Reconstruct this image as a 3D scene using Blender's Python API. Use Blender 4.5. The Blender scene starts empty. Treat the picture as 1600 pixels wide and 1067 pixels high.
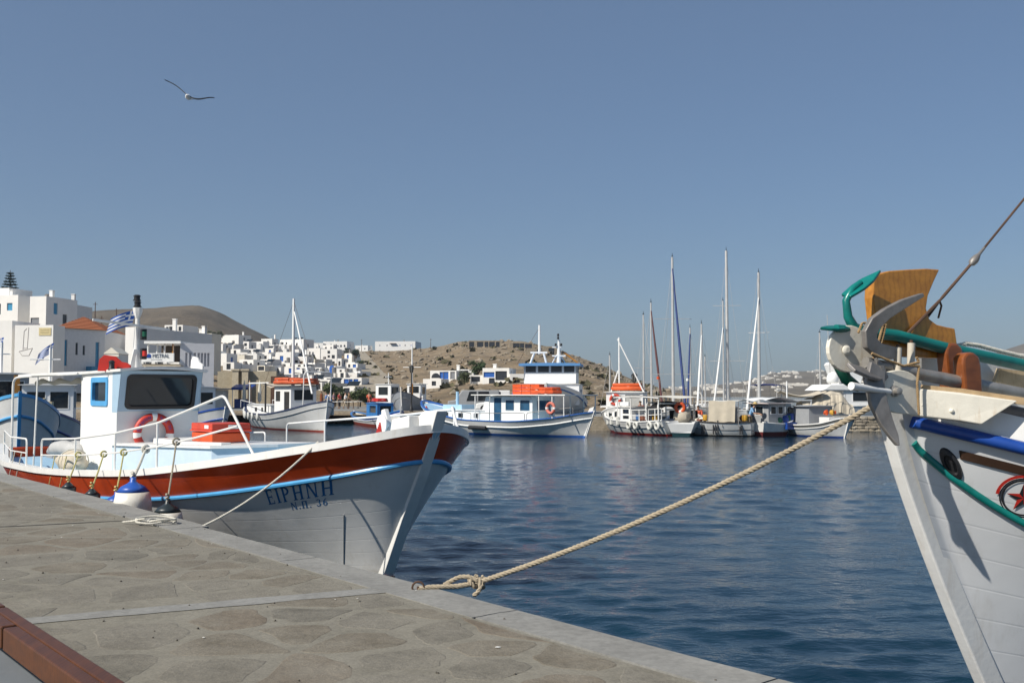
import bpy, bmesh, math, random
import numpy as np
from mathutils import Vector, Matrix, noise
R = math.radians
SC = bpy.context.scene
COL = SC.collection
rnd = random.Random(7)

# ------------------------------------------------------------ camera, sky, sun
EYE = 2.65                      # eye height above the water, quay top is 1.0
PITCH = math.atan(80.5 / 1600)
cam_d = bpy.data.cameras.new('camera')
cam_d.sensor_width = 36.0
cam_d.lens = 36.0
cam_d.clip_start = 0.05
cam_d.clip_end = 20000
cam = bpy.data.objects.new('camera', cam_d)
COL.objects.link(cam)
cam.location = (0, 0, EYE)
cam.rotation_euler = (math.pi / 2 + PITCH, 0, 0)
SC.camera = cam

SUN_H = Vector((-0.80, -0.60)).normalized()   # horizontal direction towards the sun
SUN_EL = R(42)
to_sun = Vector((SUN_H.x * math.cos(SUN_EL), SUN_H.y * math.cos(SUN_EL), math.sin(SUN_EL)))
sl = bpy.data.lights.new('sun', 'SUN')
sl.energy = 4.1
sl.angle = R(0.55)
sl.color = (1.0, 0.94, 0.84)
sun = bpy.data.objects.new('sun', sl)
COL.objects.link(sun)
sun.rotation_euler = (-to_sun).to_track_quat('-Z', 'Y').to_euler()

W = bpy.data.worlds.new('World')
SC.world = W
W.use_nodes = True
nt = W.node_tree
bg = nt.nodes['Background']
sky = nt.nodes.new('ShaderNodeTexSky')
sky.sky_type = 'NISHITA'
sky.sun_disc = False
sky.sun_elevation = SUN_EL
sky.sun_rotation = math.atan2(SUN_H.x, SUN_H.y)
sky.altitude = 0
sky.air_density = 1.0
sky.dust_density = 0.9
sky.ozone_density = 2.0
hs = nt.nodes.new('ShaderNodeHueSaturation')
hs.inputs['Saturation'].default_value = 1.08
hs.inputs['Value'].default_value = 1.0
nt.links.new(sky.outputs[0], hs.inputs['Color'])
tint = nt.nodes.new('ShaderNodeMix'); tint.data_type = 'RGBA'; tint.blend_type = 'MULTIPLY'; tint.inputs[0].default_value = 1.0
tint.inputs[7].default_value = (.82, .965, 1.15, 1)          # summer haze tint over the whole dome
nt.links.new(hs.outputs[0], tint.inputs[6])
veil = nt.nodes.new('ShaderNodeMix'); veil.data_type = 'RGBA'; veil.inputs[0].default_value = .36          # even haze veil
veil.inputs[7].default_value = (2.6, 3.6, 4.9, 1)
nt.links.new(tint.outputs[2], veil.inputs[6])
nt.links.new(veil.outputs[2], bg.inputs['Color'])
bg.inputs['Strength'].default_value = 0.056
SC.view_settings.view_transform = 'Standard'
SC.view_settings.look = 'None'
SC.view_settings.exposure = 0.45
SC.view_settings.gamma = 1.0
SC.cycles.use_denoising = True
SC.cycles.max_bounces = 6
SC.cycles.diffuse_bounces = 3
SC.cycles.glossy_bounces = 3
SC.cycles.transmission_bounces = 4
SC.cycles.volume_bounces = 0
SC.cycles.caustics_reflective = False
SC.cycles.caustics_refractive = False

# ------------------------------------------------------------ geometry of the place
CT, ST = math.cos(PITCH), math.sin(PITCH)
def ray(px, py):
    u = (px - 800) / 1600; v = (533.5 - py) / 1600
    return u, CT - v * ST, ST + v * CT
def P(px, py, D):
    a, b, c = ray(px, py); t = D / b
    return Vector((a * t, D, EYE + c * t))
def onz(px, py, z):
    a, b, c = ray(px, py); t = (z - EYE) / c
    return Vector((a * t, b * t, z))
def proj(p):
    x, y, z = p[0], p[1], p[2] - EYE
    f = y * CT + z * ST; up = -y * ST + z * CT
    return 800 + 1600 * x / f, 533.5 - 1600 * up / f
# near quay: a straight edge along QD, outward normal QN (towards the water)
QO = Vector((-0.77, 8.9)); QD = Vector((0.6235, -0.7818)).normalized(); QN = Vector((0.7818, 0.6235)).normalized()
def qpt(s, t, z=0.0):
    p = QO + QD * s + QN * t
    return Vector((p.x, p.y, z))
def on_t(px, py, t):
    a, b, c = ray(px, py); d = Vector((a, b))
    l = (t + QO.dot(QN)) / d.dot(QN)
    q = d * l - QO
    return q.dot(QD), EYE + c * l

def lerp(a, b, t): return a + (b - a) * t
def sm(t):
    t = max(0.0, min(1.0, t)); return t * t * (3 - 2 * t)
def curve(pts):
    xs = [p[0] for p in pts]; ys = [p[1] for p in pts]; n = len(xs)
    d = [(ys[i+1]-ys[i])/(xs[i+1]-xs[i]) for i in range(n-1)]
    m = [d[0]] + [0 if d[i-1]*d[i] <= 0 else 2*d[i-1]*d[i]/(d[i-1]+d[i]) for i in range(1, n-1)] + [d[-1]]
    def f(x):
        if x <= xs[0]: return ys[0]
        if x >= xs[-1]: return ys[-1]
        i = 0
        while x > xs[i+1]: i += 1
        h = xs[i+1]-xs[i]; t = (x-xs[i])/h
        return ((1+2*t)*(1-t)**2*ys[i] + t*(1-t)**2*h*m[i] + t*t*(3-2*t)*ys[i+1] + t*t*(t-1)*h*m[i+1])
    return f

# ------------------------------------------------------------ materials
MATS = {}
def _new(name):
    m = bpy.data.materials.new(name); m.use_nodes = True
    n = m.node_tree.nodes; l = m.node_tree.links
    return m, n, l, n['Principled BSDF']
def _coord(n, l, scale=(1, 1, 1), kind='Object'):
    tc = n.new('ShaderNodeTexCoord'); mp = n.new('ShaderNodeMapping')
    mp.inputs['Scale'].default_value = scale
    l.new(tc.outputs[kind], mp.inputs['Vector'])
    return mp.outputs[0]
def _noise(n, l, vec, scale, detail=4, rough=.55):
    t = n.new('ShaderNodeTexNoise'); t.inputs['Scale'].default_value = scale
    t.inputs['Detail'].default_value = detail; t.inputs['Roughness'].default_value = rough
    l.new(vec, t.inputs['Vector']); return t.outputs['Fac']
def _ramp(n, l, fac, stops):
    r = n.new('ShaderNodeValToRGB'); e = r.color_ramp.elements
    while len(e) < len(stops): e.new(0.5)
    for i, (p, c) in enumerate(stops):
        e[i].position = p; e[i].color = (c[0], c[1], c[2], 1)
    l.new(fac, r.inputs[0]); return r.outputs[0]
def _mix(n, l, fac, a, b, mode='MIX'):
    x = n.new('ShaderNodeMix'); x.data_type = 'RGBA'; x.blend_type = mode
    for k, v in ((0, fac), (6, a), (7, b)):
        if isinstance(v, (int, float)): x.inputs[k].default_value = v
        elif isinstance(v, tuple): x.inputs[k].default_value = (v[0], v[1], v[2], 1)
        else: l.new(v, x.inputs[k])
    return x.outputs[2]
def _bump(n, l, h, strength, dist, p):
    b = n.new('ShaderNodeBump'); b.inputs['Strength'].default_value = strength; b.inputs['Distance'].default_value = dist
    l.new(h, b.inputs['Height']); l.new(b.outputs[0], p.inputs['Normal'])
def paint(name, col, rough=.4, var=.12, dirt=0.0, dirtcol=(.25, .16, .08), metal=0.0, scale=3.0, bump=.15, coat=0.0, planks=False):
    """painted / coated surface with slight mottling, optional streaky grime"""
    if name in MATS: return MATS[name]
    m, n, l, p = _new(name)
    v = _coord(n, l)
    f = _noise(n, l, v, scale, 5)
    lo = tuple(c * (1 - var) for c in col); hi = tuple(min(1, c * (1 + var * .6)) for c in col)
    c = _ramp(n, l, f, [(.3, lo), (.7, hi)])
    if dirt:
        v2 = _coord(n, l, (1.0, 1.0, .18))
        g = _noise(n, l, v2, scale * 3.0, 6, .7)
        g2 = _ramp(n, l, g, [(.56, (0, 0, 0)), (.78, (dirt,) * 3)])
        c = _mix(n, l, g2, c, dirtcol)
    hb = None
    if planks:                                              # seams between the hull planks follow the sheer; weed and scum near the water
        at = n.new('ShaderNodeAttribute'); at.attribute_name = 'strake'
        fr = n.new('ShaderNodeMath'); fr.operation = 'FRACT'; l.new(at.outputs['Fac'], fr.inputs[0])
        seam = _ramp(n, l, fr.outputs[0], [(.0, (0, 0, 0)), (.045, (1, 1, 1)), (.955, (1, 1, 1)), (1.0, (0, 0, 0))])
        wk = _noise(n, l, _coord(n, l, (.5, .5, .5)), 2.0, 4)
        c = _mix(n, l, _ramp(n, l, wk, [(.4, (.03,)*3), (.7, (.24,)*3)]), c, _mix(n, l, 1.0, c, _ramp(n, l, fr.outputs[0], [(.0, (.55,)*3), (.05, (1, 1, 1)), (.95, (1, 1, 1)), (1.0, (.55,)*3)]), 'MULTIPLY'))
        sx = n.new('ShaderNodeSeparateXYZ'); tc = n.new('ShaderNodeTexCoord'); l.new(tc.outputs['Object'], sx.inputs[0])
        mg = n.new('ShaderNodeMath'); mg.operation = 'MULTIPLY_ADD'; mg.inputs[1].default_value = .35; l.new(_noise(n, l, _coord(n, l, (1, 1, 3)), 4, 5), mg.inputs[0]); l.new(sx.outputs[2], mg.inputs[2])
        c = _mix(n, l, _ramp(n, l, mg.outputs[0], [(.20, (.55,)*3), (.42, (0, 0, 0))]), c, (.30, .27, .17))
        hb = seam
    l.new(c, p.inputs['Base Color'])
    p.inputs['Roughness'].default_value = rough; p.inputs['Metallic'].default_value = metal
    p.inputs['Coat Weight'].default_value = coat
    if hb is not None:
        b1 = n.new('ShaderNodeBump'); b1.inputs['Strength'].default_value = .16; b1.inputs['Distance'].default_value = .006; l.new(hb, b1.inputs['Height'])
        b2 = n.new('ShaderNodeBump'); b2.inputs['Strength'].default_value = .35; b2.inputs['Distance'].default_value = .02; l.new(_noise(n, l, v, 1.6, 3), b2.inputs['Height']); l.new(b1.outputs[0], b2.inputs['Normal']); l.new(b2.outputs[0], p.inputs['Normal'])
    elif bump: _bump(n, l, _noise(n, l, v, scale * 9, 3), bump, .01, p)
    MATS[name] = m; return m
def wood(name, dark, light, scale=1.0, rough=.3, axis=(1, 8, 8), coat=.3):
    if name in MATS: return MATS[name]
    m, n, l, p = _new(name)
    v = _coord(n, l, tuple(a * scale for a in axis))
    f = _noise(n, l, v, 2.2, 7, .65)
    w = n.new('ShaderNodeTexWave'); w.wave_type = 'BANDS'; w.inputs['Scale'].default_value = 1.4
    w.inputs['Distortion'].default_value = 5; w.inputs['Detail'].default_value = 3
    l.new(v, w.inputs['Vector'])
    g = _mix(n, l, .45, _ramp(n, l, f, [(.3, dark), (.7, light)]), _ramp(n, l, w.outputs['Fac'], [(.0, tuple(.5*a+.5*b for a, b in zip(dark, light))), (.5, light)]))
    l.new(g, p.inputs['Base Color']); p.inputs['Roughness'].default_value = rough
    p.inputs['Coat Weight'].default_value = coat; p.inputs['Coat Roughness'].default_value = .15
    _bump(n, l, f, .15, .01, p)
    MATS[name] = m; return m
def glass(name, col=(.012, .016, .02), rough=.05):
    if name in MATS: return MATS[name]
    m, n, l, p = _new(name)
    v = _coord(n, l); f = _noise(n, l, v, 1.5, 3)
    l.new(_ramp(n, l, f, [(.3, col), (.7, tuple(c * 1.7 for c in col))]), p.inputs['Base Color'])
    p.inputs['Roughness'].default_value = rough; p.inputs['IOR'].default_value = 1.5; p.inputs['Specular IOR Level'].default_value = .35
    MATS[name] = m; return m
def ropemat(name, col):
    if name in MATS: return MATS[name]
    m, n, l, p = _new(name)
    v = _coord(n, l); f = _noise(n, l, v, 40, 6, .8)
    l.new(_ramp(n, l, f, [(.3, tuple(c * .55 for c in col)), (.65, col)]), p.inputs['Base Color'])
    p.inputs['Roughness'].default_value = .9
    _bump(n, l, _noise(n, l, v, 160, 2), .5, .004, p)
    MATS[name] = m; return m
def stone(name, stops, scale=4, rough=.9, bump=.5, dist=.03, detail=8, film=None):
    if name in MATS: return MATS[name]
    m, n, l, p = _new(name)
    v = _coord(n, l); f = _noise(n, l, v, scale, detail, .65); f2 = _noise(n, l, v, scale * 7, 5, .7)
    c = _ramp(n, l, f, stops)
    c = _mix(n, l, .55, c, _ramp(n, l, f2, [(.25, (.45, .45, .45)), (.6, (1, 1, 1))]), 'MULTIPLY')
    if film:
        fl_ = _noise(n, l, v, 1.7, 6, .72); c = _mix(n, l, _ramp(n, l, fl_, [(.42, (0, 0, 0)), (.66, (.62,)*3)]), c, film)
        st_ = _noise(n, l, v, .55, 5, .6); c = _mix(n, l, _ramp(n, l, st_, [(.52, (0, 0, 0)), (.70, (.45,)*3)]), c, (.115, .10, .078))
        gr = _noise(n, l, v, 55, 3, .6); c = _mix(n, l, .5, c, _ramp(n, l, gr, [(.3, (.55,)*3), (.6, (1.0,)*3)]), 'MULTIPLY')
    l.new(c, p.inputs['Base Color']); p.inputs['Roughness'].default_value = rough
    mx = n.new('ShaderNodeMath'); mx.operation = 'ADD'; l.new(f, mx.inputs[0]); l.new(f2, mx.inputs[1])
    _bump(n, l, mx.outputs[0], bump, dist, p)
    MATS[name] = m; return m

WHITE = paint('white_gloss_paint', (.78, .77, .74), .32, .07, .35, (.45, .33, .2))
WHITE2 = paint('white_paint_clean', (.8, .8, .78), .4, .05)
CREAM = paint('weathered_cream_paint', (.74, .70, .60), .45, .10, .5, (.42, .25, .1), scale=5)
HULLW = paint('hull_white_paint', (.70, .70, .685), .28, .09, .45, (.40, .35, .27), scale=1.2, planks=True)
RED = paint('oxide_red_paint', (.52, .062, .014), .24, .25, .35, (.16, .02, .01), scale=1.5, planks=True)
BLUE = paint('sky_blue_paint', (.085, .36, .68), .35, .15)
LBLUE = paint('pale_blue_paint', (.36, .56, .72), .45, .10)
GBLUE = paint('grey_blue_paint', (.36, .50, .62), .45, .06)
RBLUE = paint('royal_blue_paint', (.012, .06, .30), .35, .3, .3, (.02, .03, .08))
NAVY = paint('navy_cloth', (.01, .02, .12), .8, .3)
TEAL = paint('teal_paint', (.005, .17, .15), .28, .3, .25, (.01, .06, .05), scale=6)
ORANGE = paint('orange_plastic', (.62, .085, .015), .45, .25, .3, (.3, .05, .01))
REDP = paint('red_plastic', (.52, .03, .02), .4, .2)
BROWN = wood('brown_varnish', (.12, .03, .008), (.27, .08, .02), 1.2)
PINE = wood('varnished_pine', (.26, .09, .010), (.58, .25, .032), 3.0, .28, (1.6, 4, 2.6))
TIMBER = wood('red_brown_timber', (.035, .012, .004), (.12, .038, .008), 1.0, .5, (10, 1.4, 10), .08)
GALV = paint('galvanised_metal', (.25, .235, .22), .5, .3, .4, (.2, .12, .07), metal=.4, scale=8)
STEEL = paint('steel_tube', (.36, .34, .31), .42, .25, .5, (.25, .13, .05), metal=.5, scale=7)
RUST = paint('rusty_wire', (.10, .055, .035), .8, .4)
BLACK = paint('black_rubber', (.018, .018, .02), .5, .3)
DARK = paint('dark_interior', (.02, .022, .025), .8, .3)
GREY = paint('grey_paint', (.32, .33, .34), .5, .1, .3)
TIREW = paint('white_painted_tyre', (.6, .6, .56), .6, .15, .5, (.1, .1, .1))
GLASS = glass('dark_glass')
GLASSB = glass('blue_glass', (.02, .06, .11))
ROPE = ropemat('manila_rope', (.46, .385, .275))
ROPEW = ropemat('white_rope', (.72, .69, .6))
ROPEY = ropemat('yellow_rope', (.58, .52, .22))
CANVAS = paint('beige_canvas', (.52, .46, .36), .9, .12, .3, (.35, .28, .2))
ALU = paint('mast_aluminium', (.55, .54, .52), .45, .1, metal=.3)
PLASTER = paint('white_plaster', (.80, .785, .75), .85, .06, .22, (.5, .45, .38), scale=.6)
PLASTER2 = paint('cream_plaster', (.74, .69, .58), .85, .08, .3, (.45, .38, .28), scale=.6)
STONEW = stone('rubble_wall', [(.3, (.20, .17, .13)), (.5, (.33, .28, .21)), (.7, (.42, .36, .28))], 1.6, bump=.7, dist=.15)
SHUT = paint('blue_shutter', (.02, .11, .42), .5, .15)
DOORB = paint('blue_door_paint', (.05, .27, .46), .5, .15)
TILE = paint('terracotta_tile', (.46, .15, .055), .8, .25, .3, (.2, .06, .03), scale=6)
CONC = stone('concrete_coping', [(.3, (.20, .195, .18)), (.6, (.265, .26, .24)), (.8, (.31, .30, .28))], 2.0, bump=.25, dist=.012)
MORT = stone('joint_mortar', [(.25, (.165, .15, .115)), (.5, (.225, .208, .165)), (.8, (.27, .252, .205))], 2.2, bump=.5, dist=.012, film=(.235, .215, .172))
def skin(name, c): return paint(name, c, .6, .1)
SKIN = skin('skin', (.42, .24, .16))

# ------------------------------------------------------------ mesh builder
class MB:
    def __init__(s): s.v = []; s.f = []; s.attr = None
    def add(s, vs, fs):
        b = len(s.v); s.v += [tuple(v) for v in vs]; s.f += [tuple(b + i for i in f) for f in fs]; return s
    def box(s, c, d, rz=0.0, M=None):
        x, y, z = d[0] / 2, d[1] / 2, d[2] / 2
        vs = [Vector(q) for q in ((-x,-y,-z),(x,-y,-z),(x,y,-z),(-x,y,-z),(-x,-y,z),(x,-y,z),(x,y,z),(-x,y,z))]
        m = M or Matrix.Rotation(rz, 3, 'Z')
        return s.add([m @ v + Vector(c) for v in vs], [(0,3,2,1),(4,5,6,7),(0,1,5,4),(1,2,6,5),(2,3,7,6),(3,0,4,7)])
    def bar(s, a, b, w, h, up=(0, 0, 1)):
        a = Vector(a); b = Vector(b); d = (b - a); L = d.length; d.normalize()
        u = Vector(up); sd = d.cross(u)
        if sd.length < 1e-4: sd = d.cross(Vector((0, 1, 0)))
        sd.normalize(); u = sd.cross(d)
        vs = [e + sd * (i * w / 2) + u * (j * h / 2) for e in (a, b) for i, j in ((-1,-1),(1,-1),(1,1),(-1,1))]
        return s.add(vs, [(0,1,2,3),(7,6,5,4),(0,4,5,1),(1,5,6,2),(2,6,7,3),(3,7,4,0)])
    def tube(s, pts, r, n=8, caps=True, closed=False):
        pts = [Vector(p) for p in pts]; k = len(pts)
        rs = r if isinstance(r, (list, tuple)) else [r] * k
        ref = None; rings = []
        for i in range(k):
            if closed: d = pts[(i+1) % k] - pts[i-1]
            else: d = pts[min(i+1, k-1)] - pts[max(i-1, 0)]
            if d.length < 1e-9: d = Vector((0, 0, 1))
            d.normalize()
            if ref is None:
                ref = d.orthogonal().normalized()
            ref = (ref - d * ref.dot(d))
            if ref.length < 1e-6: ref = d.orthogonal()
            ref.normalize(); b = d.cross(ref)
            rings.append([pts[i] + (ref * math.cos(2*math.pi*j/n) + b * math.sin(2*math.pi*j/n)) * rs[i] for j in range(n)])
        vs = [v for g in rings for v in g]; fs = []
        m = k if closed else k - 1
        for i in range(m):
            a = i * n; b2 = ((i + 1) % k) * n
            for j in range(n): fs.append((a + j, a + (j+1) % n, b2 + (j+1) % n, b2 + j))
        if caps and not closed:
            fs.append(tuple(range(n - 1, -1, -1))); fs.append(tuple((k - 1) * n + j for j in range(n)))
        return s.add(vs, fs)
    def lathe(s, prof, c=(0, 0, 0), axis=(0, 0, 1), n=16):
        ax = Vector(axis).normalized(); e = ax.orthogonal().normalized(); f = ax.cross(e); c = Vector(c)
        vs = []; fs = []; k = len(prof)
        for r, h in prof:
            for j in range(n):
                a = 2 * math.pi * j / n
                vs.append(c + ax * h + (e * math.cos(a) + f * math.sin(a)) * max(r, 1e-4))
        for i in range(k - 1):
            for j in range(n): fs.append((i*n+j, i*n+(j+1) % n, (i+1)*n+(j+1) % n, (i+1)*n+j))
        fs.append(tuple(range(n-1, -1, -1))); fs.append(tuple((k-1)*n+j for j in range(n)))
        return s.add(vs, fs)
    def grid(s, fn, nu, nv):
        vs = [fn(i / nu, j / nv) for i in range(nu + 1) for j in range(nv + 1)]
        fs = [(i*(nv+1)+j, (i+1)*(nv+1)+j, (i+1)*(nv+1)+j+1, i*(nv+1)+j+1) for i in range(nu) for j in range(nv)]
        return s.add(vs, fs)
    def prism(s, outline, o, ex, ey, depth):
        """2-D outline in the plane (o, ex, ey) extruded by the vector depth"""
        o = Vector(o); ex = Vector(ex); ey = Vector(ey); dp = Vector(depth); n = len(outline)
        a = [o + ex * p[0] + ey * p[1] for p in outline]; b = [q + dp for q in a]
        return s.add(a + b, [tuple(range(n-1, -1, -1)), tuple(range(n, 2*n))] + [(i, (i+1) % n, n+(i+1) % n, n+i) for i in range(n)])
    def blob(s, c, r, seed=0, amp=.2, nu=10, nv=6, sc=(1, 1, 1)):
        c = Vector(c)
        def fn(u, v):
            a = 2*math.pi*u; b = math.pi*(v-.5)
            d = Vector((math.cos(a)*math.cos(b), math.sin(a)*math.cos(b), math.sin(b)))
            k = r*(1+amp*noise.noise(d*1.7+Vector((seed*3.1, seed*1.7, 0))))
            return c + Vector((d.x*k*sc[0], d.y*k*sc[1], d.z*k*sc[2]))
        return s.grid(fn, nu, nv)
    def panel(s, o, ex, ez, w, h, holes, depth):
        """wall face with rectangular holes (x0,z0,x1,z1) and reveals going inward (ex x ez is outward... inward = ez x ex)"""
        o = Vector(o); ex = Vector(ex).normalized(); ez = Vector(ez).normalized(); inn = ez.cross(ex) * 1.0
        xs = sorted({0.0, w} | {q for hh in holes for q in (hh[0], hh[2])}); zs = sorted({0.0, h} | {q for hh in holes for q in (hh[1], hh[3])})
        pt = lambda x, z, d=0.0: o + ex * x + ez * z + inn * d
        for i in range(len(xs)-1):
            for j in range(len(zs)-1):
                cx = (xs[i]+xs[i+1])/2; cz = (zs[j]+zs[j+1])/2
                if any(a < cx < c and b < cz < d for a, b, c, d in holes): continue
                s.add([pt(xs[i],zs[j]),pt(xs[i+1],zs[j]),pt(xs[i+1],zs[j+1]),pt(xs[i],zs[j+1])], [(0,1,2,3)])
        for a, b, c, d in holes:
            for (x0,z0),(x1,z1) in (((a,b),(c,b)),((c,b),(c,d)),((c,d),(a,d)),((a,d),(a,b))):
                s.add([pt(x0,z0),pt(x1,z1),pt(x1,z1,depth),pt(x0,z0,depth)], [(0,1,2,3)])
        return s

MW = {}
def tag(o, label=None, cat=None, group=None, kind=None):
    if label: o['label'] = label
    if cat: o['category'] = cat
    if group: o['group'] = group
    if kind: o['kind'] = kind
    return o
def thing(name, label, cat, loc=(0, 0, 0), rz=0.0, group=None):
    o = bpy.data.objects.new(name, None); COL.objects.link(o)
    o.location = loc; o.rotation_euler = (0, 0, rz); o.empty_display_size = .2
    MW[o.name] = Matrix.Translation(Vector(loc)) @ Matrix.Rotation(rz, 4, 'Z')
    return tag(o, label, cat, group)
def obj(name, mb, mat, parent=None, smooth=False, world=False, bevel=0.0, auto=None):
    me = bpy.data.meshes.new(name)
    vs = mb.v
    M = MW.get(parent.name) if parent is not None else None
    if world and M is not None:
        Mi = M.inverted(); vs = [Mi @ Vector(v) for v in vs]
    me.from_pydata([tuple(v) for v in vs], [], mb.f)
    if mb.attr and len(mb.attr) == len(vs):
        at = me.attributes.new('strake', 'FLOAT', 'POINT'); at.data.foreach_set('value', mb.attr)
    bm = bmesh.new(); bm.from_mesh(me)
    bmesh.ops.remove_doubles(bm, verts=bm.verts, dist=1e-5)
    bmesh.ops.recalc_face_normals(bm, faces=bm.faces)
    bm.to_mesh(me); bm.free()
    me.materials.append(mat)
    if smooth:
        me.polygons.foreach_set('use_smooth', [True] * len(me.polygons))
        if smooth != 'full': me.set_sharp_from_angle(angle=R(38))
    o = bpy.data.objects.new(name, me); COL.objects.link(o)
    if parent is not None:
        o.parent = parent; MW[o.name] = M if M is not None else Matrix.Identity(4)
    if bevel:
        b = o.modifiers.new('bevel', 'BEVEL'); b.width = bevel; b.segments = 2; b.limit_method = 'ANGLE'
    return o
def part(name, mat, parent, fn, **k):
    mb = MB(); fn(mb); return obj(name, mb, mat, parent, **k)
def copy_tree(o, parent=None):
    c = o.copy(); COL.objects.link(c); c.parent = parent
    for ch in list(o.children): copy_tree(ch, c)
    return c
# ------------------------------------------------------------ water: one real rippled sheet to the horizon
def make_water():
    m, n, l, p = _new('harbour_water')
    v = _coord(n, l)
    f = _noise(n, l, v, .25, 3)
    l.new(_ramp(n, l, f, [(.3, (.002, .018, .036)), (.7, (.004, .027, .048))]), p.inputs['Base Color'])
    p.inputs['Roughness'].default_value = .06; p.inputs['IOR'].default_value = 1.333
    v1 = _coord(n, l, (1, 1.5, 1)); a = _noise(n, l, v1, 5.5, 4, .55)
    _bump(n, l, a, .6, .03, p)
    rows = [3.2]
    while rows[-1] < 9000: rows.append(rows[-1] * (1.0075 if rows[-1] < 220 else 1.09))
    rows = np.array(rows); tn = np.concatenate([np.linspace(-1.15, -.56, 60)[:-1], np.linspace(-.56, .56, 520), np.linspace(.56, 1.15, 60)[1:]])
    Y, T = np.meshgrid(rows, tn, indexing='ij'); X = Y * T
    g = np.random.RandomState(3); Z = np.zeros_like(X)
    for i in range(46):
        lam = 0.13 * (11.0 ** (i / 45.0)); k = 2 * np.pi / lam
        th = g.normal(1.25, .55); amp = .0078 * lam ** .92 * g.uniform(.5, 1.2) * (1.0 if lam < .9 else .6)
        ph = g.uniform(0, 6.28)
        res = np.clip(1.6 - Y * .0075 / (lam * .30), 0, 1)
        Z += amp * res * np.sin(k * (np.cos(th) * X + np.sin(th) * Y) + ph)
    patch = .78 + .5 * np.sin(X * .31 + 1.3 * np.sin(Y * .19)) * np.sin(Y * .23 + .8 * np.sin(X * .27))
    Z *= patch * np.clip(1.15 - Y / 260, .25, 1)
    nr, nc = X.shape
    co = np.stack([X, Y, Z], -1).reshape(-1, 3)
    idx = np.arange(nr * nc).reshape(nr, nc)
    q = np.stack([idx[:-1, :-1], idx[:-1, 1:], idx[1:, 1:], idx[1:, :-1]], -1).reshape(-1, 4)
    me = bpy.data.meshes.new('water')
    me.vertices.add(len(co)); me.vertices.foreach_set('co', co.ravel())
    me.loops.add(q.size); me.loops.foreach_set('vertex_index', q.ravel().astype(np.int32))
    me.polygons.add(len(q)); me.polygons.foreach_set('loop_start', np.arange(0, q.size, 4, dtype=np.int32))
    me.polygons.foreach_set('use_smooth', np.ones(len(q), dtype=bool))
    me.update(); me.validate(); me.materials.append(m)
    o = bpy.data.objects.new('water', me); COL.objects.link(o); tag(o, 'dark blue rippled harbour water', None, None, 'structure')
make_water()

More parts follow.
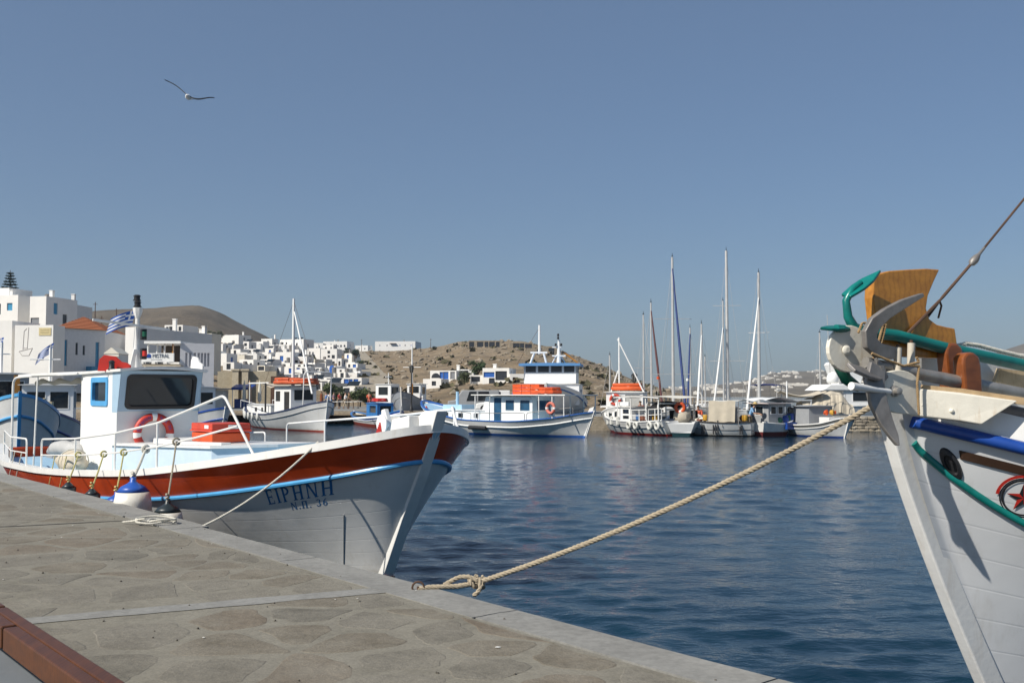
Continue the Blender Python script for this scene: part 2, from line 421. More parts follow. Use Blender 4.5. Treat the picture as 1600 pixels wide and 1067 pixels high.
# ------------------------------------------------------------ near quay
E2 = Vector((.9, .435)).normalized()                     # direction of the cross strips
quay = None
def make_quay():
    global quay
    mb = MB()
    base = [qpt(-40, -.42), qpt(8, -.42), qpt(8, -14), qpt(-40, -14)]
    zt = .9985
    lo = [Vector((p.x, p.y, -1.5)) for p in base]; hi = [Vector((p.x, p.y, zt)) for p in base]
    mb.add(lo + hi, [(0,1,5,4),(1,2,6,5),(2,3,7,6),(3,0,4,7),(4,5,6,7)])
    # the masonry face below the coping
    a, b = qpt(-40, -.06), qpt(8, -.06); c, d = qpt(8, -.42), qpt(-40, -.42)
    mb.add([Vector((p.x, p.y, z)) for z in (-1.5, .86) for p in (a, b, c, d)], [(0,1,5,4),(1,2,6,5),(2,3,7,6),(3,0,4,7),(4,5,6,7)])
    quay = obj('quay', mb, MORT); tag(quay, kind='structure', label='flagstone quay with pale concrete coping along its edge')
    # coping slabs
    s = -36.0; k = 0
    while s < 7:
        L = 2.9 + .5 * math.sin(k * 2.3); off = .10 if s + L < -4.9 else .0
        if -4.9 > s > -8 or s + L > -4.9 > s: L = -4.9 - s if -4.9 - s > .3 else L
        off = .09 if s + L <= -4.89 else 0.0
        w = .40 + .02 * math.sin(k * 1.7)
        m = MB(); j = .008
        def fn(u, v, s=s, L=L, w=w, off=off):
            return qpt(s + j + u * (L - 2*j), off - v * (w + off), 0) + Vector((0, 0, 1.004 + .006 * noise.noise(Vector((s + u * L, v * 2, 3.3)))))
        nu, nv = 14, 5
        m.grid(fn, nu, nv)
        top = len(m.v)
        ring = [(i, 0) for i in range(nu+1)] + [(nu, q) for q in range(1, nv+1)] + [(i, nv) for i in range(nu-1, -1, -1)] + [(0, q) for q in range(nv-1, 0, -1)]
        ids = [i*(nv+1)+q for i, q in ring]
        m.v += [(m.v[i][0], m.v[i][1], .85) for i in ids]
        for i in range(len(ids)): m.f.append((ids[i], ids[(i+1) % len(ids)], top + (i+1) % len(ids), top + i))
        obj('coping_slab', m, CONC, quay, smooth=True)
        s += L; k += 1
    # cross strips of smooth cement, and an open joint
    def strip(name, p0, length, w, mat, z, seed):
        e = E2; f = Vector((-e.y, e.x)); m = MB()
        def fn(u, v):
            q = p0 + e * (u * length) + f * ((v - .5) * (w + .05 * noise.noise(Vector((u * 9, v * 3, seed)))))
            return Vector((q.x, q.y, z))
        m.grid(fn, 40, 2); return obj(name, m, mat, quay)
    strip('cement_strip', Vector((-3.9, 7.33)), 3.32, .24, CONC, 1.0032, 1.1)
    strip('open_joint', Vector((-9.5, 11.2)), 5.25, .045, paint('joint_dark', (.055, .05, .045), .95, .3), 1.0036, 5.0)  # thin dark brown-grey strip laid on the paving marks the joint
    # flagstones: an irregular cell pattern, each stone a piece of its own
    g = random.Random(11); pts = []
    S0, S1, T0, T1 = -14.5, 5.6, -7.5, -.42
    tries = 0
    while tries < 9000:
        tries += 1
        s = g.uniform(S0, S1); t = g.uniform(T0, T1)
        hq = g.random() ** 1.4
        if all(((s-a)*1.0)**2 + ((t-b)*1.25)**2 > (.34 + .42*max(h, hq))**2 for a, b, h in pts): pts.append((s, t, hq))
    smats = [stone('flagstone_%d' % i, st, 2.6, bump=.7, dist=.016, film=(.235, .215, .172)) for i, st in enumerate((
        [(.3, (.135, .115, .082)), (.5, (.185, .160, .120)), (.75, (.235, .208, .160))],
        [(.3, (.13, .118, .092)), (.5, (.178, .163, .130)), (.75, (.225, .210, .172))],
        [(.3, (.145, .115, .080)), (.5, (.190, .157, .115)), (.75, (.235, .202, .152))],
        [(.3, (.145, .132, .103)), (.5, (.195, .178, .142)), (.75, (.245, .226, .184))]))]
    cells = []
    for i, (s, t, h) in enumerate(pts):
        poly = [(s-1.1, t-1.1), (s+1.1, t-1.1), (s+1.1, t+1.1), (s-1.1, t+1.1)]
        for j, (a, b, hh) in enumerate(pts):
            if i == j or abs(a-s) > 2 or abs(b-t) > 2: continue
            mx, my = (s+a)/2, (t+b)/2; nx, ny = a-s, b-t; out = []
            for k in range(len(poly)):
                p, q = poly[k], poly[(k+1) % len(poly)]
                dp = (p[0]-mx)*nx + (p[1]-my)*ny; dq = (q[0]-mx)*nx + (q[1]-my)*ny
                if dp <= 0: out.append(p)
                if dp * dq < 0:
                    r = dp/(dp-dq); out.append((p[0]+(q[0]-p[0])*r, p[1]+(q[1]-p[1])*r))
            poly = out
            if len(poly) < 3: break
        if len(poly) < 3: continue
        poly = [(x, min(y, -.45)) for x, y in poly]
        cx = sum(p[0] for p in poly)/len(poly); cy = sum(p[1] for p in poly)/len(poly)
        # chaikin rounding twice, inset, wobble
        pl = [(cx+(x-cx)*.94, cy+(y-cy)*.94) for x, y in poly]
        for _ in range(2):
            q2 = []
            for k in range(len(pl)):
                p, q = pl[k], pl[(k+1) % len(pl)]
                q2 += [(p[0]*.8+q[0]*.2, p[1]*.8+q[1]*.2), (p[0]*.2+q[0]*.8, p[1]*.2+q[1]*.8)]
            pl = q2
        ins = g.uniform(.015, .04)
        w = []
        for x, y in pl:
            dx, dy = x-cx, y-cy; L = math.hypot(dx, dy) or 1
            wob = .05 * noise.noise(Vector((x*5, y*5, 1.0))) + .03 * noise.noise(Vector((x*14, y*14, 4.0)))
            k = max(.3, (L - ins + wob) / L); w.append((cx+dx*k, cy+dy*k))
        W3 = [qpt(x, y) for x, y in w]
        c3 = qpt(cx, cy)
        px, py = proj((c3.x, c3.y, 1.0)) if c3.y > .5 else (9999, 0)
        if not (-160 < px < 1500 and py < 1180): continue
        # keep clear of the cross strips
        bad = False
        for p0, wd in ((Vector((-3.9, 7.33)), .24), (Vector((-9.5, 11.2)), .08)):
            q = Vector((c3.x, c3.y)) - p0
            if abs(q.dot(Vector((-E2.y, E2.x)))) < wd * .5: bad = bad or (q.dot(E2) > -.6)
        if bad: continue
        cells.append((c3.y, W3, c3, i))
    cells.sort(key=lambda c: c[0]); cells = cells[:300]
    for D, W3, c3, i in cells:
        m = MB(); n = len(W3); h = 1.0002 + g.uniform(.0, .0018)
        tx, ty = g.uniform(-.001, .001), g.uniform(-.001, .001)
        top = [Vector((p.x, p.y, .9980)) for p in W3]
        inn = [c3 + (p - c3) * .955 for p in top]
        inn = [Vector((q.x, q.y, h + tx*(q.x-c3.x) + ty*(q.y-c3.y))) for q in inn]
        lo = [Vector((p.x, p.y, .98)) for p in W3]
        m.add(lo + top + inn, [(k, (k+1) % n, n+(k+1) % n, n+k) for k in range(n)] + [(n+k, n+(k+1) % n, 2*n+(k+1) % n, 2*n+k) for k in range(n)] + [tuple(range(2*n, 3*n))])
        obj('paving_stone', m, smats[g.choice((0, 0, 1, 1, 2, 3, 3))], quay)
make_quay()
def make_specks():
    g = random.Random(8); mb = MB()
    for i in range(42):
        s = g.uniform(-10, 4.5); t = -g.random() ** 1.3 * 5.5 - .1; c = qpt(s, t, 1.0075); r = g.uniform(.004, .012) * (1.6 if g.random() < .15 else 1)
        n = 7; ring = [c + Vector((r*g.uniform(.6, 1.4)*math.cos(6.283*k/n), r*g.uniform(.6, 1.4)*math.sin(6.283*k/n), 0)) for k in range(n)]
        mb.add([c + Vector((0, 0, .003))] + ring, [(0, 1+k, 1+(k+1) % n) for k in range(n)])
    o = obj('droppings', mb, paint('dropping_white', (.62, .61, .57), .9, .1)); tag(o, 'small white gull droppings spotting the quay', 'droppings', None, 'stuff')
    mb = MB()
    for i in range(160):
        s = g.uniform(-11, 4.5); t = -g.random() * 6.0 - .05; r = g.uniform(.004, .012); mb.blob(qpt(s, t, 1.004), r, i, .5, 5, 3)
    o = obj('grit', mb, stone('grit_stone', [(.3, (.09, .08, .065)), (.7, (.2, .18, .15))], 9)); tag(o, 'grit and pebbles scattered on the flagstones', 'grit', None, 'stuff')
make_specks()

# ------------------------------------------------------------ land: village slope and headland (one terrain sheet)
_E = curve([(-700, 520), (-200, 510), (0, 506), (100, 514), (200, 522), (330, 531), (450, 546), (550, 549), (600, 549), (650, 546), (690, 541), (730, 534), (800, 533), (850, 541), (900, 557), (940, 571), (980, 590), (1020, 604), (1060, 613), (1120, 626)])
_DR = curve([(-700, 190), (0, 190), (100, 205), (200, 260), (330, 430), (560, 470), (800, 470), (1000, 400), (1120, 320)])
_DB = curve([(-700, 118), (0, 118), (330, 122), (520, 128), (600, 128), (700, 112), (800, 104), (900, 96), (1000, 92), (1120, 92)])
def terrain(x, y, detail=True):
    px = 800 + 1600 * x / max(y, 1)
    px = max(-690, min(1118, px))
    dr, db = _DR(px), _DB(px); zr = EYE + (614 - _E(px)) / 1600 * dr
    if zr < .3: zr = .3
    t = (y - db) / (dr - db)
    if t <= 0: h = 1.0 + t * 2.2
    elif t <= 1: h = 1.0 + (zr - 1.0) * (t * .82 + .18 * sm(t))
    else: h = zr + (t - 1) * -1.5
    if px > 1020: h -= sm((px - 1020) / 60) * (2.0 if t < .2 else 1.0)
    if detail and t > 0:
        rock = sm((px - 560) / 60) * .55
        k = min(1, t * 6)
        h += k * (.25 + .75 * rock) * (.9 * 1.7 * noise.fractal(Vector((x*.05, y*.05, 2)), 1.0, 2.1, 5) + .5 * noise.fractal(Vector((x*.22, y*.22, 7)), .8, 2.1, 4)) * .6
    return h
def hit(px, py, d0=100.0, d1=760.0, detail=False):
    D = d0
    while D < d1:
        p = P(px, py, D)
        if p.z <= terrain(p.x, p.y, detail): return p
        D += 1.0
    return P(px, py, d1)
def make_land():
    m, n, l, p = _new('dry_rocky_ground')
    v = _coord(n, l)
    f = _noise(n, l, v, .06, 6, .6); f2 = _noise(n, l, v, .30, 8, .7); f3 = _noise(n, l, v, 1.2, 5, .7)
    c = _ramp(n, l, f, [(.32, (.19, .138, .075)), (.5, (.275, .200, .118)), (.68, (.33, .255, .165))])
    c = _mix(n, l, _ramp(n, l, f2, [(.50, (0, 0, 0)), (.60, (.85, .85, .85))]), c, (.125, .10, .07))
    c = _mix(n, l, _ramp(n, l, f3, [(.56, (0, 0, 0)), (.68, (.8, .8, .8))]), c, (.37, .325, .26))
    sh = _noise(n, l, v, .5, 4); c = _mix(n, l, _ramp(n, l, sh, [(.61, (0, 0, 0)), (.72, (.6, .6, .6))]), c, (.11, .098, .045))
    l.new(c, p.inputs['Base Color']); p.inputs['Roughness'].default_value = .95
    mx = n.new('ShaderNodeMath'); mx.operation = 'ADD'; l.new(f2, mx.inputs[0]); l.new(f3, mx.inputs[1])
    _bump(n, l, mx.outputs[0], .9, .6, p)
    MATS['land'] = m
    mb = MB(); pxs = list(range(-680, 1121, 9)); Ds = [88 * 1.0135 ** i for i in range(150)]
    mb.grid(lambda u, v: (lambda x, y: Vector((x, y, terrain(x, y))))((pxs[round(u*(len(pxs)-1))]-800)/1600*Ds[round(v*(len(Ds)-1))], Ds[round(v*(len(Ds)-1))]), len(pxs)-1, len(Ds)-1)
    o = obj('headland', mb, m, smooth='full'); tag(o, 'dry stony headland and village slope behind the harbour', None, None, 'structure')
    # boulders and outcrops over the headland
    g = random.Random(5); rb = MB()
    for i in range(480):
        px = g.uniform(575, 1045); 
        D = _DB(px) + (g.random() ** .8) * (_DR(px) - _DB(px)) * .98
        x = (px - 800) / 1600 * D; z = terrain(x, D)
        if z < .6: continue
        r = g.uniform(.25, .75) * (1.5 if g.random() < .14 else 1)
        rb.blob((x, D, z + r * .1), r, i, .7, 6, 4, (g.uniform(.8, 1.6), g.uniform(.8, 1.4), g.uniform(.5, .9)))
    o = obj('rocks', rb, stone('pale_rock', [(.3, (.19, .155, .11)), (.5, (.27, .225, .165)), (.7, (.35, .30, .235))], .8, bump=.6, dist=.2), None)
    tag(o, 'pale boulders strewn over the dry headland slope', 'rocks', None, 'stuff')
    sb = MB()
    for i in range(150):                                   # low dry scrub
        px = g.uniform(565, 1040); D = _DB(px) + g.random() * (_DR(px) - _DB(px))
        x = (px - 800) / 1600 * D; z = terrain(x, D)
        if z < .8: continue
        r = g.uniform(.5, 1.3)
        for k in range(9):
            a = g.uniform(0, 6.28); q = Vector((x + math.cos(a)*r*g.random(), D + math.sin(a)*r*g.random(), z + r*.5*g.random()))
            e = Vector((g.gauss(0, 1), g.gauss(0, 1), g.gauss(0, 1))).normalized() * r * .45; f = e.orthogonal().normalized() * r * .35
            sb.add([q-e-f, q+e-f, q+e+f, q-e+f], [(0, 1, 2, 3)])
    o = obj('scrub', sb, paint('scrub_leaf', (.095, .085, .042), .9, .4), None)
    tag(o, 'low dark scrub dotted over the headland', 'scrub', None, 'stuff')
    # the cement lane climbing at the edge of the village
    lane = MB(); pts = [(577, 615), (583, 603), (581, 592), (573, 578), (566, 566), (561, 556), (558, 550)]
    ws = [2.6, 3.2, 3.4, 3.4, 3.2, 3.2, 3.0]; q = [hit(a, b) for a, b in pts]
    def lf(u, v):
        i = min(int(u * (len(q)-1)), len(q)-2); t = u*(len(q)-1) - i
        c = q[i].lerp(q[i+1], t); x = c.x + (v-.5)*2*lerp(ws[i], ws[i+1], t)
        return Vector((x, c.y, max(terrain(x, c.y), terrain(c.x, c.y)) + .3))
    lane.grid(lf, 60, 4)
    o = obj('lane', lane, stone('lane_cement', [(.3, (.28, .24, .18)), (.7, (.38, .33, .25))], .6, bump=.2)); tag(o, 'pale cement lane climbing beside the village', None, None, 'structure')
make_land()

def ridge_hill(name, label, sil, D0, D1, zb, mat, seed, rough):
    f = curve(sil); a, b = sil[0][0], sil[-1][0]; nu, nv = 150, 40; mb = MB()
    def fn(u, v):
        px = lerp(a, b, u); t = v * 1.5
        D = lerp(D0, D1, t); zr = EYE + (614 - f(px)) / 1600 * D1
        x = (px - 800) / 1600 * D
        h = zb + (zr - zb) * (sm(min(t, 1)) * .5 + .5 * min(t, 1)) if t <= 1 else zr - (zr - zb) * (t - 1) * 1.2
        h += (zr - zb) * rough * noise.fractal(Vector((x*4/D1*3, D*4/D1*3, seed)), 1, 2.1, 6) * min(1, t * 3) * (1 if t < .9 else .35)
        return Vector((x, D, h))
    mb.grid(fn, nu, nv)
    o = obj(name, mb, mat, None, smooth='full'); tag(o, label, None, None, 'structure'); return fn
def hillmat(name, stops, sc):
    m, n, l, p = _new(name); v = _coord(n, l)
    f = _noise(n, l, v, sc, 8, .65); f2 = _noise(n, l, v, sc * 9, 6, .7)
    c = _ramp(n, l, f, stops); c = _mix(n, l, .6, c, _ramp(n, l, f2, [(.35, (.45, .45, .42)), (.62, (1, 1, 1))]), 'MULTIPLY')
    l.new(c, p.inputs['Base Color']); p.inputs['Roughness'].default_value = 1
    _bump(n, l, f2, .8, 6, p); return m
HM = hillmat('far_hill_scrub', [(.3, (.085, .068, .045)), (.5, (.135, .105, .07)), (.72, (.20, .16, .11))], .012)
ridge_hill('hill', 'bare grey brown hill rising behind the white village', [(-900, 560), (-300, 520), (60, 492), (110, 487), (160, 485), (230, 482), (275, 478), (300, 477), (330, 485), (360, 500), (390, 514), (415, 527), (450, 548), (520, 600), (600, 625)], 320, 900, 0, HM, 3, .05)
HM2 = hillmat('far_shore_scrub', [(.3, (.12, .10, .075)), (.5, (.165, .14, .105)), (.72, (.215, .185, .14))], .008)
farfn = ridge_hill('far_shore', 'hazy far shore hill dotted with tiny houses', [(960, 622), (990, 612), (1040, 606), (1100, 603), (1160, 596), (1185, 589), (1210, 583), (1260, 580), (1330, 579), (1400, 578), (1480, 572), (1540, 556), (1575, 545), (1600, 537), (1680, 510), (1800, 500), (2100, 520), (2500, 600)], 700, 2300, 0, HM2, 9, .035)

# ------------------------------------------------------------ far quay and mole
def make_far_quay():
    mb = MB()
    outl = [(-150, 116), (-60, 112), (-31.5, 98), (-14.5, 94), (-7, 95), (-5, 78), (3, 72.5), (26.5, 70.2), (26.5, 75), (24, 78), (10, 82), (8, 135), (-150, 135)]
    n = len(outl)
    mb.add([(x, y, -1.2) for x, y in outl] + [(x, y, 1.0) for x, y in outl], [(i, (i+1) % n, n+(i+1) % n, n+i) for i in range(n)] + [tuple(range(n, 2*n))])
    o = obj('far_quay', mb, STONEW); tag(o, 'rubble stone quay and mole across the harbour', None, None, 'structure')
    tp = MB(); tp.add([(x, y, 1.006) for x, y in outl], [tuple(range(n))]); tp2 = obj('quay_paving', tp, CONC, o)
    # individual rubble blocks on the faces that show
    g = random.Random(21); bm_ = [stone('quay_block_%d' % i, s, 1.5, bump=.6, dist=.05) for i, s in enumerate(([(.3, (.20, .17, .125)), (.7, (.36, .31, .235))], [(.3, (.27, .23, .17)), (.7, (.44, .39, .31))], [(.3, (.15, .13, .10)), (.7, (.28, .24, .185))]))]
    def face(a, b, zlo, zhi, h, wr):
        a = Vector(a); b = Vector(b); d = (b-a); L = d.length; d.normalize(); nn = Vector((d.y, -d.x)); z = zlo
        while z < zhi - .05:
            hh = min(h * g.uniform(.75, 1.25), zhi - z); s = -g.random() * .2
            while s < L:
                w = g.uniform(*wr); m = MB()
                c = a + d * (s + w/2) + nn * .02
                m.blob((0, 0, 0), .5, g.random() * 90, .35, 8, 4)
                pr = g.uniform(.08, .2); ang = math.atan2(d.y, d.x)
                sx, sy, sz = w * 1.12, pr * 2, hh * 1.15
                def sq(q): return math.copysign(min(.5, abs(q) * 1.35), q)
                vs = []
                for v in m.v:
                    x, y, zz = sq(v[0]) * sx, v[1] * sy, sq(v[2]) * sz
                    vs.append((c.x + x*d.x + y*nn.x, c.y + x*d.y + y*nn.y, z + hh/2 + zz))
                m.v = vs; obj('stone_block', m, g.choice(bm_), o); s += w + .03
            z += hh
    face((20.6, 70.75), (26.55, 70.18), -.05, 1.02, .27, (.3, .7))
    face((26.5, 70.2), (26.5, 73), -.05, 1.02, .27, (.3, .7))
    face((-19.0, 95.0), (-7.4, 94.9), -.05, 1.0, .32, (.45, 1.1))
    # tumbled toe stones below the rubble quay
    rb = MB()
    for i in range(230):
        x = g.uniform(-17.5, -6.5); y = 94.3 - g.random() * 2.4; r = g.uniform(.16, .5)
        rb.blob((x, y, (94.3 - y) * -.28 + .25 + g.random() * .2), r, i, .6, 7, 4, (1.2, 1, .7))
    o2 = obj('rock_armour', rb, MATS['quay_block_1']); tag(o2, 'tumbled rock toe below the far rubble quay', 'rocks', None, 'stuff')
make_far_quay()
# ------------------------------------------------------------ hulls
class Hull:
    """x: 0 stern .. L stem (deck), y: port, z: up from the water"""
    def __init__(s, L, B, sheer, zk=-.6, beam=None, rb=.9, rs=.4, pm=.4, pb=1.0, ps=.6, tr=False, rpow=1.0):
        s.rpow = rpow
        s.L, s.B, s.zk, s.rb, s.rs, s.pm, s.pb, s.ps = L, B, zk, rb, rs, pm, pb, ps
        s.sheer = curve(sheer)
        s.beam = beam if callable(beam) else curve(beam or ([(0, .72), (.25, .93), (.5, 1), (.75, .9), (.9, .58), (.97, .28), (1, .03)] if tr else [(0, .03), (.03, .26), (.1, .56), (.28, .92), (.5, 1), (.74, .9), (.9, .58), (.97, .28), (1, .03)]))
    def pt(s, u, z, side=1, off=0.0):
        zs = s.sheer(u); v = max(0.0, min(1.0, (z - s.zk) / (zs - s.zk)))
        p = lerp(s.pm, s.pb, sm((u - .5) / .5)) if u > .5 else lerp(s.pm, s.ps, sm((.5 - u) / .5))
        y = s.B / 2 * s.beam(u) * v ** p + off
        x = u * s.L - s.rb * (1 - v) ** s.rpow * sm((u - .5) / .5) ** 1.5 + s.rs * (1 - v) * sm((.45 - u) / .45) ** 1.5
        return Vector((x, side * y, z))
    def us(s, n=44):
        return [.5 - .5 * math.cos(math.pi * i / n) for i in range(n + 1)]
    def band(s, lo, hi, nz=6, n=44, off=0.0, u0=0.0, u1=1.0):
        mb = MB(); us = [u0 + (u1 - u0) * q for q in s.us(n)]
        for sd in (1, -1):
            vs = [s.pt(u, lerp(lo(u), hi(u), j / nz), sd, off) for u in us for j in range(nz + 1)]
            fs = [(i*(nz+1)+j, (i+1)*(nz+1)+j, (i+1)*(nz+1)+j+1, i*(nz+1)+j+1) for i in range(len(us)-1) for j in range(nz)]
            mb.add(vs, fs)
        mb.attr = [14.0 * (lerp(lo(u), hi(u), j / nz) - s.zk) / (s.sheer(u) - s.zk) for _ in (0, 1) for u in us for j in range(nz + 1)]
        return mb
    def transom(s, mb, lo, hi, nz=6):
        zl, zh = lo(0), hi(0)
        vs = [s.pt(0, lerp(zl, zh, j/nz), sd) for sd in (1, -1) for j in range(nz+1)]
        mb.add(vs, [(j, j+1, nz+1+j+1, nz+1+j) for j in range(nz)])
        if mb.attr: mb.attr += [14.0 * (lerp(zl, zh, j/nz) - s.zk) / (s.sheer(0) - s.zk) for _ in (0, 1) for j in range(nz+1)]
    def line(s, zf, side, off=0.0, n=40, u0=0.0, u1=1.0):
        return [s.pt(u0 + (u1-u0)*u, zf(u0 + (u1-u0)*u), side, off) for u in s.us(n)]
    def rail_part(s, name, mat, T, zf, r, off=0.0, u0=0.0, u1=1.0, n=40, sub=8, sides=(1, -1)):
        for sd in sides:
            mb = MB(); mb.tube(s.line(zf, sd, off, n, u0, u1), r, sub); obj(name, mb, mat, T, smooth=True)
    def cap(s, T, mat, w=.16, h=.07, n=50, name='cap_rail', dz=0.0):
        for sd in (1, -1):
            mb = MB(); us = s.us(n); vs = []
            for u in us:
                e = s.pt(u, s.sheer(u), sd)
                wi = min(w, max(.012, abs(e.y) + .03))
                yo = abs(e.y) + .03; yi = max(0.0, yo - wi - .03)
                for y, z in ((yo, dz), (yo, dz + h), (yi, dz + h), (yi, dz)): vs.append((e.x, sd * y, e.z + z))
            fs = [(i*4+j, (i+1)*4+j, (i+1)*4+(j+1) % 4, i*4+(j+1) % 4) for i in range(len(us)-1) for j in range(4)]
            fs += [(0, 1, 2, 3), tuple(len(vs)-4+k for k in (3, 2, 1, 0))]
            mb.add(vs, fs); obj(name, mb, mat, T, smooth=True)
    def deck(s, T, mat, drop=.3, n=40, name='deck'):
        mb = MB(); us = [.015 + .97*u for u in s.us(n)]; vs = []
        for u in us:
            z = s.sheer(u) - drop
            for sd in (1, -1):
                e = s.pt(u, z, sd); vs.append((e.x, e.y * .97, z))
        mb.add(vs, [(2*i, 2*i+1, 2*i+3, 2*i+2) for i in range(len(us)-1)]); obj(name, mb, mat, T)
    def inner(s, T, mat, drop=.3, n=40):
        mb = MB(); us = s.us(n)
        for sd in (1, -1):
            vs = []
            for u in us:
                a = s.pt(u, s.sheer(u), sd); b = s.pt(u, s.sheer(u) - drop - .05, sd)
                for q in (a, b): vs.append((q.x, sd * max(0, abs(q.y) - .05), q.z))
            mb.add(vs, [(2*i, 2*i+1, 2*i+3, 2*i+2) for i in range(len(us)-1)])
        obj('bulwark_lining', mb, mat, T)
    def stem(s, T, mat, top, w=.12, th=.1, fwd=.06, name='stem_post', zb=-.3, u=1.0, wb=None):
        pts = []; n = 12; wb = wb or w
        sg = 1 if u == 1.0 else -1
        zt = s.sheer(u) + top
        for i in range(n + 1):
            z = lerp(zb, zt, i / n); e = s.pt(u, min(z, s.sheer(u)), 1)
            ex = e.x + sg * max(0, z - s.sheer(u)) * (s.rb if sg > 0 else s.rs) / (s.sheer(u) - s.zk)
            pts.append((ex, z, lerp(wb, w, i / n)))
        out = [(x + sg * fwd, z) for x, z, q in pts] + [(x + sg * (fwd - q), z) for x, z, q in reversed(pts)]
        mb = MB(); mb.prism(out, (0, -th/2, 0), (1, 0, 0), (0, 0, 1), (0, th, 0))
        return obj(name, mb, mat, T, bevel=.008 if th > .08 else 0)
def basic_hull(T, H, hull=None, bottom=None, bulw=None, bh=.25, rail=None, rr=.035, capm=None, deckm=None, drop=.28, wl=.06, capw=.14, caph=.06, stem=.25, stemm=None, sternpost=True, transom=False, n=44):
    lo = lambda u: -.35
    up = (lambda u: H.sheer(u) - bh) if bulw else H.sheer
    m = H.band(lambda u: wl, up, 7, n)
    if transom: H.transom(m, lambda u: wl, up)
    obj('hull', m, hull or HULLW, T, smooth=True)
    m = H.band(lo, lambda u: wl, 3, n)
    if transom: H.transom(m, lo, lambda u: wl, 3)
    obj('bottom_paint', m, bottom or RED, T, smooth=True)
    if bulw:
        m = H.band(up, H.sheer, 3, n)
        if transom: H.transom(m, up, H.sheer, 3)
        obj('bulwark', m, bulw, T, smooth=True)
    if rail: H.rail_part('rub_rail', rail, T, lambda u: H.sheer(u) - bh, rr, .01)
    H.cap(T, capm or WHITE, capw, caph)
    H.inner(T, WHITE, drop); H.deck(T, deckm or GREY, drop)
    H.stem(T, stemm or WHITE, stem)
    if sternpost and not transom: H.stem(T, stemm or WHITE, .12, u=0.0, name='stern_post')
def cabin(T, x0, x1, hw, z0, z1, front=0.0, wins=(), doors=(), wall=None, roof=None, over=.12, fr=None, gl=None, name='wheelhouse', taper=0.0, roof_t=.05, front_wins=(), aft_wins=(), depth=.03, z_mid=None):
    """box cabin; front wall leans by `front` (+ = top forward). wins on the sides: (x0,z0,x1,z1) fractions"""
    wall = wall or WHITE2; fr = fr or WHITE2; gl = gl or GLASS
    L = x1 - x0; h = z1 - z0; mb = MB(); glassq = []
    def side(sd, holes):
        hs = [(a*L, b*h, c*L, d*h) for a, b, c, d in holes]
        if sd < 0: o, ex = Vector((x0, -hw, z0)), Vector((1, 0, 0))
        else: o, ex = Vector((x1, hw, z0)), Vector((-1, 0, 0)); 
        if sd > 0: hs = [(L-c, b, L-a, d) for a, b, c, d in hs]
        mb.panel(o, ex, (0, 0, 1), L, h, hs, depth)
        for q in hs: glassq.append((o, ex, Vector((0, 0, 1)), q))
    holes = list(wins) + list(doors)
    side(-1, holes); side(1, holes)
    f = Vector((front, 0, h)); fl = f.length
    hs = [(a*2*hw, b*fl, c*2*hw, d*fl) for a, b, c, d in front_wins]
    o = Vector((x1, -hw, z0)); mb.panel(o, (0, 1, 0), f, 2*hw, fl, hs, depth)
    for q in hs: glassq.append((o, Vector((0, 1, 0)), f.normalized(), q))
    if abs(front) > 1e-6:
        for sd in (-1, 1): mb.add([(x1, sd*hw, z0), (x1+front, sd*hw, z1), (x1, sd*hw, z1)], [(0, 1, 2)])
    hs = [(a*2*hw, b*h, c*2*hw, d*h) for a, b, c, d in aft_wins]
    o = Vector((x0, hw, z0)); mb.panel(o, (0, -1, 0), (0, 0, 1), 2*hw, h, hs, depth)
    for q in hs: glassq.append((o, Vector((0, -1, 0)), Vector((0, 0, 1)), q))
    w = obj(name, mb, wall, T)
    for o, ex, ez, (a, b, c, d) in glassq:
        inn = ez.cross(ex); m = MB(); k = .8 * depth
        q = [o + ex*a + ez*b + inn*k, o + ex*c + ez*b + inn*k, o + ex*c + ez*d + inn*k, o + ex*a + ez*d + inn*k]
        m.add(q, [(0, 1, 2, 3)]); wo = obj('window', m, gl, T)
        m2 = MB(); e = .035
        for (p, q2) in (((a-e, b-e), (c+e, b)), ((a-e, d), (c+e, d+e)), ((a-e, b), (a, d)), ((c, b), (c+e, d))):
            x_, z_ = (p[0]+q2[0])/2, (p[1]+q2[1])/2; cc = o + ex*x_ + ez*z_ - inn*.006
            M = Matrix((ex, inn, ez)).transposed(); m2.box(cc, (q2[0]-p[0], .022, q2[1]-p[1]), M=M)
        obj('window_frame', m2, fr, wo)
    mr = MB(); xa, xb = x0 - over, x1 + max(front, 0) + over
    n = 8
    def rf(u, v):
        y = lerp(-hw-over, hw+over, v); return Vector((lerp(xa, xb, u), y, z1 + .004 + .05*(1-(2*v-1)**2)))
    mr.grid(rf, 1, n); k = len(mr.v)
    mr.v += [(v[0], v[1], z1 - roof_t + .03) for v in mr.v]
    mr.f += [tuple(k+i for i in reversed(f)) for f in mr.f]
    ring = list(range(0, n+1)) + [2*n+1-i for i in range(0, n+1)]
    for i in range(len(ring)):
        a, b = ring[i], ring[(i+1) % len(ring)]; mr.f.append((a, b, k+b, k+a))
    obj('roof', mr, roof or WHITE, T)
    return w
def railing(T, pts, posts, mat, r=.02, name='railing', mids=()):
    """one welded guard rail: top tube, posts down to the given feet, optional mid tubes"""
    mb = MB(); mb.tube(pts, r, 8)
    for a, b in posts: mb.tube([a, b], r * .9, 8)
    for q in mids: mb.tube(q, r * .75, 6)
    return obj(name, mb, mat, T, smooth=True)
def rounded(pts, rad=.12, k=4):
    """polyline with rounded corners"""
    pts = [Vector(p) for p in pts]; out = [pts[0]]
    for i in range(1, len(pts)-1):
        a, b, c = pts[i-1], pts[i], pts[i+1]
        d0 = (a-b); d1 = (c-b); r = min(rad, d0.length*.45, d1.length*.45)
        p0 = b + d0.normalized()*r; p1 = b + d1.normalized()*r
        for j in range(k+1):
            t = j/k; out.append(p0*(1-t)**2 + b*2*t*(1-t) + p1*t*t)
    out.append(pts[-1]); return out
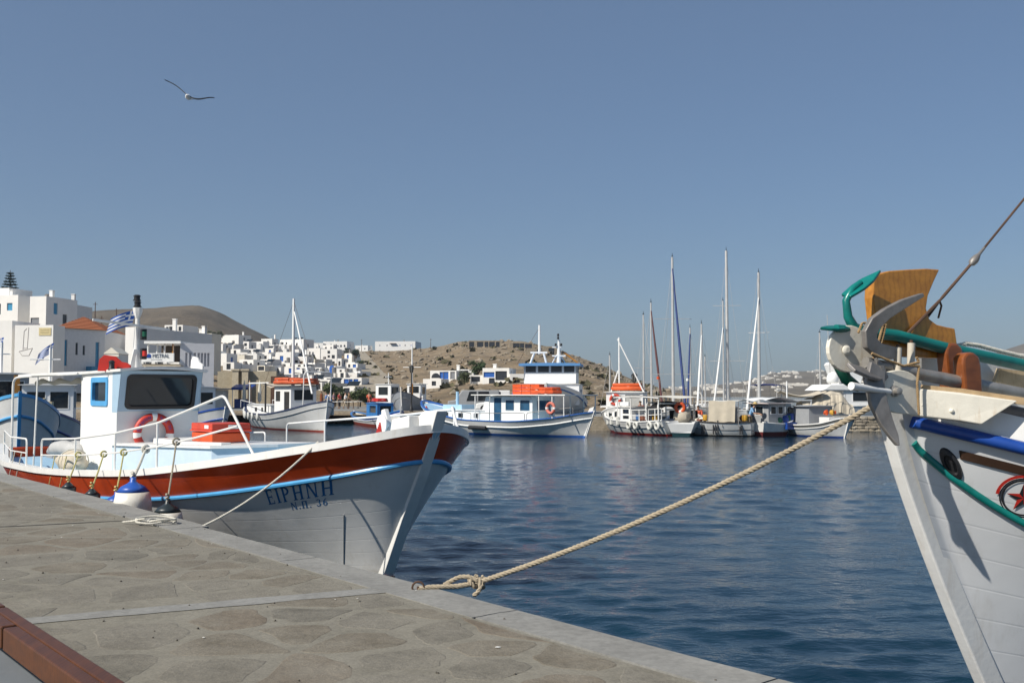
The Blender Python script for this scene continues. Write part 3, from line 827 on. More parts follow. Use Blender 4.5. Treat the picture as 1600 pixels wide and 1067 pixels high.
def sag(a, b, dip, n=24):
    a = Vector(a); b = Vector(b)
    return [a.lerp(b, i/n) - Vector((0, 0, dip*4*(i/n)*(1-i/n))) for i in range(n+1)]
def laid_rope(mb, pts, r, pitch=.09, strands=3, n=6):
    """three-strand twisted rope along a polyline"""
    pts = [Vector(p) for p in pts]; seg = [0.0]
    for a, b in zip(pts, pts[1:]): seg.append(seg[-1] + (b-a).length)
    tot = seg[-1]; m = max(4, int(tot / (pitch / 6))); paths = [[] for _ in range(strands)]
    j = 0; ref = None
    for i in range(m+1):
        s = tot*i/m
        while j < len(seg)-2 and seg[j+1] < s: j += 1
        t = (s-seg[j])/max(1e-9, seg[j+1]-seg[j]); c = pts[j].lerp(pts[j+1], t); d = (pts[j+1]-pts[j]).normalized()
        if ref is None: ref = d.orthogonal().normalized()
        ref = (ref - d*ref.dot(d)).normalized(); b = d.cross(ref)
        for q in range(strands):
            a = 2*math.pi*(s/pitch + q/strands)
            paths[q].append(c + (ref*math.cos(a)+b*math.sin(a))*r*.52)
    for q in paths: mb.tube(q, r*.56, n)
    return mb
def glyph(ch):
    """serif capital as strips of quads in a unit box: returns (list of quads, advance)"""
    q = []
    def rect(x0, y0, x1, y1, n=1):
        vert = (y1-y0) > (x1-x0)
        n = max(1, int(max(x1-x0, y1-y0)/.18))
        for i in range(n):
            a, b = i/n, (i+1)/n
            if vert: q.append([(x0, lerp(y0,y1,a)), (x1, lerp(y0,y1,a)), (x1, lerp(y0,y1,b)), (x0, lerp(y0,y1,b))])
            else: q.append([(lerp(x0,x1,a), y0), (lerp(x0,x1,b), y0), (lerp(x0,x1,b), y1), (lerp(x0,x1,a), y1)])
    def stem(x, w=.17):
        rect(x-w/2, .06, x+w/2, .94); rect(x-w/2-.08, 0, x+w/2+.08, .06); rect(x-w/2-.08, .94, x+w/2+.08, 1)
    def arc(cx, cy, rx, ry, a0, a1, w, n=10):
        for i in range(n):
            a, b = R(lerp(a0,a1,i/n)), R(lerp(a0,a1,(i+1)/n))
            wi = lambda t: w*(.55+.45*abs(math.cos(t)))
            q.append([(cx+math.cos(a)*rx, cy+math.sin(a)*ry), (cx+math.cos(b)*rx, cy+math.sin(b)*ry),
                      (cx+math.cos(b)*(rx-wi(b)), cy+math.sin(b)*(ry-wi(b))), (cx+math.cos(a)*(rx-wi(a)), cy+math.sin(a)*(ry-wi(a)))])
    if ch == 'E': stem(.2); rect(.285, 0, .68, .08); rect(.285, .45, .58, .54); rect(.285, .92, .66, 1); rect(.62, .08, .68, .24); rect(.60, .78, .66, .92); rect(.54, .38, .58, .62); return q, .82
    if ch == 'I': stem(.2); return q, .46
    if ch == 'P': stem(.2); arc(.32, .72, .36, .28, -90, 90, .16); rect(.285, .92, .34, 1); rect(.285, .44, .34, .52); return q, .84
    if ch == 'H': stem(.2); stem(.72); rect(.285, .45, .635, .54); return q, 1.0
    if ch == 'N': stem(.16, .10); stem(.76, .10); q.append([(.1, 1), (.28, 1), (.55, .5), (.40, .5)]); q.append([(.40, .5), (.55, .5), (.82, 0), (.66, 0)]); return q, 1.02
    if ch == 'Q': stem(.2); stem(.7); rect(.285, .9, .615, 1); return q, .98       # Greek capital pi
    if ch == '.': rect(.1, 0, .26, .16); return q, .42
    if ch == '3': arc(.3, .74, .26, .26, -80, 160, .14, 9); arc(.3, .27, .30, .27, -160, 80, .15, 10); return q, .76
    if ch == '6': arc(.34, .29, .28, .29, 0, 360, .14, 16); arc(.56, .30, .50, .70, 95, 178, .15, 8); return q, .78
    return q, .45
def lettering(mb, text, f, size, x0=0.0, track=.06):
    """f(x, y) -> 3-D point; x along the line and y up, in metres"""
    x = x0
    for ch in text:
        qs, adv = glyph(ch)
        for q in qs: mb.add([f(x + a*size, b*size) for a, b in q], [(0, 1, 2, 3)])
        x += (adv + track) * size
    return x - x0
# ------------------------------------------------------------ the red and white boat alongside the quay
TC = 2.55; SB = -3.51; LR = 18.0
RBO = qpt(SB - LR, TC); RBZ = math.atan2(QD.y, QD.x)
def rb(a, y, z): return Vector((LR - a, y, z))             # a: metres aft of the stem head, y: port
def rbp(px, py, t):                                        # point of the boat's frame on the plane t = const
    s, z = on_t(px, py, t); return Vector((s - (SB - LR), t - TC, z))
def make_red_boat():
    T = thing('fishing_boat', 'wooden fishing boat with red bulwark, blue rub rail and blue name on its bow', 'boat', RBO, RBZ)
    sh = [(0, 1.25), (1.5, 1.12), (4, 1.01), (6, 1.02), (8, 1.08), (10, 1.18), (12, 1.305), (13, 1.385), (14, 1.485), (15, 1.60), (16, 1.735), (16.6, 1.83), (17.2, 1.935), (17.7, 2.05), (18, 2.14)]
    def beam(u):
        a = (1 - u) * LR; b = (1 - (1 - min(1, max(.0, a) / 4.6)) ** 2) ** .55 if a < 4.6 else 1
        st = u * LR
        if st < 4: b *= .70 + .30 * sm(st / 4)
        return max(.03, b)
    H = Hull(LR, 4.0, [(x / LR, z) for x, z in sh], zk=-.7, beam=beam, rb=1.78, rs=.3, pm=.33, pb=1.06, ps=.5)
    BH = .38
    up = lambda u: H.sheer(u) - BH - .02 * (1 - u)
    m = H.band(lambda u: .14, up, 44, 220); H.transom(m, lambda u: .14, up); obj('hull', m, HULLW, T, smooth=True)
    m = H.band(lambda u: -.5, lambda u: .14, 3, 60); H.transom(m, lambda u: -.5, lambda u: .14); obj('bottom_paint', m, RED, T, smooth=True)
    m = H.band(up, H.sheer, 5, 90); H.transom(m, up, H.sheer); obj('bulwark', m, RED, T, smooth=True)['label'] = 'oxide red bulwark band'
    H.rail_part('rub_rail', BLUE, T, up, .034, .012, n=90)
    H.cap(T, WHITE, .17, .105, 90)
    H.inner(T, LBLUE, .22, 60); H.deck(T, LBLUE, .22, 60)
    st = MB()
    lead = [(-.12, 2.42), (0.0, 2.16), (.32, 1.55), (.70, .95), (1.24, .02), (1.35, -.2)]
    rear = [(1.85, -.2), (1.72, .02), (1.34, .55), (.98, 1.1), (.58, 1.62), (.30, 2.10), (.34, 2.34), (.16, 2.42)]
    st.prism([(LR - a, z) for a, z in lead + rear], (0, -.085, 0), (1, 0, 0), (0, 0, 1), (0, .17, 0))
    obj('stem_post', st, WHITE, T, bevel=.012)
    bt = MB(); bt.prism([(LR - a, z) for a, z in ((1.13, .15), (1.40, -.35), (1.98, -.35), (1.64, .15))], (0, -.088, 0), (1, 0, 0), (0, 0, 1), (0, .176, 0)); obj('stem_foot', bt, RED, T)
    # knee block behind the stem head
    kb = MB(); kb.prism([(LR - .30, 2.12), (LR - .30, 2.36), (LR - .72, 2.30), (LR - .80, 2.0)], (0, -.24, 0), (1, 0, 0), (0, 0, 1), (0, .48, 0)); obj('breast_block', kb, WHITE, T, bevel=.015)
    # wheelhouse
    x0, x1, hw, z0, zm, z1 = LR - 12.6, LR - 10.15, .84, .85, 2.28, 3.10
    fx = .20
    mb = MB(); Lw = x1 - x0
    win = (.55 * Lw - .52, 1.60, .55 * Lw + .46, 2.06)
    mb.panel((x0, -hw, z0), (1, 0, 0), (0, 0, 1), Lw, z1 - z0, [win], .05)
    mb.panel((x1, hw, z0), (-1, 0, 0), (0, 0, 1), Lw, z1 - z0, [(Lw - win[2], win[1], Lw - win[0], win[3])], .05)
    mb.panel((x0, hw, z0), (0, -1, 0), (0, 0, 1), 2 * hw, z1 - z0, [(.5, .1, 1.15, 1.9)], .05)
    mb.panel((x1, -hw, z0), (0, 1, 0), (0, 0, 1), 2 * hw, zm - z0, [], .05)
    obj('wheelhouse', mb, WHITE2, T)
    vz = MB(); f = Vector((fx, 0, z1 - zm)); fl = f.length
    fwin = (.155, .05 * fl + .03, 1.545, .88 * fl)
    vz.panel((x1 + .03, -hw, zm), (0, 1, 0), f, 2 * hw, fl, [fwin], .05)
    for sd in (-1, 1): vz.add([(x1 - .3, sd * (hw + .004), zm - .02), (x1 + .03, sd * (hw + .004), zm - .02), (x1 + .03 + fx, sd * (hw + .004), z1), (x1 - .3, sd * (hw + .004), z1)], [(0, 1, 2, 3)])
    vz.add([(x1 + .03, -hw, zm), (x1 + .03, hw, zm), (x1, hw, zm), (x1, -hw, zm)], [(0, 1, 2, 3)])
    obj('window_visor', vz, GBLUE, T)['label'] = 'grey blue forward leaning wheelhouse front round the windscreen'
    # windscreen with rounded corners inside the opening
    def quad_glass(o, ex, ez, q, k, mat, nm):
        o = Vector(o); ex = Vector(ex).normalized(); ez = Vector(ez).normalized(); inn = ez.cross(ex); m = MB(); a, b, c, d = q
        m.add([o+ex*a+ez*b+inn*k, o+ex*c+ez*b+inn*k, o+ex*c+ez*d+inn*k, o+ex*a+ez*d+inn*k], [(0, 1, 2, 3)]); return obj(nm, m, mat, T)
    def ring_frame(o, ex, ez, q, w, t, rad, mat, parent, nm='window_frame'):
        o = Vector(o); ex = Vector(ex).normalized(); ez = Vector(ez).normalized(); inn = ez.cross(ex); a, b, c, d = q; m = MB()
        def loop(e, r, z):
            pts = []
            for cx, cz, a0 in ((c+e-r, d+e-r, 0), (a-e+r, d+e-r, 90), (a-e+r, b-e+r, 180), (c+e-r, b-e+r, 270)):
                for k in range(5):
                    an = R(a0 + 90*k/4); pts.append(o + ex*(cx+r*math.cos(an)) + ez*(cz+r*math.sin(an)) - inn*z)
            return pts
        l1, l2, l3, l4 = loop(w, rad+w*.5, t), loop(-.035, rad, t), loop(-.035, rad, -.045), loop(w, rad+w*.5, -.002)
        n = 20; m.add(l1+l2+l3+l4, [(i, (i+1) % n, n+(i+1) % n, n+i) for i in range(n)] + [(n+i, n+(i+1) % n, 2*n+(i+1) % n, 2*n+i) for i in range(n)] + [(3*n+i, 3*n+(i+1) % n, (i+1) % n, i) for i in range(n)])
        obj(nm, m, mat, parent, smooth=True)
    g = quad_glass((x1+.03, -hw, zm), (0, 1, 0), f, fwin, .04, GLASS, 'windscreen')
    ring_frame((x1+.03, -hw, zm), (0, 1, 0), f, fwin, .028, .012, .09, BLACK, g, 'gasket')
    g = quad_glass((x0, -hw, z0), (1, 0, 0), (0, 0, 1), win, .04, GLASS, 'side_window'); ring_frame((x0, -hw, z0), (1, 0, 0), (0, 0, 1), win, .07, .025, .03, BLUE, g)
    g = quad_glass((x1, hw, z0), (-1, 0, 0), (0, 0, 1), (Lw-win[2], win[1], Lw-win[0], win[3]), .04, GLASS, 'side_window'); ring_frame((x1, hw, z0), (-1, 0, 0), (0, 0, 1), (Lw-win[2], win[1], Lw-win[0], win[3]), .045, .025, .03, BLUE, g)
    quad_glass((x0, hw, z0), (0, -1, 0), (0, 0, 1), (.5, .1, 1.15, 1.9), .045, DARK, 'door')
    # roof running aft as a canopy
    def roof(m):
        def rf(u, v, dz=0):
            x = lerp(LR - 15.6, x1 + fx + .16, u); w = (hw + .06) if u > .55 else lerp(1.45, hw + .06, sm(u / .55) ** 3)
            y = lerp(-w, w, v); return Vector((x, y, z1 + .035 + .05 * (1 - (2*v-1)**2) - .16 * (1 - u) * .3 + dz))
        n1, n2 = 14, 8
        m.grid(lambda u, v: rf(u, v), n1, n2); k = len(m.v)
        m.grid(lambda u, v: rf(u, v, -.055), n1, n2)
        for i in range(n1):
            for j in (0, n2):
                a, b = i*(n2+1)+j, (i+1)*(n2+1)+j; m.f.append((a, b, k+b, k+a))
        for j in range(n2):
            for i in (0, n1):
                a, b = i*(n2+1)+j, i*(n2+1)+j+1; m.f.append((a, b, k+b, k+a))
    part('roof', WHITE, T, roof, smooth=True)
    cf = MB()
    for sd in (-1, 1):
        cf.tube(rounded([(LR-15.3, sd*1.62, 1.10), (LR-15.3, sd*1.62, 3.0), (LR-14.9, sd*1.50, 3.03), (LR-12.5, sd*.95, 3.07)], .2), .028, 8)
        cf.tube([(LR-14.2, sd*1.4, 1.0), (LR-14.2, sd*1.35, 3.03)], .02, 8)
    obj('canopy_frame', cf, WHITE, T, smooth=True)
    # rolled tarpaulin under the canopy edge
    tp = MB(); tp.tube([(LR-12.75-.25*i, -.75 - .06*i, 2.90 + .03*math.sin(i*2.1)) for i in range(9)], [.05+.02*math.sin(i*1.9) for i in range(9)], 7); obj('rolled_awning', tp, CANVAS, T, smooth=True)
    # trunk cabin ahead of the wheelhouse
    tk = MB(); tx0, tx1, tw = x1 + .003, LR - 4.75, .92
    def tz(x): return 1.60 + .16 * (x - tx0) / (tx1 - tx0)
    o8 = [(tx0, -tw), (tx1 - .35, -tw), (tx1, -tw + .5), (tx1 + .1, 0), (tx1, tw - .5), (tx1 - .35, tw), (tx0, tw)]
    tk.add([(x, y, .85) for x, y in o8] + [(x, y, tz(x)) for x, y in o8], [(i, (i+1) % 7, 7+(i+1) % 7, 7+i) for i in range(7)])
    obj('trunk_cabin', tk, paint('whitish_blue_paint', (.56, .66, .73), .45, .08), T)
    tt = MB(); o9 = [(x + (.05 if x > tx0 + 1 else 0), y * 1.05) for x, y in o8]
    tt.add([(x, y, tz(x) + .003) for x, y in o9] + [(x, y, tz(x) + .05) for x, y in o9], [(i, (i+1) % 7, 7+(i+1) % 7, 7+i) for i in range(7)] + [tuple(range(7, 14)), tuple(range(6, -1, -1))])
    obj('trunk_top', tt, WHITE, T)
    hb = MB(); hb.box((LR - 8.6, .0, 1.72), (1.1, .9, .10)); obj('hatch_cover', hb, WHITE, T, bevel=.02)
    # guard rails, starboard
    y1 = -1.93
    def foot(a, sd=-1, inset=.07):
        u = 1 - a / LR; e = H.pt(u, H.sheer(u), sd); return Vector((e.x, sd * (abs(e.y) - inset), e.z + .06))
    def rise(p, h): return p + Vector((0, 0, h))
    F = {a: foot(a) for a in (11.4, 9.05, 6.75, 4.75, 3.6, 2.05, 12.6, 14.0, 16.0)}
    railing(T, rounded([F[11.4], rise(F[11.4], .62), rise(F[9.05], .62), rise(F[6.75], .66), rise(F[4.75], .72), rise(foot(2.7), .92), F[2.05]], .1),
            [(F[9.05], rise(F[9.05], .62)), (F[6.75], rise(F[6.75], .66)), (F[4.75], rise(F[4.75], .72))], WHITE, .0195,
            mids=[[rise(F[11.4], .30), rise(F[9.05], .31), rise(F[6.75], .33), rise(F[4.75], .36), foot(3.4) + Vector((0, 0, .40)), foot(2.4) + Vector((0, 0, .46))]])
    railing(T, rounded([F[12.6], rise(F[12.6], .60), rise(F[14.0], .60), rise(F[16.0], .60), F[16.0]], .1), [(F[14.0], rise(F[14.0], .60))], WHITE, .0195, mids=[[rise(F[12.6], .30), rise(F[14.0], .30), rise(F[16.0], .30)]])
    # guard rails, port, with the bow pulpit bend
    G = {a: foot(a, 1) for a in (13.0, 11.0, 9.2, 8.2, 6.6, 3.6, 1.6, .28)}
    railing(T, rounded([G[13.0], rise(G[13.0], .65), rise(G[11.0], .65), rise(G[9.2], .65), G[9.2]], .1), [(G[11.0], rise(G[11.0], .65))], WHITE, .0195)
    railing(T, rounded([G[8.2], rise(G[8.2], .80), rise(G[6.6], .80), rise(G[3.6], .70), rise(G[1.6], .55), rise(G[.28], .34) + Vector((-.16, 0, 0)), G[.28]], .1),
            [(G[6.6], rise(G[6.6], .80)), (G[3.6], rise(G[3.6], .70)), (G[1.6], rise(G[1.6], .55))], WHITE, .0195)
    # anchor winch on the foredeck
    q = rbp(585, 668, TC + .35); wx, wy, wz = LR - 1.95, .42, 1.74
    wn = MB(); wn.prism([(-.14, 0), (.16, 0), (.13, .36), (-.03, .68), (-.12, .66)], (wx, wy, wz), (1, 0, 0), (0, 0, 1), (0, .07, 0)); obj('winch_cheek', wn, WHITE, T, bevel=.008)
    wd = MB(); wd.lathe([(.14, -.10), (.14, -.08), (.07, -.06), (.06, 0)], (wx + .05, wy, wz + .46), (0, 1, 0), 18); obj('winch_drum', wd, WHITE, T, smooth=True)
    rbn = MB()
    for i in range(5): rbn.tube([(wx + .02*i - .06, wy - .105, wz + .36 + .03*i), (wx + .03*i - .02, wy - .12, wz + .22), (wx - .05 + .035*i, wy - .11, wz + .08 - .02*(i % 2))], .014, 5)
    obj('red_ribbon', rbn, REDP, T, smooth=True)
    # mast over the wheelhouse with crossbar and lamps
    mx = LR - 11.55
    ms = MB(); ms.tube([(mx, 0, 3.12), (mx - .03, 0, 3.7), (mx + .02, 0, 4.35)], [.075, .06, .045], 10)
    ms.prism([(-.16, 0), (.16, 0), (.05, .5), (-.05, .5)], (mx, -.02, 3.1), (0, 1, 0), (0, 0, 1), (.04, 0, 0)); ms.lathe([(.05, 0), (.10, .12), (.11, .22)], (mx + .02, 0, 4.28), n=8)
    obj('mast', ms, WHITE, T, smooth=True)
    cb = MB(); cb.bar((mx + .05, -.95, 4.20), (mx + .05, .70, 4.05), .05, .05); obj('crossbar', cb, WHITE, T)
    for dz, dx in ((4.52, .0), (4.66, -.04)):
        lm = MB(); lm.lathe([(.085, 0), (.085, .02), (.065, .03), (.065, .09), (.085, .10), (.05, .13)], (mx + dx, 0, dz), n=12); obj('mast_lamp', lm, BLACK, T, smooth=True)
    for z, c, y in ((3.92, paint('green_lens', (.01, .09, .05), .2), .10), (3.50, REDP, .11)):
        lb = MB(); lb.box((mx + .12, y, z), (.10, .12, .24)); o = obj('navigation_lamp', lb, BLACK, T, bevel=.015)
        ll = MB(); ll.lathe([(.05, 0), (.05, .11)], (mx + .19, y, z - .05), n=10); obj('lens', ll, c, o, smooth=True)
    # port (red) and starboard light boards on the roof
    for sd, mat, nm in ((-1, REDP, 'red light board'), (1, WHITE, 'white light board')):
        lb = MB(); ol = [(-.33, 0), (.33, 0), (.33, .12), (.25, .17), (.14, .19), (.02, .30), (-.2, .33), (-.30, .24)]
        lb.prism(ol if sd > 0 else ol, (x1 - (.45 if sd < 0 else -.02), sd * .78, 3.10), (1, 0, 0) if sd > 0 else (.55, .8, 0), (0, 0, 1), (0, .03, 0)); obj('light_board', lb, mat, T)['label'] = nm + ' on the wheelhouse roof'
    sl_ = MB(); sl_.lathe([(.07, 0), (.07, .03), (.055, .05), (.055, .15), (.07, .16), (.03, .2)], (x1 - .35, -.85, 3.12), n=10); obj('side_lamp', sl_, BLACK, T, smooth=True)
    # lettering on the starboard bow
    def find(px, py):
        best = None
        for i in range(121):
            u = .74 + .26 * i / 120
            for j in range(61):
                z = .3 + 1.6 * j / 60
                w = MW[T.name] @ H.pt(u, z, -1); q = proj(w); d = (q[0]-px)**2 + (q[1]-py)**2
                if best is None or d < best[0]: best = (d, u, z)
        return best[1], best[2]
    def line(text, p0, p1, hgt):
        (ua, za), (ub, zb) = find(*p0), find(*p1)
        pa, pb = H.pt(ua, za, -1), H.pt(ub, zb, -1); L = (pb - pa).length
        tmp = MB(); w = lettering(tmp, text, lambda x, y: (x, y, 0), 1.0); k = L / w
        def f(x, y):
            t = x / L; u = lerp(ua, ub, t); z = lerp(za, zb, t) + y * hgt / k
            e = H.pt(u, z, -1); n = (H.pt(u + .002, z, -1) - e).cross(H.pt(u, z + .01, -1) - e).normalized()
            if n.y > 0: n = -n
            return e + n * .0016
        m = MB(); lettering(m, text, f, k); return m
    m = line('EIPHNH', (421, 789), (526, 772), .215); o = obj('lettering', m, paint('name_blue', (.02, .14, .36), .4, .2), T); o['label'] = 'blue boat name painted on the bow'
    m = line('N.Q. 36', (457, 797), (513, 788), .105); o = obj('lettering', m, MATS['name_blue'], T); o['label'] = 'blue registration number under the name'; o['kind'] = 'stuff'
    # seam line near the stem
    sm_ = MB(); sm_.tube([H.pt(.962, z, -1, .002) for z in [.12 + .1*i for i in range(10)]], .008, 5); obj('plank_seam', sm_, GREY, T)
    return T, H, foot
RB, RBH, rbfoot = make_red_boat()
def rbw(a, y, z): return MW[RB.name] @ rb(a, y, z)

# flag at the mast
def greek_flag(name, label, origin, ex, ez, w, h, wave, seed):
    """white and blue striped flag with the canton cross: each stripe real cloth"""
    o0 = Vector(origin); ex = Vector(ex).normalized(); ez = Vector(ez).normalized(); nn = ex.cross(ez)
    T = thing(name, label, 'flag', o0, 0)
    def pt(x, y, d=0.0): return o0 + ex * x + ez * y + nn * (wave * math.sin(x / w * 6.5 + seed + y) * (x / w) + d) - Vector((0, 0, .28 * x * x / w))
    fb = paint('flag_blue', (.02, .10, .42), .8, .12); fw = paint('flag_white', (.75, .76, .78), .8, .05)
    def patch(nm, x0, y0, x1, y1, mat, d):
        m = MB(); m.grid(lambda u, v: pt(lerp(x0, x1, u), lerp(y0, y1, v), d), 10, 2); obj(nm, m, mat, T, smooth='full', world=True)
    for i in range(9): patch('stripe', 0 if i < 4 else 5*h/9, h*i/9, w, h*(i+1)/9, fb if i % 2 == 0 else fw, 0)
    patch('canton', 0, 4*h/9, 5*h/9, h, fb, 0)
    for d in (.004, -.004):
        patch('cross_bar', 2*h/9, 4*h/9, 3*h/9, h, fw, d); patch('cross_arm', 0, 6*h/9, 5*h/9, 7*h/9, fw, d * 1.5)
fl = rbw(11.55, -.12, 4.10)
greek_flag('flag', 'blue and white striped flag hanging from the red boat wheelhouse mast', fl, (-.80, -.45, -.1), (.25, .1, 1), .52, .36, .05, 1.0)

# life ring on the wheelhouse front
def make_ring():
    c = Vector((LR - 10.05, -.13, 1.83))
    T = thing('life_ring', 'red life ring with white bands and blue lettering on the wheelhouse front', 'life ring', MW[RB.name] @ c, RBZ)
    r0, r1 = .335, .082; g = random.Random(2)
    def tor(a, b, k=1.0): return Vector((r1*k*math.cos(b)*.8 + .02, (r0 + r1*k*math.sin(b)) * math.cos(a), (r0 + r1*k*math.sin(b)) * math.sin(a)))
    def arc(nm, a0, a1, mat, k):
        m = MB(); m.grid(lambda u, v: tor(lerp(R(a0), R(a1), u), 2*math.pi*v, k), 16, 14); obj(nm, m, mat, T, smooth='full')
    red = paint('ring_red', (.50, .035, .02), .5, .2, .3, (.6, .3, .2))
    for c0 in (90, 185, 275, 350):
        arc('white_band', c0 - 8, c0 + 8, WHITE2, 1.03)
    for a0, a1 in ((-2, 82), (98, 177), (193, 267), (283, 342)): arc('ring_segment', a0, a1, red, 1.0)
    for txt, a0, hg in (('EIPHNH', 172, .075), ('N.Q. 36', 72, .07)):
        m = MB(); lettering(m, txt, lambda x, y: tor(R(a0) - x / r0, math.pi/2 * 0 + (y - .04) / r1 * .9, 1.05), hg, track=.05); obj('lettering', m, RBLUE, T)
make_ring()

# orange box on the trunk
def make_box():
    c = MW[RB.name] @ rb(6.94, 0, 1.775)
    T = thing('life_raft_box', 'orange plastic box with darker lid lashed on the red boat trunk cabin', 'box', c, RBZ)
    part('body', ORANGE, T, lambda m: m.box((0, 0, .085), (.94, .72, .17)), bevel=.02)
    part('lid', paint('faded_red_lid', (.55, .06, .03), .5, .25), T, lambda m: (m.box((0, 0, .20), (1.0, .77, .035)), m.box((0, 0, .275), (.95, .73, .12))), bevel=.02)
    part('label_plate', WHITE2, T, lambda m: m.box((.48, .05, .275), (.006, .22, .07)))
    part('label_plate', WHITE2, T, lambda m: m.box((.25, -.368, .275), (.18, .006, .06)))
make_box()
# white plank on the trunk
o = part('plank', WHITE, None, lambda m: m.bar(rbw(7.9, -.62, 1.74), rbw(5.4, -.55, 1.80), .18, .05), bevel=.01); tag(o, 'white painted plank lying on the red boat trunk cabin', 'plank')
# grey inflatable and canvas bundle on the side deck aft
def make_bundle():
    c = rbw(13.3, -.75, .95); T = thing('inflatable_dinghy', 'deflated grey inflatable dinghy lying on the red boat side deck', 'dinghy', c, RBZ)
    for i, (y, z, r) in enumerate(((-.18, .42, .16), (.1, .40, .17))):
        part('float_tube', paint('grey_hypalon', (.45, .45, .44), .6, .12), T, lambda m: m.tube([(-1.5, y, z - .1), (-.9, y, z), (0, y - .05, z + .06), (.8, y, z + .02), (1.1, y, z - .08)], [.05, r, r * 1.05, r, .05], 12), smooth='full')
    part('floor_board', GREY, T, lambda m: m.box((-.3, 0, .22), (2.2, .5, .05)))
    T = thing('canvas_bundle', 'rounded beige canvas bundle on the red boat blue side deck', 'bundle', rbw(11.75, -1.25, .97), RBZ)
    part('bundle', CANVAS, T, lambda m: m.blob((0, 0, .24), .4, 4, .25, 16, 10, (1.5, .7, .62)), smooth='full')
    part('lashing', ROPEW, T, lambda m: m.tube([(.15 + .43*.02*math.sin(a), .31*math.cos(a), .24 + .27*math.sin(a)) for a in [k*math.pi/8 for k in range(16)]], .012, 6, closed=True), smooth=True)
make_bundle()

# fenders and their lanyards
def fender(label, p, r, h, body, topm, hang, ropemat_, shape='pear', rr=.014):
    T = thing('fender', label, 'fender', (p.x, p.y, p.z), RBZ, 'fenders between the red boat and the quay')
    if shape == 'pear': prof = [(.01, 0), (r*.55, .05*h), (r*.92, .2*h), (r, .38*h), (r*.98, .55*h), (r*.86, .76*h)]; topp = [(r*.86, .76*h), (r*.62, .87*h), (r*.28, .94*h), (r*.17, .98*h), (r*.15, 1.06*h), (.02, 1.07*h)]
    else: prof = [(.01, 0), (r*.7, .03*h), (r, .1*h), (r, .82*h)]; topp = [(r, .82*h), (r*.55, .92*h), (r*.3, 1.0*h), (.02, 1.02*h)]
    part('body', body, T, lambda m: m.lathe(prof, n=28), smooth='full'); part('neck', topm, T, lambda m: m.lathe(topp, n=28), smooth='full')
    top = Vector((p.x, p.y, p.z + 1.03*h)); mid = top.lerp(hang, .55) + Vector((0, 0, -.02))
    m = MB(); laid_rope(m, [top, mid, hang], rr, .07)
    m.tube([hang + Vector((.05*math.cos(a)*QN.x, .05*math.cos(a)*QN.y, .05*math.sin(a))) for a in [k*math.pi/5 for k in range(10)]], rr*1.2, 6, closed=True)
    m.tube([top + Vector((.03*math.cos(k*2.4), .03*math.sin(k*2.4), -.03 + .018*k)) for k in range(8)], rr * 1.2, 6)
    obj('lanyard', m, ropemat_, T, smooth=True, world=True)
FW = paint('fender_white', (.74, .71, .63), .4, .10, .4, (.5, .36, .2)); FB = paint('fender_blue', (.02, .09, .40), .4, .2); FK = paint('fender_black', (.02, .03, .035), .4, .3)
def railpt(a, h): return MW[RB.name] @ (rbfoot(a) + Vector((0, 0, h)))
def fpos(px, py, t): s, z = on_t(px, py, t); return qpt(s, t, z)
p = fpos(208, 748, .30); fender('big round white fender with blue neck nearest the rope coil', Vector((p.x, p.y, p.z - .74)), .28, .72, FW, FB, railpt(5.25, .35), ROPEW, rr=.022)
p = fpos(182, 768, .27); fender('white and blue fender tucked behind the big round fender', Vector((p.x, p.y, p.z - .55)), .20, .52, FW, FB, railpt(6.3, .33), ROPEY)
p = fpos(262, 782, .32); fender('off white fender with black neck hanging beside the quay corner', Vector((p.x, p.y, p.z - .60)), .22, .58, FW, FK, railpt(4.0, .39), ropemat('grey_rope', (.42, .37, .28)))
for px, py, a, lab in ((144, 762, 7.35, 'small black necked fender on a yellow line, third along from the quay corner'), (107, 752, 8.85, 'small black necked fender on a yellow line, farthest from the quay corner')):
    p = fpos(px, py, .22); fender(lab, Vector((p.x, p.y, p.z - .5)), .13, .48, FK, FK, railpt(a, .32), ROPEY, 'cyl')
for i, (a, da) in enumerate(((9.6, .25), (10.4, .2), (13.0, .3), (13.6, .3))):
    q0 = railpt(a, .31); q1 = MW[RB.name] @ (rbfoot(a + da) + Vector((0, -.10, -.55)))
    m = MB(); laid_rope(m, [q0, q0.lerp(q1, .5) + Vector((0, 0, -.01)), q1], .011, .06); o = obj('fender_line', m, ROPEY if i < 2 else ROPEW, None, smooth=True)
    tag(o, 'thin fender line hanging over the red boat gunwale towards its stern', 'rope', 'thin lines over the red boat gunwale')

# mooring line of the red boat and the coil on the quay
m = MB(); a0 = rbw(1.02, -1.16, 2.02); b0 = onz(316, 822, .99); mid = sag(a0, b0, .10, 16)
laid_rope(m, mid, .014, .07); o = obj('mooring_line', m, ROPEW, None, smooth=True); tag(o, 'thin pale mooring line from the red boat bow down to the quay', 'rope')
def make_coil():
    c = onz(246, 818, 1.012); pts = []
    for k in range(120):
        t = k / 119; a = t * 5.3 * math.pi; r = .13 + .05 * math.sin(t * 9) + .03 * t
        pts.append(c + Vector((1.5 * r * math.cos(a) + .05 * math.sin(t*14), r * .9 * math.sin(a), .015 + .022 * (t * 2.6) + .01 * math.sin(a*2.3))))
    pts += [c + Vector((-.34, .02, .03)), c + Vector((-.46, .05, .015))]
    m = MB(); laid_rope(m, pts, .013, .07, n=5); o = obj('rope_coil', m, ROPEW, None, smooth=True); tag(o, 'small heap of coiled white rope on the quay edge', 'rope')
make_coil()
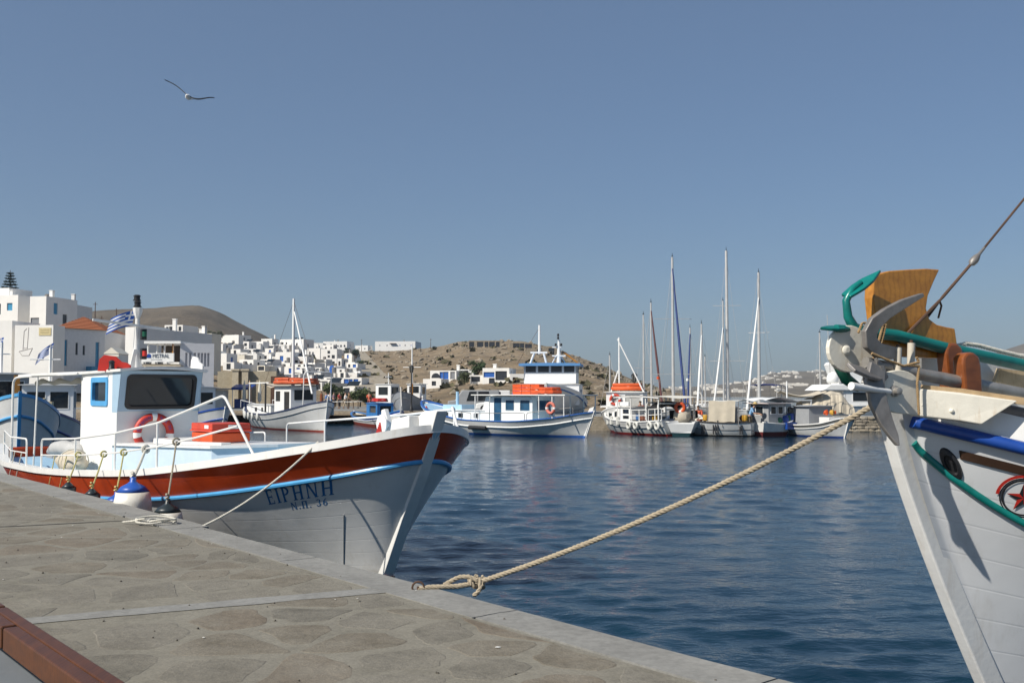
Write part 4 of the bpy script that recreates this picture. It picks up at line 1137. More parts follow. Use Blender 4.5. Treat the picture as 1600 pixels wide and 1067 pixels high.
# ------------------------------------------------------------ the white boat moored bow-on at the right, only its bow in view
RH = Vector((-.925, -.38)).normalized(); RP = Vector((-RH.y, RH.x)); LW = 13.0
RB2O = Vector((2.60, 7.02)) - RH * LW; RB2Z = math.atan2(RH.y, RH.x)
def make_white_boat():
    T = thing('fishing_boat', 'white boat bow with carved wooden stem head, blue rub rail and two anchors', 'boat', (RB2O.x, RB2O.y, 0), RB2Z)
    def beam(u):
        a = (1 - u) * LW; b = (1 - (1 - min(1, max(0, a) / 5.0)) ** 2) ** .96
        st = u * LW
        if st < 4: b *= .6 + .4 * sm(st / 4)
        return max(.035, b)
    sh = [(0, 1.7), (4, 1.45), (7, 1.5), (9, 1.66), (11, 1.95), (12, 2.19), (12.5, 2.355), (12.8, 2.46), (13, 2.53)]
    H = Hull(LW, 5.2, [(x / LW, z) for x, z in sh], zk=-.8, beam=beam, rb=1.62, rs=.3, pm=.35, pb=1.4, rpow=1.22)
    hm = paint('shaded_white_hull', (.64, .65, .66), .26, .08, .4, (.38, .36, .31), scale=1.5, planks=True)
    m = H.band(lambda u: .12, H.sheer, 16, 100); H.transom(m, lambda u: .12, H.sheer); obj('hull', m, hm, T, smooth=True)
    m = H.band(lambda u: -.5, lambda u: .12, 3, 60); obj('bottom_paint', m, RED, T, smooth=True)
    H.rail_part('rub_rail', RBLUE, T, lambda u: H.sheer(u) - .05, .043, .02, u1=.995, n=90, sub=12, sides=(1,)); H.rail_part('rub_rail', RBLUE, T, lambda u: H.sheer(u) - .05, .05, .0, u1=.95, n=60, sub=10, sides=(-1,))
    teal = lambda u: H.sheer(u) - .12 - .58 * (1 - math.exp(-(1 - u) * LW / .36))
    H.rail_part('teal_strake', TEAL, T, teal, .026, .002, u1=.996, n=100, sub=10, sides=(1,)); H.rail_part('teal_strake', TEAL, T, teal, .034, .0, u1=.95, n=60, sub=8, sides=(-1,))
    # dark wooden rubbing batten between the rails
    for sd in (1, -1):
        mb = MB(); n = 30; vs = []
        for i in range(n + 1):
            u = lerp(.80, .9795, i / n); z = H.sheer(u) - .20
            for dz, o in ((-.03, .0), (-.03, .02), (.03, .02), (.03, .0)): vs.append(H.pt(u, z + dz, sd, o))
        mb.add(vs, [(i*4+j, (i+1)*4+j, (i+1)*4+(j+1) % 4, i*4+(j+1) % 4) for i in range(n) for j in range(4)] + [(0, 1, 2, 3), (n*4+3, n*4+2, n*4+1, n*4)])
        obj('batten', mb, paint('dark_batten', (.045, .022, .012), .5, .3), T)
    # bulwark above the rail, set inward
    bw = MB(); us = [.55 + .432 * q for q in H.us(50)]
    for sd in (1, -1):
        vs = []
        for u in us:
            e = H.pt(u, H.sheer(u), sd); y = max(.02, abs(e.y) - .06); k = .17
            for yy, z in ((y, 0), (y - .01, k), (max(.0, y - .06), k), (max(.0, y - .07), 0)): vs.append((e.x, sd * yy, e.z + z))
        bw.add(vs, [(i*4+j, (i+1)*4+j, (i+1)*4+(j+1) % 4, i*4+(j+1) % 4) for i in range(len(us)-1) for j in range(4)])
    obj('bulwark', bw, WHITE, T, smooth=True)
    cr = MB()
    for sd in (1, -1):
        cr.tube([Vector((p.x, sd * (abs(p.y) - .09) if abs(p.y) > .1 else 0, p.z + .20)) for p in [H.pt(u, H.sheer(u), sd) for u in us]], .035, 8)
    obj('bulwark_rail', cr, GALV, T, smooth=True)
    H.deck(T, CREAM, .02)
    # stem
    st = MB(); lead = []; rear = []
    for i in range(15):
        z = lerp(-.3, 2.55, i / 14); e = H.pt(1.0, min(z, 2.53), 1); x = e.x + max(0, z - 2.53) * .5
        lead.append((x + .09, z)); rear.append((x - lerp(.11, .05, i / 14), z))
    st.prism(lead + rear[::-1], (0, -.055, 0), (1, 0, 0), (0, 0, 1), (0, .11, 0)); obj('stem_post', st, WHITE, T, bevel=.012)
    # hawse plate and hull emblem on the port bow
    def find(px, py):
        best = None
        for i in range(101):
            u = .92 + .08 * i / 100
            for j in range(71):
                z = .6 + 1.9 * j / 70
                q = proj(MW[T.name] @ H.pt(u, z, 1)); d = (q[0]-px)**2 + (q[1]-py)**2
                if best is None or d < best[0]: best = (d, u, z)
        return best[1], best[2]
    def patch(u, z):
        e = H.pt(u, z, 1); a = (H.pt(u - .003, z, 1) - e).normalized(); b = (H.pt(u, z + .02, 1) - e).normalized(); n = a.cross(b).normalized()
        if n.y < 0: n = -n
        b = n.cross(a).normalized()
        if b.z < 0: b = -b
        return e, a, b, n
    e, a, b, n = patch(*find(1486, 727))
    hw = MB(); hw.lathe([(.0, 0), (.9, 0), (1, .1), (.9, .24), (.62, .30), (.55, .12), (.0, .12)], n=24)
    ax = (b * .9 - a * .42).normalized(); bx = n.cross(ax)
    hw.v = [tuple(e + n * (v[2] * .12 - .012) + ax * v[1] * .125 + bx * v[0] * .052) for v in hw.v]; obj('hawse_plate', hw, BLACK, T, smooth=True)
    e, a, b, n = patch(*find(1598, 778))
    def hp(x, y, d=.006):
        return e + a * x + b * y + n * d
    rg = MB(); N = 40
    for r0, r1 in ((.135, .122), (.148, .140)):
        vs = [hp(r * math.cos(k*2*math.pi/N), r * math.sin(k*2*math.pi/N)) for r in (r0, r1) for k in range(N)]; rg.add(vs, [(k, (k+1) % N, N+(k+1) % N, N+k) for k in range(N)])
    obj('emblem_ring', rg, BLACK, T)
    for s0, mat, nm in ((0, REDP, 'emblem_star_red'), (1, BLACK, 'emblem_star_black')):
        sg = MB()
        for k in range(5):
            an = R(90 + 72 * k); aa = an + R(36) * (1 if s0 else -1); tip = (.108 * math.cos(an), .108 * math.sin(an)); ind = (.042 * math.cos(aa), .042 * math.sin(aa))
            sg.add([hp(0, 0, .008), hp(*tip, .008), hp(*ind, .008)], [(0, 1, 2)])
        obj(nm, sg, mat, T)
    ab = MB(); vs = [hp(r * math.cos(R(q)), r * math.sin(R(q)), .009) for r in (.172, .152) for q in range(60, 171, 10)]; n_ = 12
    ab.add(vs, [(k, k+1, n_+k+1, n_+k) for k in range(n_-1)]); obj('emblem_arc', ab, REDP, T)
    # carved stem head board, bitts
    def loc(v): return MW[T.name].inverted() @ v
    def cl(px, py, yoff=0.0):                          # point on the boat's centre plane (shifted by yoff to port)
        a_, b_, c_ = ray(px, py); d = Vector((a_, b_)); nn = RP; o = RB2O + RP * yoff
        l = o.dot(nn) / d.dot(nn); w = Vector((a_ * l, b_ * l, EYE + c_ * l)); return loc(w)
    out = [(1367, 434), (1374, 428), (1392, 423), (1420, 421), (1450, 419.5), (1470, 421), (1461, 440), (1452, 462), (1449, 482), (1454, 498), (1466, 507), (1482, 511), (1494, 513), (1498, 540), (1470, 560), (1400, 556), (1377, 530), (1370, 500), (1366, 465)]
    L2 = [cl(x, y, .0) for x, y in out]
    hb = MB(); hb.prism([(q.x, q.z) for q in L2], (0, -.01, 0), (1, 0, 0), (0, 0, 1), (0, -.09, 0)); obj('stem_head', hb, PINE, T, bevel=.008)
    # two varnished bitts
    for (px, py), y0 in (((1474, 560), -.02), ((1500, 575), .16)):
        c = cl(px, py, y0); m = MB()
        m.prism([(-.085, -.30), (.075, -.30), (.07, .05), (.06, .095), (.02, .125), (-.04, .125), (-.09, .09), (-.10, .03)], (c.x, c.y, c.z - .02), (.97, 0, -.05), (.10, 0, 1), (0, .10, 0)); obj('bitt', m, BROWN, T, bevel=.018)
    # roller cheek and long side plate at the port side of the bow
    def plate(name, pts, y, th, mat, par=T, bev=.006):
        q = [cl(x, yy, y) for x, yy in pts]; m = MB(); m.prism([(p.x, p.z) for p in q], (0, y, 0), (1, 0, 0), (0, 0, 1), (0, -th, 0)); return obj(name, m, mat, par, bevel=bev)
    def disc(cx, cy, rx, ry, a0, a1, n=18): return [(cx + rx * math.cos(R(lerp(a0, a1, k/n))), cy - ry * math.sin(R(lerp(a0, a1, k/n)))) for k in range(n+1)]
    pl = plate('roller_plate', disc(1405, 611, 37, 33, 20, 225) + [(1384, 640), (1400, 645), (1424, 648), (1438, 650), (1437, 622)], .30, .035, CREAM)
    q = [cl(*p) for p in ((1437, 607, .30), (1500, 613, .42), (1592, 626, .60), (1534, 663, .50), (1500, 657, .43), (1437, 650, .30))]
    m = MB(); m.add(q + [p + Vector((.02, -.07, 0)) for p in q], [tuple(range(5, -1, -1)), tuple(range(6, 12))] + [(k, (k+1) % 6, 6+(k+1) % 6, 6+k) for k in range(6)]); obj('side_board', m, CREAM, T, bevel=.008)
    q = [cl(*p) for p in ((1440, 606, .27), (1500, 612, .38), (1600, 627, .58), (1640, 634, .64))]
    m = MB(); m.tube(q, [.03, .032, .034, .034], 4); obj('top_timber', m, paint('worn_timber', (.45, .32, .18), .8, .25, .6, (.25, .12, .05), scale=8), T)
    for px, py in ((1441, 633), (1487, 642)):
        c = cl(px, py, .30 if px < 1450 else .405); m = MB(); m.lathe([(.014, -.01), (.014, .006), (.008, .012)], c, (0, 1, 0), 10); obj('bolt', m, CREAM, T, smooth=True)
    c = cl(1397, 611, .30); m = MB(); m.lathe([(.036, 0), (.036, .012), (.024, .018), (.024, .05), (.012, .055)], c, (0, 1, 0), 16); obj('roller_pin', m, STEEL, T, smooth=True)
    m = MB(); m.tube([cl(1390, 612, .33), cl(1362, 608, .36), cl(1330, 603, .40)], [.018, .02, .026], 10); obj('locking_bar', m, WHITE, T, smooth=True)
    plate('roller_plate', disc(1327, 545, 32, 37, 20, 300) + [(1345, 580), (1362, 574), (1369, 560), (1362, 548)], .12, .035, CREAM)
    c = cl(1322, 547, .125); m = MB(); m.lathe([(.032, 0), (.032, .01), (.018, .02), (.014, .02)], c, (0, 1, 0), 16); obj('roller_pin', m, CREAM, T, smooth=True)
    # white roller sleeves standing on the roller platform
    for (x, y, y0, y1, yo) in ((1403, 0, 543, 583, .24), (1424, 0, 536, 572, .16)):
        a_, b_ = cl(x, y0, yo), cl(x - 1, y1, yo); m = MB(); m.tube([b_, a_], .025, 12); o = obj('guide_roller', m, paint('nylon_roller', (.62, .56, .46), .5, .12), T, smooth=True)
        m = MB(); m.tube([a_, a_ + Vector((0, 0, .02))], .011, 8); obj('guide_pin', m, RUST, o)
    # inner bulwark, rusty panel and samson rail, seen above the side board
    ib = MB(); a_ = [cl(1440, 540, -.22), cl(1590, 577, -.28), cl(1640, 590, -.30)]; b_ = [cl(1440, 600, -.22), cl(1590, 640, -.28), cl(1640, 650, -.30)]
    ib.add(a_ + b_, [(0, 1, 4, 3), (1, 2, 5, 4)]); ib.add([p + Vector((0, -.05, 0)) for p in a_ + b_], [(0, 1, 4, 3), (1, 2, 5, 4)]); obj('foredeck_panel', ib, WHITE, T)
    rp = MB(); q = [cl(1562, 575, -.16), cl(1640, 585, -.16), cl(1640, 622, -.16), cl(1553, 604, -.16)]; rp.add(q + [p + Vector((0, -.03, 0)) for p in q], [(0, 1, 2, 3), (4, 5, 6, 7), (0, 1, 5, 4), (3, 0, 4, 7), (2, 3, 7, 6)]); obj('rusty_locker', rp, paint('rust_stained_cream', (.55, .42, .26), .7, .2, .7, (.28, .11, .03), scale=7), T)
    # forestay with turnbuckle
    m = MB(); p0 = cl(1446, 500, -.05); p1 = cl(1468, 470, -.02); p2 = cl(1522, 407, 0); p3 = cl(1640, 262, 0)
    m.tube([p0, p1], .010, 6); m.tube([cl(1466, 497, -.08), cl(1471, 478, -.05), p1], .008, 6); obj('stay_strop', m, RUST, T, smooth=True)
    m = MB(); m.tube([p1, p1.lerp(p2, .1), p1.lerp(p2, .85), p2], [.008, .012, .011, .009], 8); m.tube([cl(1404, 535, .02), p1], .011, 6); obj('turnbuckle', m, RUST, T, smooth=True)
    m = MB(); m.tube([p2, p3], .0085, 6); obj('forestay', m, RUST, T, smooth=True)
    m = MB(); c = p2; m.lathe([(.008, -.05), (.026, -.03), (.03, 0), (.026, .03), (.012, .07), (.010, .14)], c, (p3 - p2), 10); obj('stay_shackle', m, GALV, T, smooth=True)
    # mooring line leading over the foredeck
    m = MB(); laid_rope(m, [cl(x, y, -.10) for x, y in ((1486, 548), (1494, 541), (1510, 537), (1530, 540), (1560, 548), (1610, 560))], .017, .08); o = obj('deck_line', m, ROPEW, T, smooth=True)
    return T, H, cl
WB, WBH, wcl = make_white_boat()
def wbw(p): return MW[WB.name] @ p
def fluke(mb, c, ax, wid, nrm, L, Wd, th=.02):
    """shovel shaped fluke palm: tip along ax"""
    c = Vector(c); ax = Vector(ax).normalized(); nrm = Vector(nrm).normalized(); sd = ax.cross(nrm).normalized(); nrm = sd.cross(ax)
    o = [(0, -.35), (.35, -.5), (.62, -.42), (1, 0), (.62, .42), (.35, .5), (0, .35)]
    mb.prism([(x * L, y * Wd) for x, y in o], c - nrm * th / 2, ax, sd, nrm * th)
def make_anchors():
    def W(px, py, y): return wbw(wcl(px, py, y))
    # teal painted anchor lashed on the far side of the bow
    T = thing('anchor', 'teal painted anchor with long shank lashed over the white boat bow', 'anchor', wbw(wcl(1350, 530, .0)), 0)
    m = MB(); m.tube([W(1345, 518, .05), W(1400, 524, .05), W(1480, 545, .03), W(1620, 575, .0)], [.040, .040, .043, .045], 14); obj('shank', m, TEAL, T, smooth=True, world=True)
    m = MB(); m.tube([W(1352, 519, .05), W(1334, 512, .06), W(1325, 495, .06), W(1322, 470, .06), W(1331, 452, .06), W(1345, 441, .06)], [.04, .036, .03, .026, .024, .02], 12); obj('arm', m, TEAL, T, smooth=True, world=True)
    m = MB(); m.tube([W(1356, 522, .05), W(1330, 516, .08), W(1306, 513, .12)], [.04, .032, .026], 12); obj('arm', m, TEAL, T, smooth=True, world=True)
    m = MB(); m.tube([W(1345, 522, .04), W(1320, 545, .0), W(1312, 572, -.02), W(1322, 592, -.02), W(1342, 606, -.02)], [.04, .04, .045, .04, .03], 12); obj('arm', m, paint('dark_green_paint', (.004, .075, .05), .35, .3), T, smooth=True, world=True)
    for (p0, p1, y, wd, L) in (((1322, 463), (1374, 425), .06, .115, .27), ((1318, 513), (1283, 513), .12, .075, .19)):
        a, b = W(*p0, y), W(*p1, y); d = b - a
        m = MB(); up = Vector((-.35, -.45, .8)); fluke(m, a, d, 1, up - d.normalized() * up.dot(d.normalized()), d.length * 1.05, wd, .022); obj('fluke', m, TEAL, T, world=True, bevel=.006)
    # galvanised anchor hanging at the port side
    T = thing('anchor', 'weathered galvanised anchor with long steel shank hanging at the white boat bow', 'anchor', wbw(wcl(1360, 590, .22)), 0)
    m = MB(); m.tube([W(1352, 566, .20), W(1400, 577, .20), W(1500, 597, .19), W(1640, 625, .18)], [.038, .040, .045, .050], 14); obj('shank', m, STEEL, T, smooth=True, world=True)
    m = MB()
    def blade(pts, ws, y0, y1, th, mat, nm):
        k = len(pts); mb = MB(); vs = []
        c = [W(px, py, lerp(y0, y1, i/(k-1))) for i, (px, py) in enumerate(pts)]
        for i in range(k):
            d = (c[min(i+1, k-1)] - c[max(i-1, 0)]).normalized(); n = Vector((RP.x, RP.y, 0)); s = d.cross(n).normalized()
            for e, f in ((-1, -1), (1, -1), (1, 1), (-1, 1)): vs.append(c[i] + s * e * ws[i] / 2 + n * f * th / 2)
        mb.add(vs, [(i*4+j, (i+1)*4+j, (i+1)*4+(j+1) % 4, i*4+(j+1) % 4) for i in range(k-1) for j in range(4)] + [(0, 1, 2, 3), (k*4-1, k*4-2, k*4-3, k*4-4)])
        obj(nm, mb, mat, T, smooth=True, world=True, bevel=.006)
    blade([(1396, 552), (1372, 548), (1359, 536), (1358, 520), (1366, 505), (1384, 490), (1410, 475), (1440, 461)], [.08, .10, .105, .10, .09, .075, .062, .025], .24, .30, .045, GALV, 'arm')
    blade([(1370, 570), (1366, 600), (1372, 630), (1384, 660), (1396, 682), (1402, 696)], [.12, .15, .135, .10, .06, .015], .30, .42, .035, GALV, 'fluke_arm')
    a, b = W(1378, 592, .30), W(1329, 574, .36); m = MB(); d = b - a; fluke(m, b, a - b, 1, (.3, -.5, .8), d.length * 1.15, .12, .025); obj('fluke', m, GALV, T, world=True, bevel=.006)
    m = MB(); m.tube([W(1380, 590, .28), W(1374, 572, .30), W(1368, 560, .30)], [.035, .03, .01], 8); obj('crown', m, GALV, T, smooth=True, world=True)
    # lashings
    m = MB(); y = .16
    for q in ([(1341, 520), (1347, 505), (1366, 504), (1384, 508)], [(1349, 521), (1353, 506), (1380, 506), (1370, 545), (1360, 575)], [(1384, 507), (1376, 540), (1363, 577)]): laid_rope(m, [W(a, b, y) for a, b in q], .009, .05)
    o = obj('lashing', m, ropemat('brown_rope', (.42, .28, .14)), None, smooth=True); tag(o, 'brown rope lashing round the teal anchor shank', 'rope')
    m = MB()
    for q in ([(1362, 552), (1385, 562), (1412, 572), (1436, 566), (1432, 558)], [(1418, 571), (1436, 572), (1433, 600), (1436, 648)]): laid_rope(m, [W(a, b, .335) for a, b in q], .009, .05)
    o = obj('lashing', m, MATS['brown_rope'], None, smooth=True); tag(o, 'brown rope lashing hanging over the side board of the white boat bow', 'rope')
make_anchors()

# the heavy mooring rope from the quay ring to the white boat
def make_rope():
    p0 = onz(676, 917, 1.02); k0 = P(742, 911, 8.75); far = wbw(wcl(1392, 618, -.40))
    T = thing('mooring_rope', 'thick twisted mooring rope with a knot running from the quay to the white boat', 'rope', p0, 0)
    pts = [p0 + Vector((-.15, -.03, -.01)), p0, P(705, 916.5, 8.72)] + sag(k0, far, .0, 3)
    n = 40; pts = [p0 + Vector((-.12, -.02, -.012)), p0 + Vector((-.02, 0, 0)), P(712, 916, 8.74)]
    A, B = k0, far
    for i in range(n + 1):
        t = i / n; q = A.lerp(B, t); pts.append(q - Vector((0, 0, .10 * 4 * t * (1 - t))))
    m = MB(); laid_rope(m, pts, .0225, .115); obj('rope', m, ROPE, T, smooth=True, world=True)
    kn = MB(); c = k0
    def loop(ax, r, off, a0, a1, z=0):
        ax = Vector(ax).normalized(); e = ax.orthogonal().normalized(); f = ax.cross(e)
        return [c + Vector(off) + (e * math.cos(a) + f * math.sin(a)) * r + ax * z * (a - a0) for a in [lerp(a0, a1, i / 16) for i in range(17)]]
    laid_rope(kn, loop((1, .2, .25), .044, (.03, 0, .0), 0, 6.6, .008), .020, .115)
    laid_rope(kn, loop((1, -.2, .4), .042, (-.03, 0, .0), 1, 7.3, .01), .020, .115)
    laid_rope(kn, [c + Vector(v) for v in ((.02, -.03, .03), (-.05, -.02, .06), (-.13, 0, .055), (-.2, .01, .02), (-.26, .01, -.015))], .0195, .115)
    laid_rope(kn, [c + Vector(v) for v in ((.04, -.03, .02), (.05, -.06, -.03), (.02, -.07, -.07), (-.01, -.06, -.09))], .0195, .115)
    obj('knot', kn, ROPE, T, smooth=True, world=True)
    rg = thing('mooring_ring', 'small rusty ring and eye bolt at the quay corner below the thick rope', 'ring', p0 + Vector((-.12, -.02, -.02)), 0)
    part('ring', RUST, rg, lambda m: m.tube([(.05*math.cos(a), .0, .02 + .05*math.sin(a)) for a in [k*math.pi/6 for k in range(12)]], .009, 6, closed=True), smooth=True)
    part('eye_bolt', RUST, rg, lambda m: m.lathe([(.03, -.03), (.03, .0), (.012, .005), (.012, .03)], n=8), smooth=True)
make_rope()

# timber topped bench at the lower left
def make_bench():
    z = 1.40; a = onz(-130, 857, z); b = onz(232, 1087, z); d = (b - a).normalized(); nn = Vector((-d.y, d.x, 0))
    if nn.y < 0: nn = -nn
    T = thing('bench', 'low grey bench block topped with varnished brown timber at the quay', 'bench', (b.x, b.y, 1.0), 0)
    L = (b - a).length
    for i, (o0, w) in enumerate(((-.04, .075), (-.12, .075))):
        cuts = ((-.2, .55), (.558, 1.4)) if i == 0 else ((-.2, .66), (.668, 1.4))
        for c0, c1 in cuts:
            m = MB(); p, q = a + d * L * c0 + nn * o0, a + d * L * c1 + nn * o0; m.bar(p - Vector((0, 0, .06)), q - Vector((0, 0, .06)), w, .12); obj('timber', m, TIMBER, T, world=True, bevel=.008)
    m = MB(); m.bar(a - d * .5 + nn * -.36 + Vector((0, 0, -.27)), b + d * .9 + nn * -.36 + Vector((0, 0, -.27)), .44, .27); obj('block', m, paint('grey_render', (.14, .155, .165), .9, .12, .3, (.15, .15, .15)), T, world=True, bevel=.01)
    m = MB(); m.bar(a - d * .5 + nn * -.9 + Vector((0, 0, -.32)), b + d * .2 + nn * -.9 + Vector((0, 0, -.32)), .9, .16); obj('lower_step', m, MATS['grey_render'], T, world=True, bevel=.01)
make_bench()

# gull
def make_gull():
    c = P(294, 152, 26); T = thing('gull', 'white gull with dark tipped wings gliding in the sky', 'gull', c, R(10))
    body = MB(); prof = [(.004, -.24), (.03, -.2), (.065, -.08), (.07, .03), (.05, .12), (.036, .16), (.042, .20), (.03, .235), (.008, .27)]
    body.lathe(prof, (0, 0, 0), (0, -1, -.12), 12); body.v = [tuple(v) for v in body.v]
    obj('body', body, paint('gull_white', (.75, .75, .74), .8, .05), T, smooth='full')
    part('tail', MATS['gull_white'], T, lambda m: m.prism([(-.03, 0), (.03, 0), (.075, .16), (-.075, .16)], (0, .18, .02), (1, 0, 0), (0, 1, .05), (0, 0, .01)))
    part('beak', paint('beak_yellow', (.6, .35, .05), .5), T, lambda m: m.lathe([(.012, .26), (.008, .30), (.002, .33)], (0, 0, 0), (0, -1, -.12), 6))
    wm, n, l, p = _new('gull_wing'); tc = _coord(n, l, (1, 1, 1)); sx = n.new('ShaderNodeSeparateXYZ'); l.new(tc, sx.inputs[0])
    ab = n.new('ShaderNodeMath'); ab.operation = 'ABSOLUTE'; l.new(sx.outputs[0], ab.inputs[0])
    l.new(_ramp(n, l, ab.outputs[0], [(.0, (.5, .5, .5)), (.25, (.22, .23, .25)), (.44, (.16, .17, .19)), (.5, (.012, .012, .014))]), p.inputs['Base Color'])
    for sd in (-1, 1):
        m = MB()
        def wf(u, v):
            x = u * .62; ch = lerp(.15, .035, u ** 1.6); y = -.06 + .05 * math.sin(u * 3.1) + (v - .35) * ch + .12 * max(0, u - .5)
            if sd < 0: z = .02 + .40 * u + .06 * math.sin(u * 3.14)
            else: z = .02 - .06 * u - .04 * math.sin(u * 5.2) + .02 * u * u
            return Vector((sd * x * (.95 if sd < 0 else 1.05), y, z + .012 * math.sin(v * 3.14)))
        m.grid(wf, 16, 5); k = len(m.v); nf = list(m.f); m.v += [(v[0], v[1], v[2] - .006) for v in m.v]; m.f += [tuple(k + i for i in reversed(f)) for f in nf]
        obj('wing', m, wm, T, smooth='full')
make_gull()
# ------------------------------------------------------------ boats across the harbour
def frame(bow, stern):
    """origin, heading and length of a boat from the water points below its bow and stern"""
    b = onz(bow[0], bow[1], 0); s = onz(stern[0], stern[1], 0); d = b - s
    return s, math.atan2(d.y, d.x), d.length
def boat(label, bow, stern, over=.6, **k):
    s, rz, L = frame(bow, stern); d = Vector((math.cos(rz), math.sin(rz), 0))
    T = thing(k.pop('name', 'fishing_boat'), label, 'boat', s, rz, k.pop('group', None)); return T, L
def tyre(T, c, axis, r, mat=None):
    ax = Vector(axis).normalized(); e = ax.orthogonal().normalized(); f = ax.cross(e); c = Vector(c)
    m = MB(); m.tube([c + (e*math.cos(a)+f*math.sin(a))*r*.68 for a in [k*math.pi/8 for k in range(16)]], r*.32, 8, closed=True); return obj('tyre_fender', m, mat or TIREW, T, smooth=True)
def stays(T, segs, r=.012, mat=None, name='rigging_wire'):
    for a, b in segs:
        m = MB(); m.tube([a, b], r, 5); obj(name, m, mat or RUST, T)
def raft(label, M, c, d, rz, grp=None, mat=None):
    T = thing('life_raft', label, 'life raft', c, rz, grp); mt = mat or ORANGE
    part('float', mt, T, lambda m: m.tube([(d[0]/2*sx, d[1]/2*sy, d[2]*.35) for sx, sy in ((-1,-.6),(-.7,-1),(.7,-1),(1,-.6),(1,.6),(.7,1),(-.7,1),(-1,.6))], d[2]*.27, 8, closed=True), smooth=True)
    part('upper_float', mt, T, lambda m: m.tube([(d[0]*.47*sx, d[1]*.47*sy, d[2]*.78) for sx, sy in ((-1,-.6),(-.7,-1),(.7,-1),(1,-.6),(1,.6),(.7,1),(-.7,1),(-1,.6))], d[2]*.22, 8, closed=True), smooth=True)
    part('floor', mt, T, lambda m: m.box((0, 0, d[2]*.3), (d[0]*.9, d[1]*.9, d[2]*.3)))
    part('grab_rope', ROPEW, T, lambda m: m.tube([(d[0]/2*math.cos(a)*1.05, d[1]/2*math.sin(a)*1.08, d[2]*(.55 + .1*math.sin(a*6))) for a in [k*math.pi/12 for k in range(24)]], .02, 5, closed=True), smooth=True)
    part('lashing_strap', BLACK, T, lambda m: m.box((0, 0, d[2]*.55), (.05, d[1]*1.1, d[2]*.35)))
    return T

# a: white kaiki with white painted tyres
T, L = boat('white kaiki with a row of white painted tyres and a tall white mast', (508, 675), (393, 665))
A_T = T
H = Hull(L + .4, 3.9, [(0, 1.55), (.25, 1.12), (.5, 1.05), (.75, 1.35), (1, 2.05)], rb=.6, rs=.5, pb=.8)
basic_hull(T, H, HULLW, paint('red_boot', (.30, .04, .02), .5), None, rail=None, capm=paint('dark_cap', (.03, .04, .09), .5), drop=.2, caph=.09, stem=.35, wl=.10)
H.rail_part('rub_rail', GREY, T, lambda u: H.sheer(u) - .32, .035, .01)
for i, u in enumerate((.07, .125, .20, .24, .31, .38, .465)):
    e = H.pt(u, H.sheer(u) - .12, -1); tyre(T, e + Vector((0, -.10, -.05)), (.25, 1, .1), .30)
cabin(T, L*.52, L*.74, .95, .95, 3.15, .0, wins=((.1, .52, .35, .82),), front_wins=((.15, .56, .85, .86),), doors=((.62, .05, .9, .8),), over=.25, roof=paint('grey_roof', (.2, .2, .21), .6), fr=BLACK)
cabin(T, L*.10, L*.46, .9, .95, 1.75, 0, wins=((.35, .35, .45, .75), (.62, .35, .70, .75)), name='coach_roof', over=.06)
part('handrail', WHITE, T, lambda m: [m.tube([(L*.08, sd*1.3, 1.5), (L*.08, sd*1.3, 2.1), (L*.45, sd*1.6, 1.75)], .025, 6) for sd in (-1, 1)], smooth=True)
MXA = L*.60
part('mast', WHITE2, T, lambda m: m.tube([(MXA, 0, 3.1), (MXA, 0, 9.6)], [.13, .09], 10), smooth=True)
part('boom', WHITE2, T, lambda m: m.tube([(MXA + .15, 0, 8.6), (L*.86, -.1, 2.6)], [.05, .07], 8), smooth=True)
part('frame_post', paint('dark_post', (.04, .04, .04), .6), T, lambda m: m.box((L*.43, -1.15, 2.3), (.14, .10, 2.2)))
part('gantry', WHITE, T, lambda m: (m.box((L*.32, -1.1, 3.42), (L*.30, .1, .1)), m.box((L*.32, 1.1, 3.42), (L*.30, .1, .1)), m.tube([(L*.18, -1.1, 1.6), (L*.18, -1.1, 3.42)], .04, 6), m.tube([(L*.18, 1.1, 1.6), (L*.18, 1.1, 3.42)], .04, 6)))
part('awning', CANVAS, T, lambda m: m.grid(lambda u, v: Vector((lerp(L*.36, L*.5, u), lerp(-1.1, 1.1, v), 3.38 - .35*u + .1*math.sin(v*9)*u)), 8, 8), smooth=True)
stays(T, [((MXA, 0, 9.4), (L*.08, 0, 1.6)), ((MXA, 0, 9.4), (L*.98, 0, 2.2))], .012)
part('bow_post', BROWN, T, lambda m: m.tube([(L*.955, 0, 1.9), (L*.955, 0, 2.6)], [.14, .10], 8), smooth=True)
part('bow_frame', WHITE, T, lambda m: m.tube(rounded([(L*.9, -1.0, 1.7), (L*.91, -1.0, 4.1), (L*.91, 1.0, 4.1), (L*.9, 1.0, 1.7)], .3), .045, 6), smooth=True)
part('bow_fender', TIREW, T, lambda m: m.lathe([(.02, 0), (.14, .05), (.14, .6), (.02, .7)], H.pt(.93, 1.1, 1) + Vector((0, .15, 0)), n=10), smooth=True)
def w_(T, p): return MW[T.name] @ Vector(p)
raft('orange raft on the roof edge of the tyre hung kaiki, by its mast', T, w_(T, (L*.54, .0, 3.24)), (2.3, 1.5, .55), MW[T.name].to_euler().z, None, paint('faded_orange', (.56, .10, .03), .6, .2))
raft('orange raft on the front roof of the tyre hung kaiki', T, w_(T, (L*.73, .05, 3.24)), (2.1, 1.5, .45), MW[T.name].to_euler().z + .1, None, MATS['faded_orange'])

